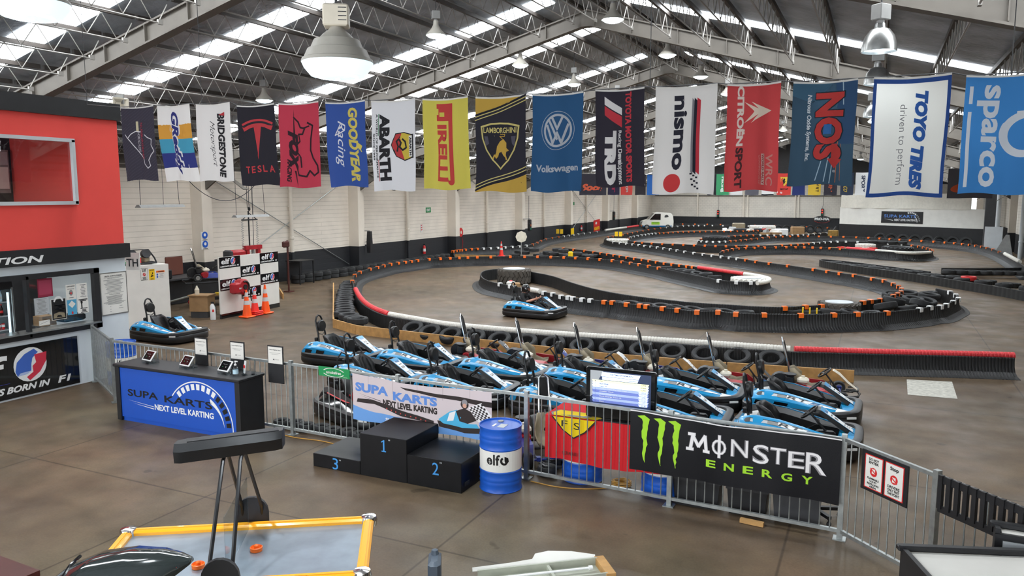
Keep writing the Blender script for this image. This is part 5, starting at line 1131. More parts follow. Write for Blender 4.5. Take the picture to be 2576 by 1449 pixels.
for k, (x, y, m_, s, lb) in enumerate(((-22.9, 18.1, dblu, (.2, .2, .22), 'small blue tub at the left end of the workbench'), (-22.9, 18.5, satin, (.5, .4, .25), 'dark tool bag on the workbench'), (-22.85, 19.15, white, (.24, .2, .3), 'white tub on the workbench'), (-22.95, 19.55, satin, (.4, .3, .34), 'black engine cover on the workbench'))):
    tag(B().m(m_).box((0, 0, s[2] / 2), s, bev=.03).obj('workshop_tub', loc=(x, y, .95), rz=k), lb, 'tub')
tag(B().m(steel).tube([(0, 0, .04), (2.2, .9, .7)], .035, 8).obj('scaffold_tube', loc=(-22.4, 17.6, .0)), 'loose steel tube leaning up in the dark of the workshop', 'tube')
# engine hoist with spring legs hung from cables
t = thing('hoist', 'hoist frame with coil springs hanging on cables over the red press', 'hoist', (-22.6, 23.4, 0))
B().m(satin).tube([(0, -.42, 2.95), (0, .42, 2.95)], .03, 7).tube([(0, -.4, 2.95), (0, 0, 3.2), (0, .4, 2.95)], .018, 6).tube([(0, -.05, 3.3), (0, -.05, 1.9)], .03, 7).lathe([(.02, 3.3), (.05, 3.34), (.05, 3.42), (.02, 3.46)], 10).obj('spreader', t)
for s in (-1, 1): B().m(alu).tube([(.04 * cos(a * .9), s * .4 + .04 * sin(a * .9), 2.9 - a * .0125) for a in range(90)], .009, 5).obj('spring', t)
B().m(dgrey).tube([(0, -.1, 3.4), (0, -.1, 5.9)], .012, 5).tube([(0, .0, 3.4), (0, .0, 5.9)], .012, 5).tube([(0, .18, 1.5), (0, .18, 5.9)], .012, 5).obj('cable', t)
t = thing('red_press', 'red workshop press behind the chequered board', 'press', (-22.6, 23.5, 0))
B().m(dred).box((0, -.3, .95), (.14, .14, 1.9)).box((0, .3, .95), (.14, .14, 1.9)).box((0, 0, 1.85), (.18, .9, .16)).box((0, -.9, 1.55), (.4, .8, .5), bev=.08).obj('frame', t); B().m(dgrey).box((0, -1.3, 1.55), (.42, .2, .52), bev=.05).obj('cap', t); B().m(steel).lathe([(.05, 1.3), (.05, 1.8)], 12).obj('ram', t)
tag(B().m(maroon).tube([(0, 0, 0), (0, 0, 2.1)], .04, 8).box((0, -.1, 1.95), (.16, .34, .26), bev=.04).box((0, 0, .02), (.3, .3, .04)).obj('pillar_drill', loc=(-21.6, 24.4, 0)), 'dark red pillar drill behind the right end of the chequered board', 'drill')
tag(B().m(satin).box((0, 0, 1.02), (.8, 1.0, .04)).box((-.35, .45, .5), (.05, .05, 1)).box((.35, .45, .5), (.05, .05, 1)).box((-.35, -.45, .5), (.05, .05, 1)).box((.35, -.45, .5), (.05, .05, 1)).box((-.3, 0, .6), (.03, .9, .7)).obj('small_table', loc=(-23.2, 27.0, 0)), 'small dark table against the black dado right of the chequered board', 'table')
for k, (y, z, lb) in enumerate(((22.2, 2.35, 'round blue ear protection sign on the pillar'), (22.2, 2.0, 'round blue eye protection sign below on the pillar'))):
    f = plane((-23.78, y, z), (0, 1, 0), (0, 0, 1)); tag(B().m(offw).box((-23.79, y, z - .02), (.01, .36, .34)).m(dblu).disc(f, 0, .02, .14, .01, 20).m(white).disc(f, 0, .03, .06, .012).m(ink).rect(f, -.12, -.17, .12, -.15, .01).obj('ppe_sign', smooth=0), lb, 'sign')
# hanging fluorescent battens
for x, y0, y1, z, lb in ((-19.4, 15.7, 17.3, 3.58, 'hanging strip light over the workshop beside the red wall'), (-20.1, 20.1, 21.7, 3.16, 'hanging strip light over the hoist')):
    t = thing('strip_light', lb, 'strip light', (x, (y0 + y1) / 2, z))
    B().m(grey).loft([[(-.13, y, 0), (-.05, y, .08), (.05, y, .08), (.13, y, 0)] for y in ((y0 - y1) / 2, (y1 - y0) / 2)]).obj('reflector', t)
    B().m(white).tube([(-.05, -.7, .01), (-.05, .7, .01)], .014, 6).tube([(.05, -.7, .01), (.05, .7, .01)], .014, 6).obj('tube', t)
    B().m(dgrey).tube([(0, -.7, .08), (0, -.7, roofz(x) - z - .03)], .008, 5).tube([(0, .1, .08), (0, .1, 3.1)], .006, 5).tube([(0, .68, .08), (0, .5, roofz(x) - z - .03)], .008, 5).obj('suspension_cord', t)
tag(B().m(dgrey).tube([(-22.6, 20.2 + .25 * k, 4.7 - 1.1 * (1 - ((k - 8) / 8) ** 2) * .9) for k in range(17)], .014, 5).obj('slack_cable'), 'slack black cable looping below the white and black flags', 'cable')
# ------------------------------------------------------------------ galvanised crowd fence
def fence(p, q, label, post0=False, post1=True, top=1.22, foot=.1, gate=False):
    p, q = V((*p, 0)), V((*q, 0)); d = q - p; L = d.length; a = atan2(d.y, d.x)
    t = thing('fence_gate' if gate else 'crowd_fence', label, 'gate' if gate else 'fence', tuple(p), a)
    B().m(steel).box((L / 2, 0, top - .02), (L - .06, .04, .04)).obj('top_rail', t); B().m(steel).box((L / 2, 0, foot), (L - .06, .04, .04)).obj('bottom_rail', t)
    n = max(2, round(L / .115)); b = B().m(steel)
    for k in range(1, n): b.tube([(L * k / n, 0, foot), (L * k / n, 0, top - .03)], .008, 6)
    b.obj('bars', t, smooth=50)
    for x, on in ((0, post0), (L, post1)):
        if on: B().m(steel).box((x, 0, .63), (.06, .06, 1.26)).box((x, 0, .006), (.14, .14, .012)).obj('post', t)
    return t
FP = [(-14.95, 10.8), (-13.1, 9.85), (-10.84, 9.82), (-8.64, 9.74), (-6.5, 9.68), (-4.31, 9.6), (-2.25, 9.5), (-.22, 9.39)]
FN = ['fence panel running from the booth wall to the corner post', 'fence panel behind the registration counter', 'fence panel behind the right end of the registration counter', 'fence panel in front of the black and red kart', 'fence panel behind the winners podium', 'fence panel in front of the red cloth table', 'fence panel behind the right half of the black banner']
for k, lb in enumerate(FN): fence(FP[k], FP[k + 1], 'galvanised ' + lb, k == 0, True)
fence(FP[-1], (.665, 8.53), 'galvanised gate carrying the two safety notices', False, True, gate=True)
fence((.665, 8.53), (1.7, 7.53), 'galvanised fence panel with a black slotted strip at the right edge', False, False)
d = V((.665 + .22, 8.53 - 9.39, 0)).normalized(); gp = plane((-.22 + d.x * .3, 9.39 + d.y * .3, 0), tuple(d), (0, 0, 1)); go = lambda u, v, dd=0: gp(u, v, .03 + dd)
t = thing('notice_board', 'black board with DO NOT ENTER and Stop notices hung on the gate', 'sign', (0, 0, 0))
b = B().m(satin); b.loft([[gp(u, v, dd) for u, v in ((0, .74), (.62, .74), (.62, 1.19), (0, 1.19))] for dd in (.022, .032)]); b.obj('backing_board', t)
for u0, hd, sub in ((.06, ('DO NOT', 'ENTER'), ('FLAMMABLE', 'LIQUID', 'REFILLING', 'AREA')), (.335, ('Stop',), ('DRIVERS', 'ONLY PAST', 'THIS POINT'))):
    g = lambda u, v, dd=0, u0=u0: gp(u0 + .225 * u, .785 + .36 * v, .034 + dd)
    b = B().m(red).rect(g, -.05, -.03, 1.05, 1.03, .0).m(offw).rect(g, 0, 0, 1, 1, .001).m(red).disc(g, .5, .52 if len(hd) > 1 else .55, .22, .002, 24, .62).m(offw).rect(g, .4, .47, .6, .62, .003).m(red).line(g, [(.32, .62), (.68, .46)], .04, .004)
    b.m(black)
    for k, s in enumerate(hd): b.text(g, s, .2 if len(hd) > 1 else .25, .86 - .1 * k if len(hd) > 1 else .78, .6 if len(hd) > 1 else .5, .08 if len(hd) > 1 else .15, bold=.035, d=.003)
    hh = .065 if len(sub) == 4 else .085
    for k, s in enumerate(sub): b.text(g, s, .15 if len(s) > 6 else .28, .27 - (hh + .02) * k, .7 if len(s) > 6 else .44, hh, bold=.035, d=.003)
    b.obj('notice_sheet', t, smooth=0)
d2 = V((1.7 - .665, 7.53 - 8.53, 0)).normalized(); sp = plane((.665 + d2.x * .06, 8.53 + d2.y * .06, 0), tuple(d2), (0, 0, 1))
b = B().m(satin)
for z0, z1 in ((.86, .93), (1.16, 1.235)): b.loft([[sp(u, z, dd) for u, z in ((0, z0), (.86, z0), (.86, z1), (0, z1))] for dd in (.022, .045)])
for k in range(10): u = .0 + .0915 * k; b.loft([[sp(u + uu, z, dd) for uu, z in ((0, .9), (.045, .9), (.045, 1.24), (0, 1.24))] for dd in (.022, .06)])
tag(b.obj('slotted_strip'), 'black slotted plastic strip hung on the fence rail at the right edge', 'strip')
# ------------------------------------------------------------------ registration counter
t = thing('registration_counter', 'black and blue registration counter with a white rev gauge logo', 'counter', (-12.05, 9.05, 0), R(.5))
W_ = 2.92
B().m(satin).box((W_ / 2, .29, 1.0), (W_, .6, .05), bev=.01).obj('top', t)
B().m(satin).box((.07, .28, .5), (.1, .52, .97)).obj('side_panel', t); B().m(satin).box((W_ - .06, .28, .5), (.1, .54, .97)).obj('side_panel', t)
f = plane((.12, .04, .1), (1, 0, 0), (0, 0, 1)); PW, PH = W_ - .23, .84
b = B().m(cblu).box((W_ / 2, .06, .52), (PW, .04, PH + .04)).box((W_ / 2, .1, .05), (PW, .06, .1)); b.obj('front_panel', t)
b = B().m(black).text(f, 'SUPA', .17, .37, .74, .125, bold=.02, d=.003).text(f, 'KARTS', 1.06, .35, 1.1, .125, bold=.02, d=.003)
b.m(white).text(f, 'NEXT LEVEL KARTING', .82, .19, 1.36, .105, bold=.03, d=.003).poly(f, [(.16, .3), (.8, .245), (.8, .235)], .003).poly(f, [(.3, .25), (.8, .21), (.8, .195)], .003)
cx, cy = 1.85, .04
b.arc(f, cx, cy, .735, .755, -4, 143, .003, 40)
for k in range(13):
    a = 4 + 10.3 * k; b.m(black if k < 5 else white).arc(f, cx, cy, .61, .71, a, a + 6.5, .003, 3)
b.m(white).poly(f, [(cx + r * cos(R(a)), cy + r * sin(R(a))) for r, a in [(.56, 2 + 6 * k) for k in range(11)] + [(.48 + .008 * k, 62 - 6 * k) for k in range(1, 11)]], .003)
b.obj('logo', t, smooth=0)
for k, x in enumerate((-11.5, -10.56, -9.66)):
    p = thing('tablet', 'white tablet on a clear stand, ' + ('at the left end of the counter', 'in the middle of the counter', 'next to the sanitiser bottle')[k], 'tablet', (x, 9.36 - .02 * k, 1.027), R(-8))
    M = Mx.Rotation(R(42), 4, 'X')
    B().m(white).box((0, 0, .13), (.27, .016, .2), bev=.007, M=Mx.Rotation(R(-38), 4, 'X')).obj('body', p)
    g0 = Mx.Translation((0, 0, .13)) @ Mx.Rotation(R(-38), 4, 'X'); g = lambda u, v, dd=0, g0=g0: g0 @ V((u, -.0085 - dd, v))
    B().m(gloss).rect(g, -.11, -.08, .11, .08).m(lgrey).text(g, 'Registration', -.05, .02, .1, .012, d=.004).m(green).disc(g, -.04, -.02, .008, .004, 8).m(grey).rect(g, .03, -.03, .05, -.01, .004).obj('screen', p, smooth=0)
    B().m(perspex).box((0, .02, .004), (.24, .2, .006)).box((-.1, .06, .09), (.004, .12, .17)).box((.1, .06, .09), (.004, .12, .17)).box((0, -.08, .03), (.22, .005, .04)).obj('stand', p)
t = thing('sanitiser_bottle', 'clear pump bottle of hand sanitiser on the counter', 'bottle', (-9.42, 9.3, 1.026))
B().m(perspex).lathe([(.02, 0), (.045, .005), (.045, .13), (.02, .16), (.018, .17)], 16).obj('body', t); B().m(wat).lathe([(.0461, .03), (.0461, .1)], 16, caps=False).obj('label', t); B().m(white).lathe([(.02, .17), (.02, .19), (.006, .195), (.006, .23)], 10).box((.02, 0, .235), (.06, .016, .014)).obj('pump', t)
for k, (x, y, lb) in enumerate(((-9.3, 9.4, 'clear brochure holder with leaflets beside the sanitiser'), (-9.2, 9.5, 'taller clear brochure holder at the right end of the counter'))):
    t = thing('brochure_holder', lb, 'brochure holder', (x, y, 1.027), R(-30))
    B().m(perspex).box((0, 0, .12), (.1, .005, .24), M=Mx.Rotation(-.15, 4, 'X')).box((0, -.04, .05), (.1, .005, .1)).box((0, -.02, .003), (.1, .08, .005)).obj('holder', t)
    if not k: B().m(white).box((0, -.01, .13), (.08, .012, .2), M=Mx.Rotation(-.15, 4, 'X')).m(red).box((0, -.019, .14), (.08, .004, .05)).obj('leaflets', t)
for k, (x0, x1, z0, lb) in enumerate(((-10.72, -10.42, .9, 'left of three'), (-9.89, -9.57, .9, 'middle of three'), (-9.06, -8.73, .87, 'right of three'))):
    t = thing('register_board', 'black board with a white registration sheet on the fence, ' + lb, 'sign', ((x0 + x1) / 2, 9.67, z0))
    w = x1 - x0; B().m(satin).box((0, 0, (1.5 - z0) / 2), (w, .012, 1.5 - z0)).obj('board', t)
    g = plane((-w / 2 + .015, -.008, 1.5 - z0 - .3), (1, 0, 0), (0, 0, 1)); b = B().m(offw).rect(g, 0, 0, w - .03, .28).m(ink).text(g, 'Please Register Here', .03, .22, w - .09, .018, bold=.03, d=.004)
    lines(b, lambda u, v, dd=0: g(u * (w - .03), v * .28, dd + .003), 2, .64, .56, grey, .1, .9, .008); b.m(ink).poly(g, [(.1, .06), (.12, .085), (.14, .06)], .004).text(g, 'SUPA KARTS', .15, .065, .08, .01, d=.004); b.obj('printed_sheet', t, smooth=0)
# ------------------------------------------------------------------ podium
pod_m = mat('podium_black', (.006, .006, .007), .4, noise=.2, spec=.3)
t = thing('winners_podium', 'black three-step winners podium with blue numbers', 'podium', (-7.36, 8.7, 0))
for x0, x1, z, num, nx in ((0, .85, .2, '3', .36), (.85, 1.64, .62, '1', 1.22), (1.64, 2.5, .42, '2', 2.05)):
    s = B().m(pod_m).box(((x0 + x1) / 2, .43, z / 2), (x1 - x0 - .004, .86, z), bev=.006).obj('step', t)
    f = plane((0, -.001, 0), (1, 0, 0), (0, 0, 1)); h = .17
    nb = B().m(mat('number_blue_' + num, srgb('3f8fd0'), .5)).text(f, num, nx, z - h - (.02 if num == '3' else .05), .1, h, bold=.0, d=.003) if num != '1' else B().m(mat('number_blue_stem', srgb('3f8fd0'), .5)).poly(f, [(nx + .03, z - h - .05), (nx + .055, z - h - .05), (nx + .055, z - .05), (nx + .04, z - .05), (nx, z - .075), (nx, z - .09), (nx + .03, z - .075)], .003).rect(f, nx + .005, z - h - .05, nx + .08, z - h - .035, .004)
    nb.m(lgrey).text(f, '"', nx + .12, z - .05, .03, .02, d=.003).obj('number', s, smooth=0)
B().m(dark).box((2.503, .15, .1), (.008, .12, .05)).obj('hand_hole', t)
# ------------------------------------------------------------------ oil drums
def drum(x, y, z, rz, label, lettered=True):
    t = thing('oil_drum', label, 'drum', (x, y, z), rz)
    B().m(dblu).lathe([(.02, 0), (.285, 0), (.293, .01), (.285, .02), (.285, .1), (.291, .12), (.285, .14), (.285, .16), (.291, .18), (.285, .2), (.285, .27), (.293, .285), (.285, .3), (.285, .58), (.293, .595), (.285, .61), (.285, .68), (.291, .7), (.285, .72), (.285, .74), (.291, .76), (.285, .78), (.285, .86), (.294, .875), (.294, .89), (.28, .89), (.278, .872), (.02, .872)], 40).obj('shell', t, smooth=40)
    cyl = lambda u, v, dd=0: V((cos(u / .286) * (.286 + dd), sin(u / .286) * (.286 + dd), v))
    b = B().m(offw); n = 40
    for k in range(n):
        u0, u1 = 2 * pi * .286 * k / n, 2 * pi * .286 * (k + 1) / n; b.rect(cyl, u0, .3, u1, .58, .001)
    if lettered:
        for o in (0, .62, 1.24):
            for ci, (c, w) in enumerate((('e', .085), ('l', .024), ('f', .06))): b.m(black).text(cyl, c, o + (0, .097, .128)[ci], .40, w, .1 if c == 'e' else .145, bold=.03, d=.003)
            b.m(black).arc(cyl, o + .25, .46, .03, .06, 120, 290, .003, 10).poly(cyl, [(o + .25, .46), (o + .25, .52), (o + .3, .5), (o + .31, .45), (o + .27, .4)], .003).rect(cyl, o + .0, .385, o + .19, .39, .003)
    b.obj('printed_band', t, smooth=60)
    B().m(grey).lathe([(.01, .872), (.04, .872), (.04, .885), (.01, .885)], 14, (-.12, -.1, 0)).obj('bung', t)
    B().m(lgrey).box((.02, .05, .874), (.16, .1, .003), rz=.3).m(offw).box((.06, -.06, .874), (.12, .03, .003), rz=.3).obj('top_label', t)
    return t
drum(-4.5, 9.16, 0, R(-104), 'blue and white lettered oil drum beside the podium, in front of the fence')
drum(-14.35, 11.0, 0, R(-77), 'blue and white oil drum behind the fence at the booth corner')
drum(-3.6, 9.95, 0, R(200), 'blue oil drum under the left end of the red cloth')
drum(-2.45, 9.95, 0, R(200), 'blue oil drum behind the left end of the black banner')
# red cloth over the drum table, with shield print
tb = tag(B().m(satin).box((0, 0, 0), (1.55, .62, .04)).obj('table_top', loc=(-3.1, 10.0, .91)), 'board across two drums under the red cloth', 'table')
fred = cloth('table_red_cloth', srgb('c8262c'), .0); shy = cloth('shield_yellow', srgb('e2c21c'), 0)
x0, x1, ya, yb, zt = -4.05, -2.3, 9.66, 10.34, .945
b = B().m(fred); 
n = 44
b.add([(x0, ya, zt), (x1, ya, zt), (x1, yb, zt), (x0, yb, zt)], [(0, 1, 2, 3)])
def drape(p, q, nx, ny, hm):
    vs = []; fs = []
    for k in range(n + 1):
        for j in range(6):
            t_ = k / n; v = j / 5; w = .012 * sin(t_ * 30) * v + .02 * v
            vs.append((p[0] + (q[0] - p[0]) * t_ + nx * w, p[1] + (q[1] - p[1]) * t_ + ny * w, zt - hm * v + .02 * sin(t_ * 7 + 1) * v))
    for k in range(n):
        for j in range(5): a = k * 6 + j; fs.append((a, a + 1, a + 7, a + 6))
    b.add(vs, fs)
drape((x0, ya), (x1, ya), 0, -1, .62); drape((x0, yb), (x0, ya), -1, 0, .6); drape((x1, ya), (x1, yb), 1, 0, .6)
tp = lambda u, v, dd=0: V((-3.62 + u * .9, ya + .42 * v if v > 0 else ya - .026 - dd, zt + .004 + dd if v > 0 else zt + v * .36))
sh = [(-.36, .62), (.36, .62), (.42, .3), (.36, .02)]
b.m(black).poly(tp, [(-.37, .68), (.37, .68), (.44, .3), (.37, .01), (-.37, .01), (-.44, .3)], .002).poly(tp, [(-.37, -.005), (-.19, -.5), (0, -.8), (.19, -.5), (.37, -.005)], .002)
b.m(shy).poly(tp, [(-.34, .64), (.34, .64), (.4, .3), (.345, .01), (-.345, .01), (-.4, .3)], .004).poly(tp, [(-.34, -.005), (-.17, -.48), (0, -.74), (.17, -.48), (.34, -.005)], .004)
b.m(black).poly(tp, [(-.25, .1), (-.1, .2), (.1, .22), (.22, .42), (.28, .3), (.18, .12), (.26, .04), (.1, .08), (-.05, .04), (-.12, .1)], .007).text(tp, 'S', .0, -.42, .1, .26, bold=.0, d=.006).text(tp, 'F', -.2, -.36, .1, .24, bold=.0, d=.006)
b.m(maroon).text(lambda u, v, dd=0: V((-3.78 + u, ya - .04 - dd, .42 + v)), 'FERRARI', 0, 0, .22, .05, d=.003)
tag(b.obj('red_tablecloth', smooth=50), 'red cloth with a yellow horse shield draped over the drum table', 'tablecloth')
# race-time screen
t = thing('race_time_screen', 'black TV showing top times of the month behind the fence', 'screen', (-3.0, 9.76, .947), 0)
B().m(gloss).box((0, 0, .37), (.97, .07, .7), bev=.015).obj('bezel', t); B().m(satin).box((0, .03, .035), (.3, .05, .07)).box((0, .02, .006), (.5, .22, .012)).obj('foot', t)
s1 = mat('screen_navy', srgb('26324f'), .3, emit=.4); s2 = mat('screen_ice', srgb('c3d5f2'), .3, emit=.75); s3 = mat('screen_lilac', srgb('8796cf'), .3, emit=.55); s4 = mat('screen_yellow', srgb('d8d9a0'), .3, emit=.7); s5 = mat('screen_slate', srgb('5c6aa6'), .3, emit=.5); s6 = mat('screen_ink', srgb('3b4468'), .3, emit=.3)
f = plane((-.42, -.0375, .22), (1, 0, 0), (0, 0, 1)); g = lambda u, v, dd=0: f(u * .84, v * .46, dd)
b = B().m(s1).rect(g, 0, 0, 1, 1, .001).m(mat('screen_fog', srgb('8b8f92'), .3, emit=.4)).poly(g, [(0, 1), (.22, 1), (.1, .6), (.06, .3), (0, .2)], .002)
b.m(s2).poly(g, [(.18, .84), (.8, .84), (.83, .97), (.2, .97)], .003).poly(g, [(.2, .74), (.78, .74), (.8, .83), (.2, .83)], .003)
b.m(s6).text(g, 'TOP TIMES OF THE MONTH', .33, .89, .38, .045, bold=.03, d=.006).text(g, 'Clubspeed', .62, .765, .13, .03, d=.006, bold=.02).text(g, 'Top times of month', .32, .77, .2, .02, d=.006)
rows = ['Tay', 'BLACKR68', 'Devo_am', 'Outlast From The Top Rope', 'Jonathan Camp', 'Suttondalegamers', 'Rock Energy Team III', 'Philly', 'Kurt']
tm = ['22.936', '22.966', '22.997', '23.076', '23.162', '23.242', '23.295', '23.726', '23.8']
for k in range(9):
    y = .655 - .075 * k; m_ = s4 if k == 0 else s2 if k < 3 else s3 if k % 2 else s5
    b.m(m_).poly(g, [(.05, y), (.95, y), (.97, y + .072), (.03, y + .072)], .003).m(s2 if k > 2 else s4).poly(g, [(.82, y + .004), (.94, y + .004), (.95, y + .066), (.8, y + .066)], .004).m(s6 if k < 3 else white)
    b.text(g, rows[k], .16, y + .018, .018 * len(rows[k]), .04, bold=.03, d=.006).m(s6).text(g, tm[k], .84, y + .018, .08, .038, bold=.02, d=.007).text(g, str(k + 1), .08, y + .02, .012, .035, d=.006)
b.obj('screen', t, smooth=0)
# ------------------------------------------------------------------ banners on the fence
blk = cloth('banner_black_vinyl', srgb('17171a'), 0); blk.node_tree.nodes['Principled BSDF'].inputs['Roughness'].default_value = .35
vw = cloth('banner_white_ink', srgb('e4e0df'), 0); vl = cloth('banner_lime_ink', srgb('9fd236'), 0); vg = cloth('banner_grey_ink', srgb('8d8a8c'), 0)
def banner(b, p, q, z0, z1, w, h, label, sag, seed, n=.05):
    p, q = V((*p, 0)), V((*q, 0)); d = (q - p).normalized(); nn = V((d.y, -d.x, 0)); L = (q - p).length; rnd = random.Random(seed); a, c = rnd.random() * 6, rnd.random() * 6
    def bend(x, y, dd):
        u, v = x / w, y / h
        e = .02 * sin(u * 11 + a + v) * (.4 + .6 * abs(v - .5)) + .012 * sin(u * 23 + c)
        zz = z0 + (z1 - z0) * v - sag * (sin(pi * u) * v - .4 * sin(u * 9 + a) * (.2))
        return p + d * L * u + nn * (.035 + e + dd * .004) + V((0, 0, zz))
    b.fit([w * k / 36 for k in range(1, 36)], [h * k / 8 for k in range(1, 8)], bend)
    return tag(b.obj('fence_banner', smooth=60), label, 'banner')
b = B().m(blk).rect(FL, 0, 0, 248, 80, 0).m(vw).rect(FL, 0, 78.5, 248, 80, .5)
for x0 in (14, 35, 54):    # three claw strokes
    rnd = random.Random(x0); l, r = [], []
    for k in range(15):
        y = 70 - 4.2 * k; wv = 3.2 * (1 - (k / 14) ** 2) + .4
        l.append((x0 + 5 - wv + rnd.uniform(-.9, .9) + sin(k) * .8, y)); r.append((x0 + 5 + wv + rnd.uniform(-.9, .9) + sin(k) * .8, y))
    b.m(vl).poly(FL, l + r[::-1], .8).poly(FL, [(x0 - 5, 73), (x0 + 4, 75), (x0 + 11, 71), (x0 + 9, 62), (x0 + 3, 63), (x0 + 2, 69)], .8)
for m_, o, dd, bo in ((vg, .6, .7, .03), (vw, 0, 1.0, -.005)):
    b.m(m_)
    for a_, c_ in (((77, 41), (80, 61)), ((79, 61), (87, 46)), ((87, 46), (95, 61)), ((95, 61), (97, 41)), ((75, 61), (82, 61)), ((73, 41), (80, 41)), ((94, 41), (100, 41))): b.line(FL, [a_, c_], 3.6 + 2 * o, dd)
    for c, x, y, w, h in (('O', 104, 40, 17, 20), ('N', 127, 41, 19, 22), ('S', 152, 36, 18, 24), ('T', 172, 39, 17, 20), ('E', 192, 37, 17, 20), ('R', 211, 33, 22, 25)): b.text(FL, c, x - o, y - o, w + 2 * o, h + 2 * o, bold=bo, d=dd)
    b.rect(FL, 111.4 - o, 36 - o, 114.4 + o, 66 + o, dd)
b.m(vl)
for k, c in enumerate('ENERGY'): b.text(FL, c, 97 + 22 * k, 21 - .5 * k, 12, 10, bold=.03, d=.9)
banner(b, (-2.76, 9.46), (-.24, 9.33), .44, 1.23, 248, 80, 'black banner with three green claw marks and white lettering on the fence', .03, 3)
pk = cloth('banner_pale_pink', srgb('cdbfc0'), .05); pb = cloth('banner_sky_blue', srgb('6f9ed8'), .05); pt = cloth('banner_text_blue', srgb('5f86c8'), 0); pd = cloth('banner_dark', srgb('37302f'), 0); pl_ = cloth('banner_line', srgb('a89c9c'), 0)
b = B().m(pk).rect(FL, 0, 0, 246, 76, 0)
b.m(pb).poly(FL, [(0, 0), (246, 0), (246, 12), (180, 10), (90, 16), (40, 17), (0, 24)], .3)
b.m(pd).poly(FL, [(8, 30), (40, 31), (60, 26), (90, 19), (150, 14), (150, 20), (110, 26), (60, 34), (30, 38), (10, 36)], .4).poly(FL, [(90, 69), (246, 60), (246, 52), (150, 60), (100, 65)], .4)
b.m(pl_)
for k in range(5): b.rect(FL, 30 + 45 * k, 55, 30.6 + 45 * k, 76, .3)
b.m(cloth('banner_clip_red', srgb('c8504a'), 0))
for k in range(9): b.rect(FL, 62 + 9 * k, 26 - 1.2 * k, 64 + 9 * k, 28 - 1.2 * k, .6)
b.m(pt).text(FL, 'SUPA', 6, 48, 60, 15, bold=.05, d=.6).text(FL, 'KARTS', 76, 44, 80, 15, bold=.05, d=.6)
b.m(pd).text(FL, 'NEXT LEVEL KARTING', 56, 31, 100, 11, bold=.05, d=.7).poly(FL, [(10, 46), (52, 38), (52, 37)], .6).poly(FL, [(16, 42), (52, 35), (52, 33.6)], .6)
kb = cloth('banner_kart_blue', srgb('4fa9cf'), 0)
b.m(pd).poly(FL, [(156, 22), (160, 12), (200, 6), (228, 10), (230, 18), (200, 20)], .6).m(kb).poly(FL, [(158, 24), (176, 38), (188, 42), (190, 36), (206, 22), (222, 24), (226, 18), (196, 14), (166, 18)], .8).m(vw).poly(FL, [(176, 36), (186, 40), (182, 24), (172, 22)], 1)
b.m(pd).poly(FL, [(186, 40), (200, 46), (212, 42), (222, 30), (206, 22), (192, 24)], .9).disc(FL, 201, 52, 7, 1.0).m(vg).disc(FL, 201, 55, 5, 1.2).m(cloth('banner_face', srgb('c99a86'), 0)).disc(FL, 201, 50, 3.6, 1.4)
b.m(vw).poly(FL, [(208, 48), (230, 58), (246, 40), (240, 20), (222, 30)], 1.1).m(pd)
for i in range(8):
    for j in range(8):
        if (i + j) % 2: u, v = i / 8, j / 8; A = lambda u, v: (208 + 24 * u + 14 * v, 48 + 9 * u - 17 * v - 8 * u * v); b.poly(FL, [A(u, v), A(u + .125, v), A(u + .125, v + .125), A(u, v + .125)], 1.4)
b.m(vw).text(FL, 'SUPAKARTS.CO.NZ', 60, 5, 95, 6, bold=.03, d=.6)
banner(b, (-7.33, 9.69), (-4.84, 9.6), .46, 1.2, 246, 76, 'pale banner with blue lettering and a kart picture on the fence behind the podium', .05, 8)
f = plane((-8.02, 9.69, 1.09), (1, -.035, 0), (0, 0, 1)); b = B().m(green).loft([[f(u, v, dd) for u, v in ((0, 0), (.63, 0), (.63, .155), (0, .155))] for dd in (0, .008)])
b.m(offw).text(f, 'smokefree', .16, .05, .3, .05, bold=.02, d=.011).arc(f, .31, .075, .2, .225, 20, 160, .011, 16, .32).arc(f, .31, .075, .2, .225, 200, 340, .011, 16, .32).text(f, 'its all there', .5, .012, .09, .014, d=.011)
tag(b.obj('smokefree_sign', smooth=0), 'green sign with a white oval on the fence rail', 'sign')
# ------------------------------------------------------------------ behind the fence
kt = tyre_mesh(.14, .065, .13, rubber, 'racing_tyre', 0, 20); fk = True
for k, (x, y) in enumerate([(-9.12 + .275 * k, 10.0 + .05 * (k % 2)) for k in range(7)] + [(-7.2 + .275 * k, 9.95) for k in range(3)] + [(-4.1, 9.85), (-4.16, 10.15), (-3.98, 10.4)]):
    o = kt if fk else kt.copy()
    if not fk: C.objects.link(o)
    fk = False; o.location = (x, y, .066); tag(o, 'small black kart tyre lying in the row along the fence foot', 'tyre', 'kart tyres along the fence')
for k, (x, w, h, m_, lb) in enumerate(((-1.93, .62, .4, satin, 'black crate under the left part of the black banner'), (-1.3, .5, .38, satin, 'black crate under the middle of the black banner'), (-.72, .58, .44, dgrey, 'dark grey tub under the right part of the black banner'))):
    tag(B().m(m_).loft([[(-w / 2 * s, -.22 * s, z), (w / 2 * s, -.22 * s, z), (w / 2 * s, .22 * s, z), (-w / 2 * s, .22 * s, z)] for z, s in ((0, .85), (h - .05, .96), (h - .05, 1.02), (h, 1.02))]).obj('storage_crate', loc=(x, 9.78, 0)), lb, 'crate')
t = thing('office_chair_base', 'black chair base with a castor poking out by the gate post', 'chair base', (-.55, 9.95, 0))
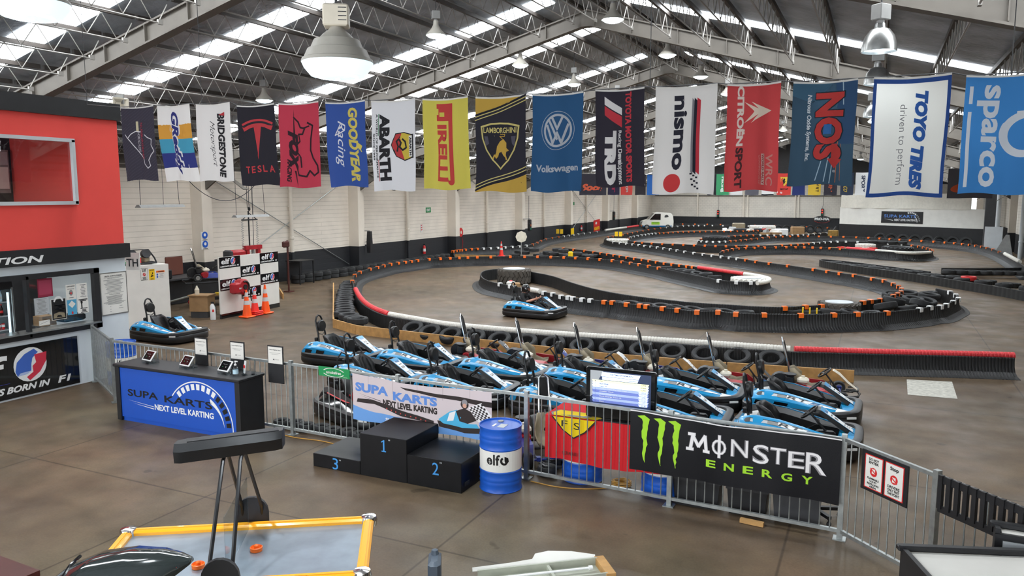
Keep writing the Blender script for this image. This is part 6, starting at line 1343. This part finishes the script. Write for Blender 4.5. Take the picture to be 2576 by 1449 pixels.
for a in range(5): B().m(satin).box((.16 * cos(a * 1.257 - .9), .16 * sin(a * 1.257 - .9), .11), (.34, .05, .04), rz=a * 1.257 - .9).lathe([(.005, -.02), (.028, -.02), (.028, .02), (.005, .02)], 10, (.32 * cos(a * 1.257 - .9), .32 * sin(a * 1.257 - .9), .03), Mx.Rotation(R(90), 4, 'X')).lathe([(.012, .03), (.012, .1)], 6, (.32 * cos(a * 1.257 - .9), .32 * sin(a * 1.257 - .9), 0)).obj('arm', t)
B().m(dgrey).lathe([(.03, .08), (.03, .4), (.01, .4)], 10).obj('column', t)
ocord = mat('orange_cord', srgb('b98a3a'), .6)
b = B().m(ocord)
b.tube([V((-3.0 + (.07 + .006 * (k % 7)) * cos(k * .6) * 1.4, 9.88 + (.07 + .006 * (k % 7)) * sin(k * .6), .012 + .0012 * k)) for k in range(60)], .008, 5)
tag(b.obj('coiled_cord'), 'coil of yellowish extension cord on the floor under the red cloth', 'cord')
sp_ = spline([V(p) for p in ((-9.1, 9.68, .008), (-8.5, 9.62, .008), (-8.0, 9.66, .008), (-7.5, 9.6, .008))], 6); tag(B().m(ocord).tube(sp_, .008, 5).obj('floor_cord'), 'yellow cord along the fence foot between counter and podium', 'cord')
sp_ = spline([V(p) for p in ((-4.2, 9.5, .008), (-3.8, 9.46, .008), (-3.4, 9.56, .008), (-3.1, 9.75, .01))], 6); tag(B().m(ocord).tube(sp_, .008, 5).obj('floor_cord'), 'yellow cord running from the drum to the coil', 'cord')
tag(B().m(wood).box((0, 0, .03), (.28, .06, .05)).obj('timber_offcut', loc=(-1.2, 9.36, 0), rz=-.1), 'pale timber offcut under the fence below the black banner', 'offcut')
# ------------------------------------------------------------------ games in the foreground
t = thing('air_hockey_table', 'air hockey table with amber rails and a black score gantry', 'games table', (-6.25, 4.71, 0), atan2(1.25, 1.94))
TL, TW = 2.31, 1.2
B().m(satin).box((TL / 2, -TW / 2, .62), (TL - .12, TW - .12, .36), bev=.03).obj('cabinet', t)
for x in (.3, TL - .3):
    for y in (-.25, -TW + .25): B().m(satin).box((x, y, .22), (.16, .16, .44), bev=.02).obj('leg', t)
sil = mat('worn_silver_bed', srgb('8f9aa4'), .28, .55, noise=.12, nscale=5)
B().m(sil).box((TL / 2, -TW / 2, .82), (TL - .16, TW - .16, .03)).obj('playing_surface', t)
for (x, y, lx, ly) in ((TL / 2, -.05, TL - .16, .1), (TL / 2, -TW + .05, TL - .16, .1), (.05, -TW / 2, .1, TW - .16), (TL - .05, -TW / 2, .1, TW - .16)):
    r = B().m(amber).box((x, y, .845), (lx, ly, .07), bev=.018); r.box((x, y, .882), (lx - .02 if lx > .2 else .03, ly - .02 if ly > .2 else .03, .012)); r.obj('rail', t)
for x in (.05, TL - .05):
    for y in (-.05, -TW + .05): B().m(chrome).lathe([(.02, .8), (.075, .8), (.082, .85), (.07, .892), (.02, .9)], 16, (x, y, 0)).obj('corner_cap', t)
# gantry
cx = TL / 2
for s, y in ((1, .04), (-1, -TW - .04)):
    B().m(satin).prism([(cx + .15 * cos(R(a)), .95 + .16 * sin(R(a)) if a <= 180 else .72) for a in (0, 20, 40, 60, 80, 100, 120, 140, 160, 180)] + [(cx - .15, .72), (cx + .15, .72)], y - .02, y + .02, Mx(((1, 0, 0, 0), (0, 0, 1, 0), (0, 1, 0, 0), (0, 0, 0, 1)))).obj('gantry_foot', t)
    for dx in (-.09, .09):
        B().m(black).tube([(cx + dx, y, .9), (cx + dx, y - s * .02, 1.02), (cx + dx * .8, -TW / 2 + s * .1, 1.72), (cx + dx * .8, -TW / 2 + s * .02, 1.76)], .017, 8).obj('gantry_leg', t)
a = R(-18)
B().m(black).loft([[(cx + (x * cos(a)), -TW / 2 + x * sin(a) * -1 + y * 1, z) for y, z in ((-.09 * k, 1.76), (.1 * k, 1.76), (.12 * k, 1.82), (.08 * k, 1.92), (-.06 * k, 1.92), (-.11 * k, 1.86))] for x, k in ((-.46, .7), (-.4, 1), (.36, 1), (.42, .75))]).obj('score_bar', t)
B().m(satin).box((cx, -TW / 2 + .01, 1.923), (.75, .1, .006), rz=-a).obj('score_lid', t)
B().m(dgrey).box((cx, -TW / 2, 1.12), (.006, .9, .5)).obj('divider_screen', t).data.materials[0] = perspex
for (x, y, lb) in ((-4.86, 4.95, 'orange mallet in the middle of the air hockey bed'), (-5.08, 4.5, 'orange mallet half hidden by the near gantry foot')):
    tag(B().m(orange).lathe([(.015, 0), (.052, .002), (.055, .035), (.048, .04), (.04, .018), (.022, .016), (.02, .05), (.012, .058), (.002, .06)], 24).obj('mallet', loc=(x, y, .836)), lb, 'mallet')
# glossy ride-on cowl
t = thing('ride_on_motorbike', 'glossy black arcade motorbike tail in front of the games table', 'arcade ride', (-4.76, 3.56, 0), R(24))
carb = mat('deep_green_black_gloss', (.02, .025, .024), .1, coat=.6)
rings = []
for x, w, zt_, zb in ((x_ * 1.12, w_ * 1.1, a_ + .32, b_ + .32) for x_, w_, a_, b_ in ((-.5, .1, .9, .8), (-.36, .2, 1.02, .8), (-.18, .25, 1.1, .8), (.04, .24, 1.14, .82), (.24, .18, 1.14, .88), (.36, .1, 1.12, 1.0), (.44, .03, 1.1, 1.06))):
    rings.append([(x, w * c_, zb + (zt_ - zb) * s_) for c_, s_ in ((-1, 0), (-1.05, .35), (-.9, .68), (-.55, .92), (0, 1), (.55, .92), (.9, .68), (1.05, .35), (1, 0))])
B().m(carb).loft(rings).obj('cowl', t, smooth=50)
B().m(gloss).tube([(-.33, -.26, 1.32), (-.31, -.13, 1.41), (-.31, .0, 1.42)], .012, 6).tube([(.44, -.07, 1.38), (.22, -.13, 1.37), (-.02, -.22, 1.3), (-.18, -.275, 1.18)], .014, 6).obj('seam', t)
B().m(red).box((.4, -.08, 1.38), (.05, .02, .02)).obj('tail_light', t)
B().m(satin).box((-.1, 0, .54), (.5, .3, 1.08), bev=.04).obj('pedestal', t)
tag(B().m(maroon).box((0, 0, .42), (.9, .6, .84)).box((0, 0, .82), (.94, .64, .05)).obj('cabinet_corner', loc=(-6.72, 3.58, 0), rz=R(-2)), 'dark red timber cabinet corner at the lower left', 'cabinet')
# game cabinets at the right
def gamebox(x, y, rz, w, d, h, label, face):
    t = thing('game_cabinet', label, 'cabinet', (x, y, 0), R(rz))
    B().m(satin).box((w / 2, -d / 2, (h - .06) / 2), (w, d, h - .06)).obj('body', t)
    B().m(satin).box((w / 2, .0, h - .02), (w + .06, .07, .05), bev=.01).box((.02, -d / 2, h - .04), (.04, d, .05)).box((w - .02, -d / 2, h - .04), (.04, d, .05)).obj('rim', t)
    B().m(offw).box((w / 2, -d / 2, h - .055), (w - .1, d - .06, .02)).obj('top_sheet', t)
    if face: B().m(lgrey).box((w / 2, -d - .004, h - .33), (w - .12, .012, .42)).box((w / 2, -.005 + .0, h - .3), (w - .1, .02, .4)).obj('side_panel', t)
gamebox(.32, 7.14, 20, 1.5, 1.2, 1.0, 'black framed game cabinet with a pale top at the lower right', False)
gamebox(1.07, 7.78, 0, .42, .12, 1.1, 'smaller black framed cabinet behind the pale topped one', True)
# broken light fitting on a box
t = thing('broken_light_fitting', 'broken cream light fitting with a torn edge on the floor at the bottom', 'light fitting', (-2.95, 6.98, 0), R(38))
cg = mat('fitting_grey_green', srgb('a9ab9c'), .6, noise=.1)
B().m(cg).box((0, 0, .03), (1.3, .36, .02)).box((0, .17, .07), (1.3, .02, .1)).box((0, -.17, .07), (1.3, .02, .1)).box((.1, 0, .06), (.03, .34, .08)).obj('tray', t)
B().m(white).tube([(-.6, 0, .1), (.5, 0, .1)], .014, 8).lathe([(.02, 0), (.026, 0), (.026, .04), (.02, .04)], 10, (.5, 0, .1), Mx.Rotation(R(90), 4, 'Y')).obj('tube', t)
B().m(wood).box((.68, 0, .06), (.1, .4, .12)).obj('end_block', t); B().m(offw).loft([[(x, .19, .1), (x, .19 + w, .13 + w * .3), (x, .2 + w, .12 + w * .3), (x, .2, .09)] for x, w in ((-.7, .02), (-.3, .03), (-.05, .05), (0, .12), (.15, .14), (.4, .1), (.64, .02))]).obj('torn_cover', t)
tag(B().m(mat('blue_grey_plastic', srgb('4a545f'), .5)).box((0, 0, .3), (.12, .3, .6), bev=.03).lathe([(.01, 0), (.04, 0), (.03, .04), (.01, .05)], 10, (0, .05, .6)).obj('plastic_handle', loc=(-3.62, 5.95, 0), rz=.5), 'blue grey plastic handle poking up at the bottom edge', 'handle')
tag(B().m(satin).box((0, 0, .44), (.5, .4, .88), bev=.01).obj('black_cabinet', loc=(-.95, 5.75, 0), rz=R(25)), 'black cabinet top just showing at the bottom edge', 'cabinet')
# ------------------------------------------------------------------ lamps
def lamp(x, y, z, s, kind, label, power=120):
    t = thing('high_bay_lamp', label, 'lamp', (x, y, z), random.random())
    if kind == 'big':      # vented enamel shade with a wide lit lens
        B().m(beige).lathe([(.03, .36), (.05, .36), (.06, .34), (.1, .31), (.15, .26), (.17, .265), (.2, .2), (.22, .195), (.25, .13), (.262, .125), (.27, .1), (.255, .095)], 36).obj('shade', t)
        B().m(lampw).lathe([(.268, .1), (.25, .06), (.2, .0), (.12, -.015), (.02, -.02)], 36, caps=False).obj('lens', t)
        B().m(lightm).lathe([(.02, -.005), (.15, .0), (.15, .01), (.02, .012)], 20, (0, 0, -.012)).obj('bulb', t)
        b = B().m(cream).box((0, 0, .44), (.19, .16, .16), bev=.01).m(ink)
        for k in range(4): b.box((.05, -.081, .40 + .03 * k), (.06, .003, .006))
        b.obj('gear_box', t)
    else:
        m_ = alu if kind == 'alu' else beige
        B().m(m_).lathe([(.05, .36), (.06, .36), (.07, .3), (.12, .28), (.18, .2), (.215, .08), (.22, .0), (.212, .0), (.17, .19), (.05, .29)] if kind == 'alu' else [(.05, .36), (.06, .36), (.07, .26), (.1, .2), (.13, .15), (.24, .04), (.265, .0), (.255, .0), (.12, .13), (.05, .2)], 30).obj('shade', t)
        B().m(lightm).lathe([(.01, -.075), (.1, -.07), (.19, -.04), (.24, .0), (.2, .03), (.02, .04)] if kind != 'alu' else [(.01, .03), (.19, .03), (.19, .036), (.01, .04)], 14).obj('bulb', t)
        B().m(grey).box((0, 0, .5), (.2, .16, .2), bev=.01).lathe([(.05, .36), (.05, .42)], 10).obj('gear_box', t)
    B().m(dgrey).tube([(0, 0, .5), (0, 0, max(.7, (roofz(x) - z) / 1 - .1))], .012, 5).obj('suspension_rod', t)
    t.scale = (s, s, s) if kind == 'x' else (1, 1, 1)
    l = bpy.data.lights.new('lamp_glow', 'SPOT'); l.energy = power; l.color = (.86, .94, 1); l.spot_size = R(150); l.spot_blend = .6; l.shadow_soft_size = .12
    o = bpy.data.objects.new('lamp_glow', l); C.objects.link(o); o.location = (x, y, z - .06)
    return t
lamp(-3.77, 4.88, 4.88, 1, 'big', 'big enamel high bay lamp hanging at the top centre-left, over the games', 260)
lamp(-5.78, 3.86, 5.3, 1, 'big', 'big enamel high bay lamp cut off by the upper left corner', 260)
lamp(-.11, 11.5, 5.84, 1, 'alu', 'aluminium dome lamp above the blue bordered white flag, nearest of the column', 90)
lamp(-.15, 15.4, 5.9, 1, 'alu', 'darker dome lamp just below the nearest aluminium one', 90)
lamp(-.28, 21.8, 5.9, 1, 'alu', 'dome lamp half hidden by the blue bordered flag', 90)
lamp(-16.8, 18.2, 6.75, 1, 'std', 'lit high bay lamp above the black flag with the red T', 160)
POS = {(-10.35, 17.4): 'lit high bay lamp on the left slope nearest the big enamel lamp', (-5.76, 17.6): 'lit high bay lamp at the top, right of the roof ridge', (-10.35, 22.5): 'lit high bay lamp above the gold bull flag', (-5.76, 22.7): 'lit high bay lamp above the white flag with the red disc', (-10.35, 27.2): 'lit high bay lamp above the round emblem flag', (-5.76, 27.3): 'lit high bay lamp above the left edge of the chevron flag'}
for (x, y), lb in POS.items(): lamp(x, y, 7.95, 1, 'std', lb, 420)
for y, x in [(y, x) for y in (32.4, 42.4, 52.4, 62.4) for x in (-10.35, -5.76)] + [(y, -16.8) for y in (28.2, 38.2, 48.2, 58.2, 70)] + [(y, -.3) for y in (31.8, 41.8, 51.8, 57)] + [(60.5, 2.6), (66, -1.5), (73, -10.35), (73, -5.76), (83, -16.8), (83, -10.35), (83, -5.76)]:  # lamps along the sides and at the far end are added to brighten the walls
    if 1: lamp(x, y, 7.95 if -12 < x < -2 else 6.6, 1, 'std', 'small lit lamp far down the hall, in rows partly added to brighten the walls', 1000)['group'] = 'far lamps between the flags'
# ------------------------------------------------------------------ things along the far walls
def extinguisher(x, y, z, label, rz=0):
    t = thing('fire_extinguisher', label, 'fire extinguisher', (x, y, z), rz)
    B().m(red).lathe([(.02, 0), (.08, 0), (.085, .02), (.085, .42), (.05, .5), (.02, .52)], 16).obj('cylinder', t); B().m(satin).box((0, 0, .55), (.12, .03, .06)).tube([(.06, 0, .53), (.1, .04, .4), (.09, .05, .2)], .012, 6).obj('valve', t); B().m(white).lathe([(.087, .15), (.087, .32)], 16, caps=False).obj('label', t)
    B().m(dgrey).box((-.1, 0, .3), (.06, .08, .05)).obj('bracket', t)
    return t
extinguisher(-24.26, 39.15, .42, 'red fire extinguisher on the black dado of the left wall')
extinguisher(-24.26, 66.0, .6, 'small red fire extinguisher far along the left wall by the red parts sign')
t = thing('fire_hose_reel', 'round red fire hose reel on the cream wall', 'hose reel', (-24.28, 43.5, 1.5))
B().m(red).lathe([(.05, -.1), (.28, -.1), (.3, -.08), (.28, -.06), (.16, -.05), (.16, .05), (.28, .06), (.3, .08), (.28, .1), (.05, .1)], 26, (0, 0, 0), Mx.Rotation(R(90), 4, 'Y')).obj('reel', t); B().m(dred).tube([(.02, .2, -.2), (.06, .3, -.6), (.02, .3, -1.1)], .02, 6).obj('hose', t); B().m(cream).lathe([(.02, .1), (.1, .1), (.1, .12), (.02, .12)], 14, (0, 0, 0), Mx.Rotation(R(90), 4, 'Y')).obj('hub', t)
def wallsign(y, z, w, h, m, txt, inkm, label, rot=0):
    f = plane((-24.385, y, z), (0, 1, 0), (0, 0, 1)); b = B().m(m).box((-24.39, y + w / 2, z + h / 2), (.02, w, h)); b.m(inkm)
    if txt: b.text(f, txt, w * .12, h * .25, w * .76, h * .5, bold=.05, d=.012)
    return tag(b.obj('wall_sign', smooth=0), label, 'sign')
wallsign(39.6, 2.85, .56, .3, green, 'EXIT', white, 'green EXIT sign on the cream wall'); wallsign(63.9, 2.95, .6, .28, green, '', white, 'small green exit sign far along the left wall')
wallsign(38.95, 1.7, .26, .48, offw, '', red, 'red and white strip sign above the fire extinguisher'); wallsign(42.85, 2.05, .24, .5, offw, '', red, 'red and white strip sign above the fire hose reel')
for y, z in ((39.0, 1.75), (42.9, 2.1)):
    f = plane((-24.376, y, z), (0, 1, 0), (0, 0, 1)); b = B().m(red)
    for k in range(3): b.poly(f, [(0, .05 + .13 * k), (.15, .1 + .13 * k), (.15, .16 + .13 * k), (0, .11 + .13 * k)], .002)
    b.obj('stripe', [o for o in bpy.data.objects if o.get('label', '').startswith('red and white strip sign above the fire ' + ('ext' if y < 41 else 'hose'))][0], smooth=0)
tlr = mat('traffic_red', srgb('d03a2c'), .4, emit=.6); tlg = mat('traffic_green_off', srgb('1d6a50'), .4); tlo = mat('traffic_amber_off', srgb('8a4a24'), .4)
def traffic(x, y, z, rz, label, s=1, lit=True):
    t = thing('traffic_light', label, 'traffic light', (x, y, z), rz)
    B().m(satin).box((0, 0, .42), (.26, .22, .84), bev=.03).obj('housing', t)
    for k, m_ in enumerate((tlg, tlr if lit else tlo, tlr if lit else dgrey)): B().m(m_).lathe([(.01, .0), (.085, 0), (.08, .02), (.01, .03)], 14, (0, -.11, .15 + .26 * k), Mx.Rotation(R(90), 4, 'X')).obj('lens', t)
    B().m(dgrey).box((0, .1, .4), (.1, .06, .1)).tube([(0, .05, .84), (.05, .05, 1.3), (0, .05, 2.6)], .015, 5).obj('cable', t)
    return t
traffic(-16.63, 90.36, 1.25, 0, 'traffic light with red lamps on the far back wall, left one'); traffic(-5.55, 90.36, 1.5, 0, 'traffic light above the oval plate on the back wall')
for y, z, lb in ((32.75, .95, 'black cloth covered lamp box on a bracket by the second pillar'), (53.0, 1.2, 'dark traffic light on a bracket along the left wall'), (73.4, 1.36, 'dark traffic light far along the left wall above the red parts sign')):
    if y > 40: t = traffic(-23.6, y, z, R(80), lb, 1, False); bpy.data.objects.remove([c for c in t.children if c.name.startswith('cable')][0])
    else: t = thing('covered_lamp_box', lb, 'lamp box', (-23.65, y + .12, z)); B().m(satin).loft([[(-.1, -.1, 0), (.1, -.11, 0), (.12, .1, 0), (-.1, .1, 0)], [(-.12, -.12, .5), (.12, -.1, .5), (.1, .12, .5), (-.11, .1, .5)], [(-.08, -.1, 1.1), (.1, -.08, 1.1), (.08, .1, 1.1), (-.1, .08, 1.1)]]).obj('cover', t)
    B().m(grey).box((-.38 if y > 40 else -.35, 0, .9 if y > 40 else 1.12), (.84 if y > 40 else .76, .05, .04)).obj('bracket', t); B().m(dgrey).tube([(-.4, -.2, 2.6), (-.4, -.2, .9), (-.3, -.15, .5), (-.1, -.05, .6), (0, 0, .8)], .016, 5).obj('feed_cable', t)
tag(B().m(cream).lathe([(.02, 0), (.34, 0), (.34, .02), (.02, .02)], 8, (0, 0, 1.45), Mx.Rotation(R(90), 4, 'X')).m(grey).tube([(0, .02, 0), (0, .02, 1.5)], .03, 6).lathe([(.02, 0), (.25, 0), (.25, .03), (.02, .04)], 14).obj('octagon_sign', loc=(-18.94, 41.35, 0), rz=R(25)), 'back of an octagonal sign on a post by the track', 'sign')
for k, (x, y, lb) in enumerate(((-23.45, 58.7, 'yellow number boards on the left wall barrier'), (-17.9, 56.9, 'yellow number boards at the near tip of the back island'))):
    t = thing('number_boards', lb, 'board', (x, y, .45)); B().m(dgrey).tube([(0, 0, -.45), (0, 0, .4)], .02, 6).obj('post', t)
    for s in (-1, 1): B().m(yellow).box((s * .17, 0, .45), (.24, .03, .36), rz=.4).obj('panel', t)
for (x, y, z, m_, tx, lb) in ((-23.7, 68.6, .75, red, 'PARTS', 'tilted red and yellow parts sign above the barrier on the left wall'), (-23.6, 62.0, .5, yellow, '', 'small yellow sign leaning at the left wall barrier')):
    f = plane((.02, -.4, -.5), (0, 1, 0), (0, 0, 1)); b = B().m(dgrey).box((-.03, 0, -.5), (.03, .04, 1.1)).m(m_).box((0, 0, 0), (.03, .9 if tx else .4, 1.1 if tx else .55))
    if tx: b.m(yellow).text(f, 'KARTS', .05, .1, .7, .3, bold=.06, d=.004).m(white).disc(f, .3, .75, .12, .004)
    o = tag(b.obj('leaning_sign', loc=(x, y, z + .25)), lb, 'sign'); o.rotation_euler = (.15, .1, R(-20))
# white van
t = thing('small_van', 'small white van with a blue sill parked at the far left corner', 'van', (-22.3, 84.6, 0), R(205))
van = mat('van_white', srgb('e6e3da'), .35)
prof = [(-1.75, .3), (-1.78, .9), (-1.72, 1.5), (-1.5, 1.82), (-.2, 1.9), (.3, 1.82), (.95, 1.12), (1.55, .95), (1.72, .7), (1.72, .3)]
b = B().m(van); b.loft([[(x, y * (1 if z < 1.0 else .9), z) for x, z in prof] for y in (-.78, .78)]); b.obj('body', t, smooth=35)
for s in (-1, 1):
    B().m(gloss).prism([(.85, 1.12), (.28, 1.72), (-.35, 1.74), (-.35, 1.08)], .745 if s > 0 else -.76, .765 if s > 0 else -.74, Mx.Rotation(R(90), 4, 'X') @ Mx.Scale(-1, 4, (0, 0, 1))).obj('side_window', t)
    B().m(dblue).box((0, s * .785, .38), (3.2, .02, .14)).obj('sill_stripe', t)
    B().m(lime).box((.2, s * .79, .72), (.9, .01, .28)).m(ink).box((.2, s * .797, .76), (.7, .006, .06)).obj('door_print', t); B().m(dgrey).lathe([(.02, 0), (.22, 0), (.22, .012), (.02, .014)], 20, (-1.0, s * .72, 1.42), Mx.Rotation(R(-90 * s), 4, 'X')).obj('round_emblem', t)
B().m(gloss).loft([[(.98, y, 1.14), (.34, y * .92, 1.8), (.33, y * .92, 1.79), (.97, y, 1.12)] for y in (-.66, .66)]).obj('windscreen', t)
B().m(lgrey).box((1.66, .5, .82), (.1, .25, .16), bev=.03).box((1.66, -.5, .82), (.1, .25, .16), bev=.03).obj('headlamps', t)
for x in (-1.15, 1.15):
    for s in (-1, 1): o = B().m(rubber).lathe([(.1, -.09), (.27, -.09), (.29, 0), (.27, .09), (.1, .09)], 20, (x, s * .72, .29), Mx.Rotation(R(90), 4, 'X')).obj('wheel', t); B().m(alu).lathe([(.02, -.1), (.17, -.1), (.17, .1), (.02, .1)], 14, (x, s * .72, .29), Mx.Rotation(R(90), 4, 'X')).obj('rim', o)
# oval plate on the back wall
t = B().m(gloss).lathe([(.02, 0), (.95, 0), (.95, .02), (.02, .02)], 30, (0, 0, 0), Mx.Rotation(R(90), 4, 'X') @ Mx.Scale(.42, 4, (0, 1, 0))); f = plane((-.75, -.03, -.12), (1, 0, 0), (0, 0, 1)); t.m(white).text(f, 'PRO-MA', 0, .04, 1.5, .28, bold=.07, d=.01).m(red).arc(f, .75, .1, .82, .86, 200, 340, .01, 16, .4)
tag(t.obj('oval_plate', loc=(-5.55, 90.49, 1.15), smooth=0), 'black oval plate with white lettering on the back wall dado', 'sign')
# angled white wall on the right
P0, P1 = V((-3.05, 73, 0)), V((7.25, 66.5, 0)); dd = P1 - P0; an = atan2(dd.y, dd.x); Lw = dd.length
b = B().m(offw).box((Lw / 2, .1, 2.08), (Lw, .2, 1.46)).m(satin).box((Lw / 2, .1, .68), (Lw, .22, 1.36)); struct(b.obj('wall_angled', loc=tuple(P0), rz=an))
sheetm = mat('draped_white_sheet', srgb('d9d4c8'), .8, noise=.06, bump=.4, bscale=1.5)
b = B().m(sheetm); vs = []; fs = []
for k in range(41):
    for j in range(5): vs.append((.1 + (Lw - 1.3) * k / 40, -.05 + .05 * sin(k * .8) * (1 - j / 4), 2.75 + j * .3))
for k in range(40):
    for j in range(4): a = k * 5 + j; fs.append((a, a + 5, a + 6, a + 1))
tag(b.add(vs, fs).obj('draped_sheet', loc=tuple(P0), rz=an, smooth=60), 'creased white sheet hanging above the angled white wall', 'sheet')
f = plane((4.0, -.022, 1.62), (1.18, 0, 0), (0, 0, 1)); b = B().m(satin).box((5.6, -.01, 2.05), (3.5, .03, .95)); b.m(pt).text(f, 'SUPA', .1, .4, 1.15, .25, bold=.02, d=.006).text(f, 'KARTS', 1.4, .4, 1.4, .25, bold=.02, d=.006).m(white).text(f, 'NEXT LEVEL KARTING', 1.0, .14, 1.8, .18, bold=.03, d=.006).poly(f, [(.1, .3), (.9, .2), (.9, .15)], .006)
for k in range(9): b.m(white if k > 3 else grey).arc(f, 2.35, .08, .68, .8, 6 + 12 * k, 14 + 12 * k, .006, 3)
b.arc(f, 2.35, .08, .52, .58, 0, 50, .006, 10); tag(b.obj('track_sign', loc=tuple(P0), rz=an, smooth=0), 'black sign with blue and white lettering on the angled white wall', 'sign')
for (x, y, r, z, lb) in ((7.2, 60.6, .14, 5, 'grey drain pipe with an elbow at the right corner'), (7.9, 55.6, .13, 5, 'pale pipe on the right wall at the edge')): tag(B().m(lgrey).lathe([(r, 0), (r, 1.0), (r * 1.15, 1.02), (r * 1.15, 1.1), (r, 1.12), (r, z)], 14).obj('drain_pipe', loc=(x, y, 0)), lb, 'pipe')
struct(B().m(dgrey).box((7.0, 61.8, 2.6), (.9, .3, 5.2)).obj('wall_corner_louvre'))
struct(B().m(wall_b_m).box((8.6, 58, 2.6), (.5, 6.5, 5.2)).obj('wall_right_pier'))
tag(B().m(lgrey).box((0, 0, .9), (1.1, .05, 1.8)).obj('leaning_sheet', loc=(6.9, 59.6, 0), rz=R(-30)), 'pale board leaning at the right end of the angled wall', 'board')
tag(B().m(grey).prism([(0, 0), (1.2, 0), (.9, 1.4), (.7, 1.4)], 0, .05, Mx.Rotation(R(90), 4, 'X')).obj('grey_offcut', loc=(6.7, 57.6, 0), rz=R(-30)), 'grey tapered board leaning near the right edge', 'board')
# clutter inside the back islands
random.seed(11)
cl_m = (white, offw, lgrey, red, black, grey)
for k in range(14):
    x = -13.6 + .62 * k * .62 + random.uniform(-.2, .2); y = 77.5 + random.uniform(-1.5, 1.5); m_ = cl_m[k % 6]; s = (random.uniform(.5, 1.0), random.uniform(.3, .6), random.uniform(.15, .35))
    nm = ('white', 'cream', 'pale grey', 'red', 'black', 'grey')[k % 6]
    o = tag(B().m(m_).loft([[(-s[0] / 2, -s[1] / 2, 0), (s[0] / 2, -s[1] / 2, 0), (s[0] / 2, s[1] / 2, 0), (-s[0] / 2, s[1] / 2, 0)], [(-s[0] / 3, -s[1] / 2, s[2]), (s[0] / 2.5, -s[1] / 3, s[2] * 1.1), (s[0] / 3, s[1] / 2, s[2]), (-s[0] / 2.6, s[1] / 3, s[2] * .9)]]).obj('spare_bodywork', loc=(x, y, .33), rz=random.random() * 3), nm + ' spare kart body panel dumped inside the back island', 'body panel', nm + ' body panels in the back island')
    tag(B().m(ply).box((0, 0, .16), (.9, .8, .32)).obj('pallet_box', loc=(x, y, 0), rz=k), 'low box under the dumped panels in the back island', 'box', 'boxes in the back island')
for (x, y, s, m_, lb) in ((-10.3, 79.5, (2.4, 1.0, .5), rubw, 'row of white painted tyres wrapped on the back island'), (-11.3, 76.8, (2.6, .8, .3), satin, 'long dark box on the back island'), (-12.6, 79.6, (1.2, .8, .7), tan, 'tan machine cover on the back island'), (-8.3, 77.5, (1.2, .6, .3), white, 'white frame on the back island'), (-6.9, 78.0, (1.2, .7, .5), ply, 'brown crate on the back island beside tyres')):
    tag(B().m(m_).box((0, 0, (s[2] + .35) / 2), (s[0], s[1], s[2] + .35), bev=.08).obj('island_clutter', loc=(x, y, 0), rz=.3), lb, 'clutter')
for k in range(9): tag(B().m(red if k % 3 else ply).box((0, 0, .24), (.5, .12, .48)).obj('timber_scrap', loc=(-2.6 + .3 * k, 54.9 + .35 * (k % 3), 0), rz=k * 1.1), ('red' if k % 3 else 'brown') + ' timber scrap heaped behind the red tube on the far right island', 'scrap', ('red' if k % 3 else 'brown') + ' scraps on the far right island')
for k in range(3): tag(B().m(yellow).box((0, 0, .26), (.04, .12, .54)).obj('yellow_strap', loc=(-1.95 + .2 * k, 24.98, .0)), 'yellow strap over the rim of the front island barrier', 'strap', 'yellow straps on the front island')
tag(B().m(ply).box((0, 0, .25), (.3, .2, .5), bev=.03).obj('toy_bundle', loc=(-12.55, 26.95, .06), rz=.4), 'brown box by the white clips behind the driven kart', 'box'); tag(B().m(offw).box((0, 0, .25), (.34, .2, .48), bev=.05).m(red).box((0, 0, .5), (.1, .1, .04)).obj('crumpled_sheet', loc=(-13.0, 27.4, .06), rz=.2), 'crumpled white wrapper beside the tractor tyre', 'wrapper')
tag(B().m(yellow).box((0, 0, .27), (.26, .22, .54), bev=.04).obj('yellow_tin', loc=(-16.05, 41.9, .1)), 'yellow battery box on the tyres by the nearest bend', 'box')
tag(B().m(mat('rusty_machine', srgb('8a6a2c'), .7, noise=.3)).box((0, 0, .45), (.8, .6, .9), bev=.05).m(dgrey).tube([(0, 0, .9), (.2, .1, 1.2)], .05, 6).obj('rusty_machine', loc=(-3.4, 70.6, 0)), 'rusty yellow machine at the left end of the angled white wall', 'machine')
# lightweight vertical cords between roof and flags stay with the wire; oil spots on the floor stay in the floor finish
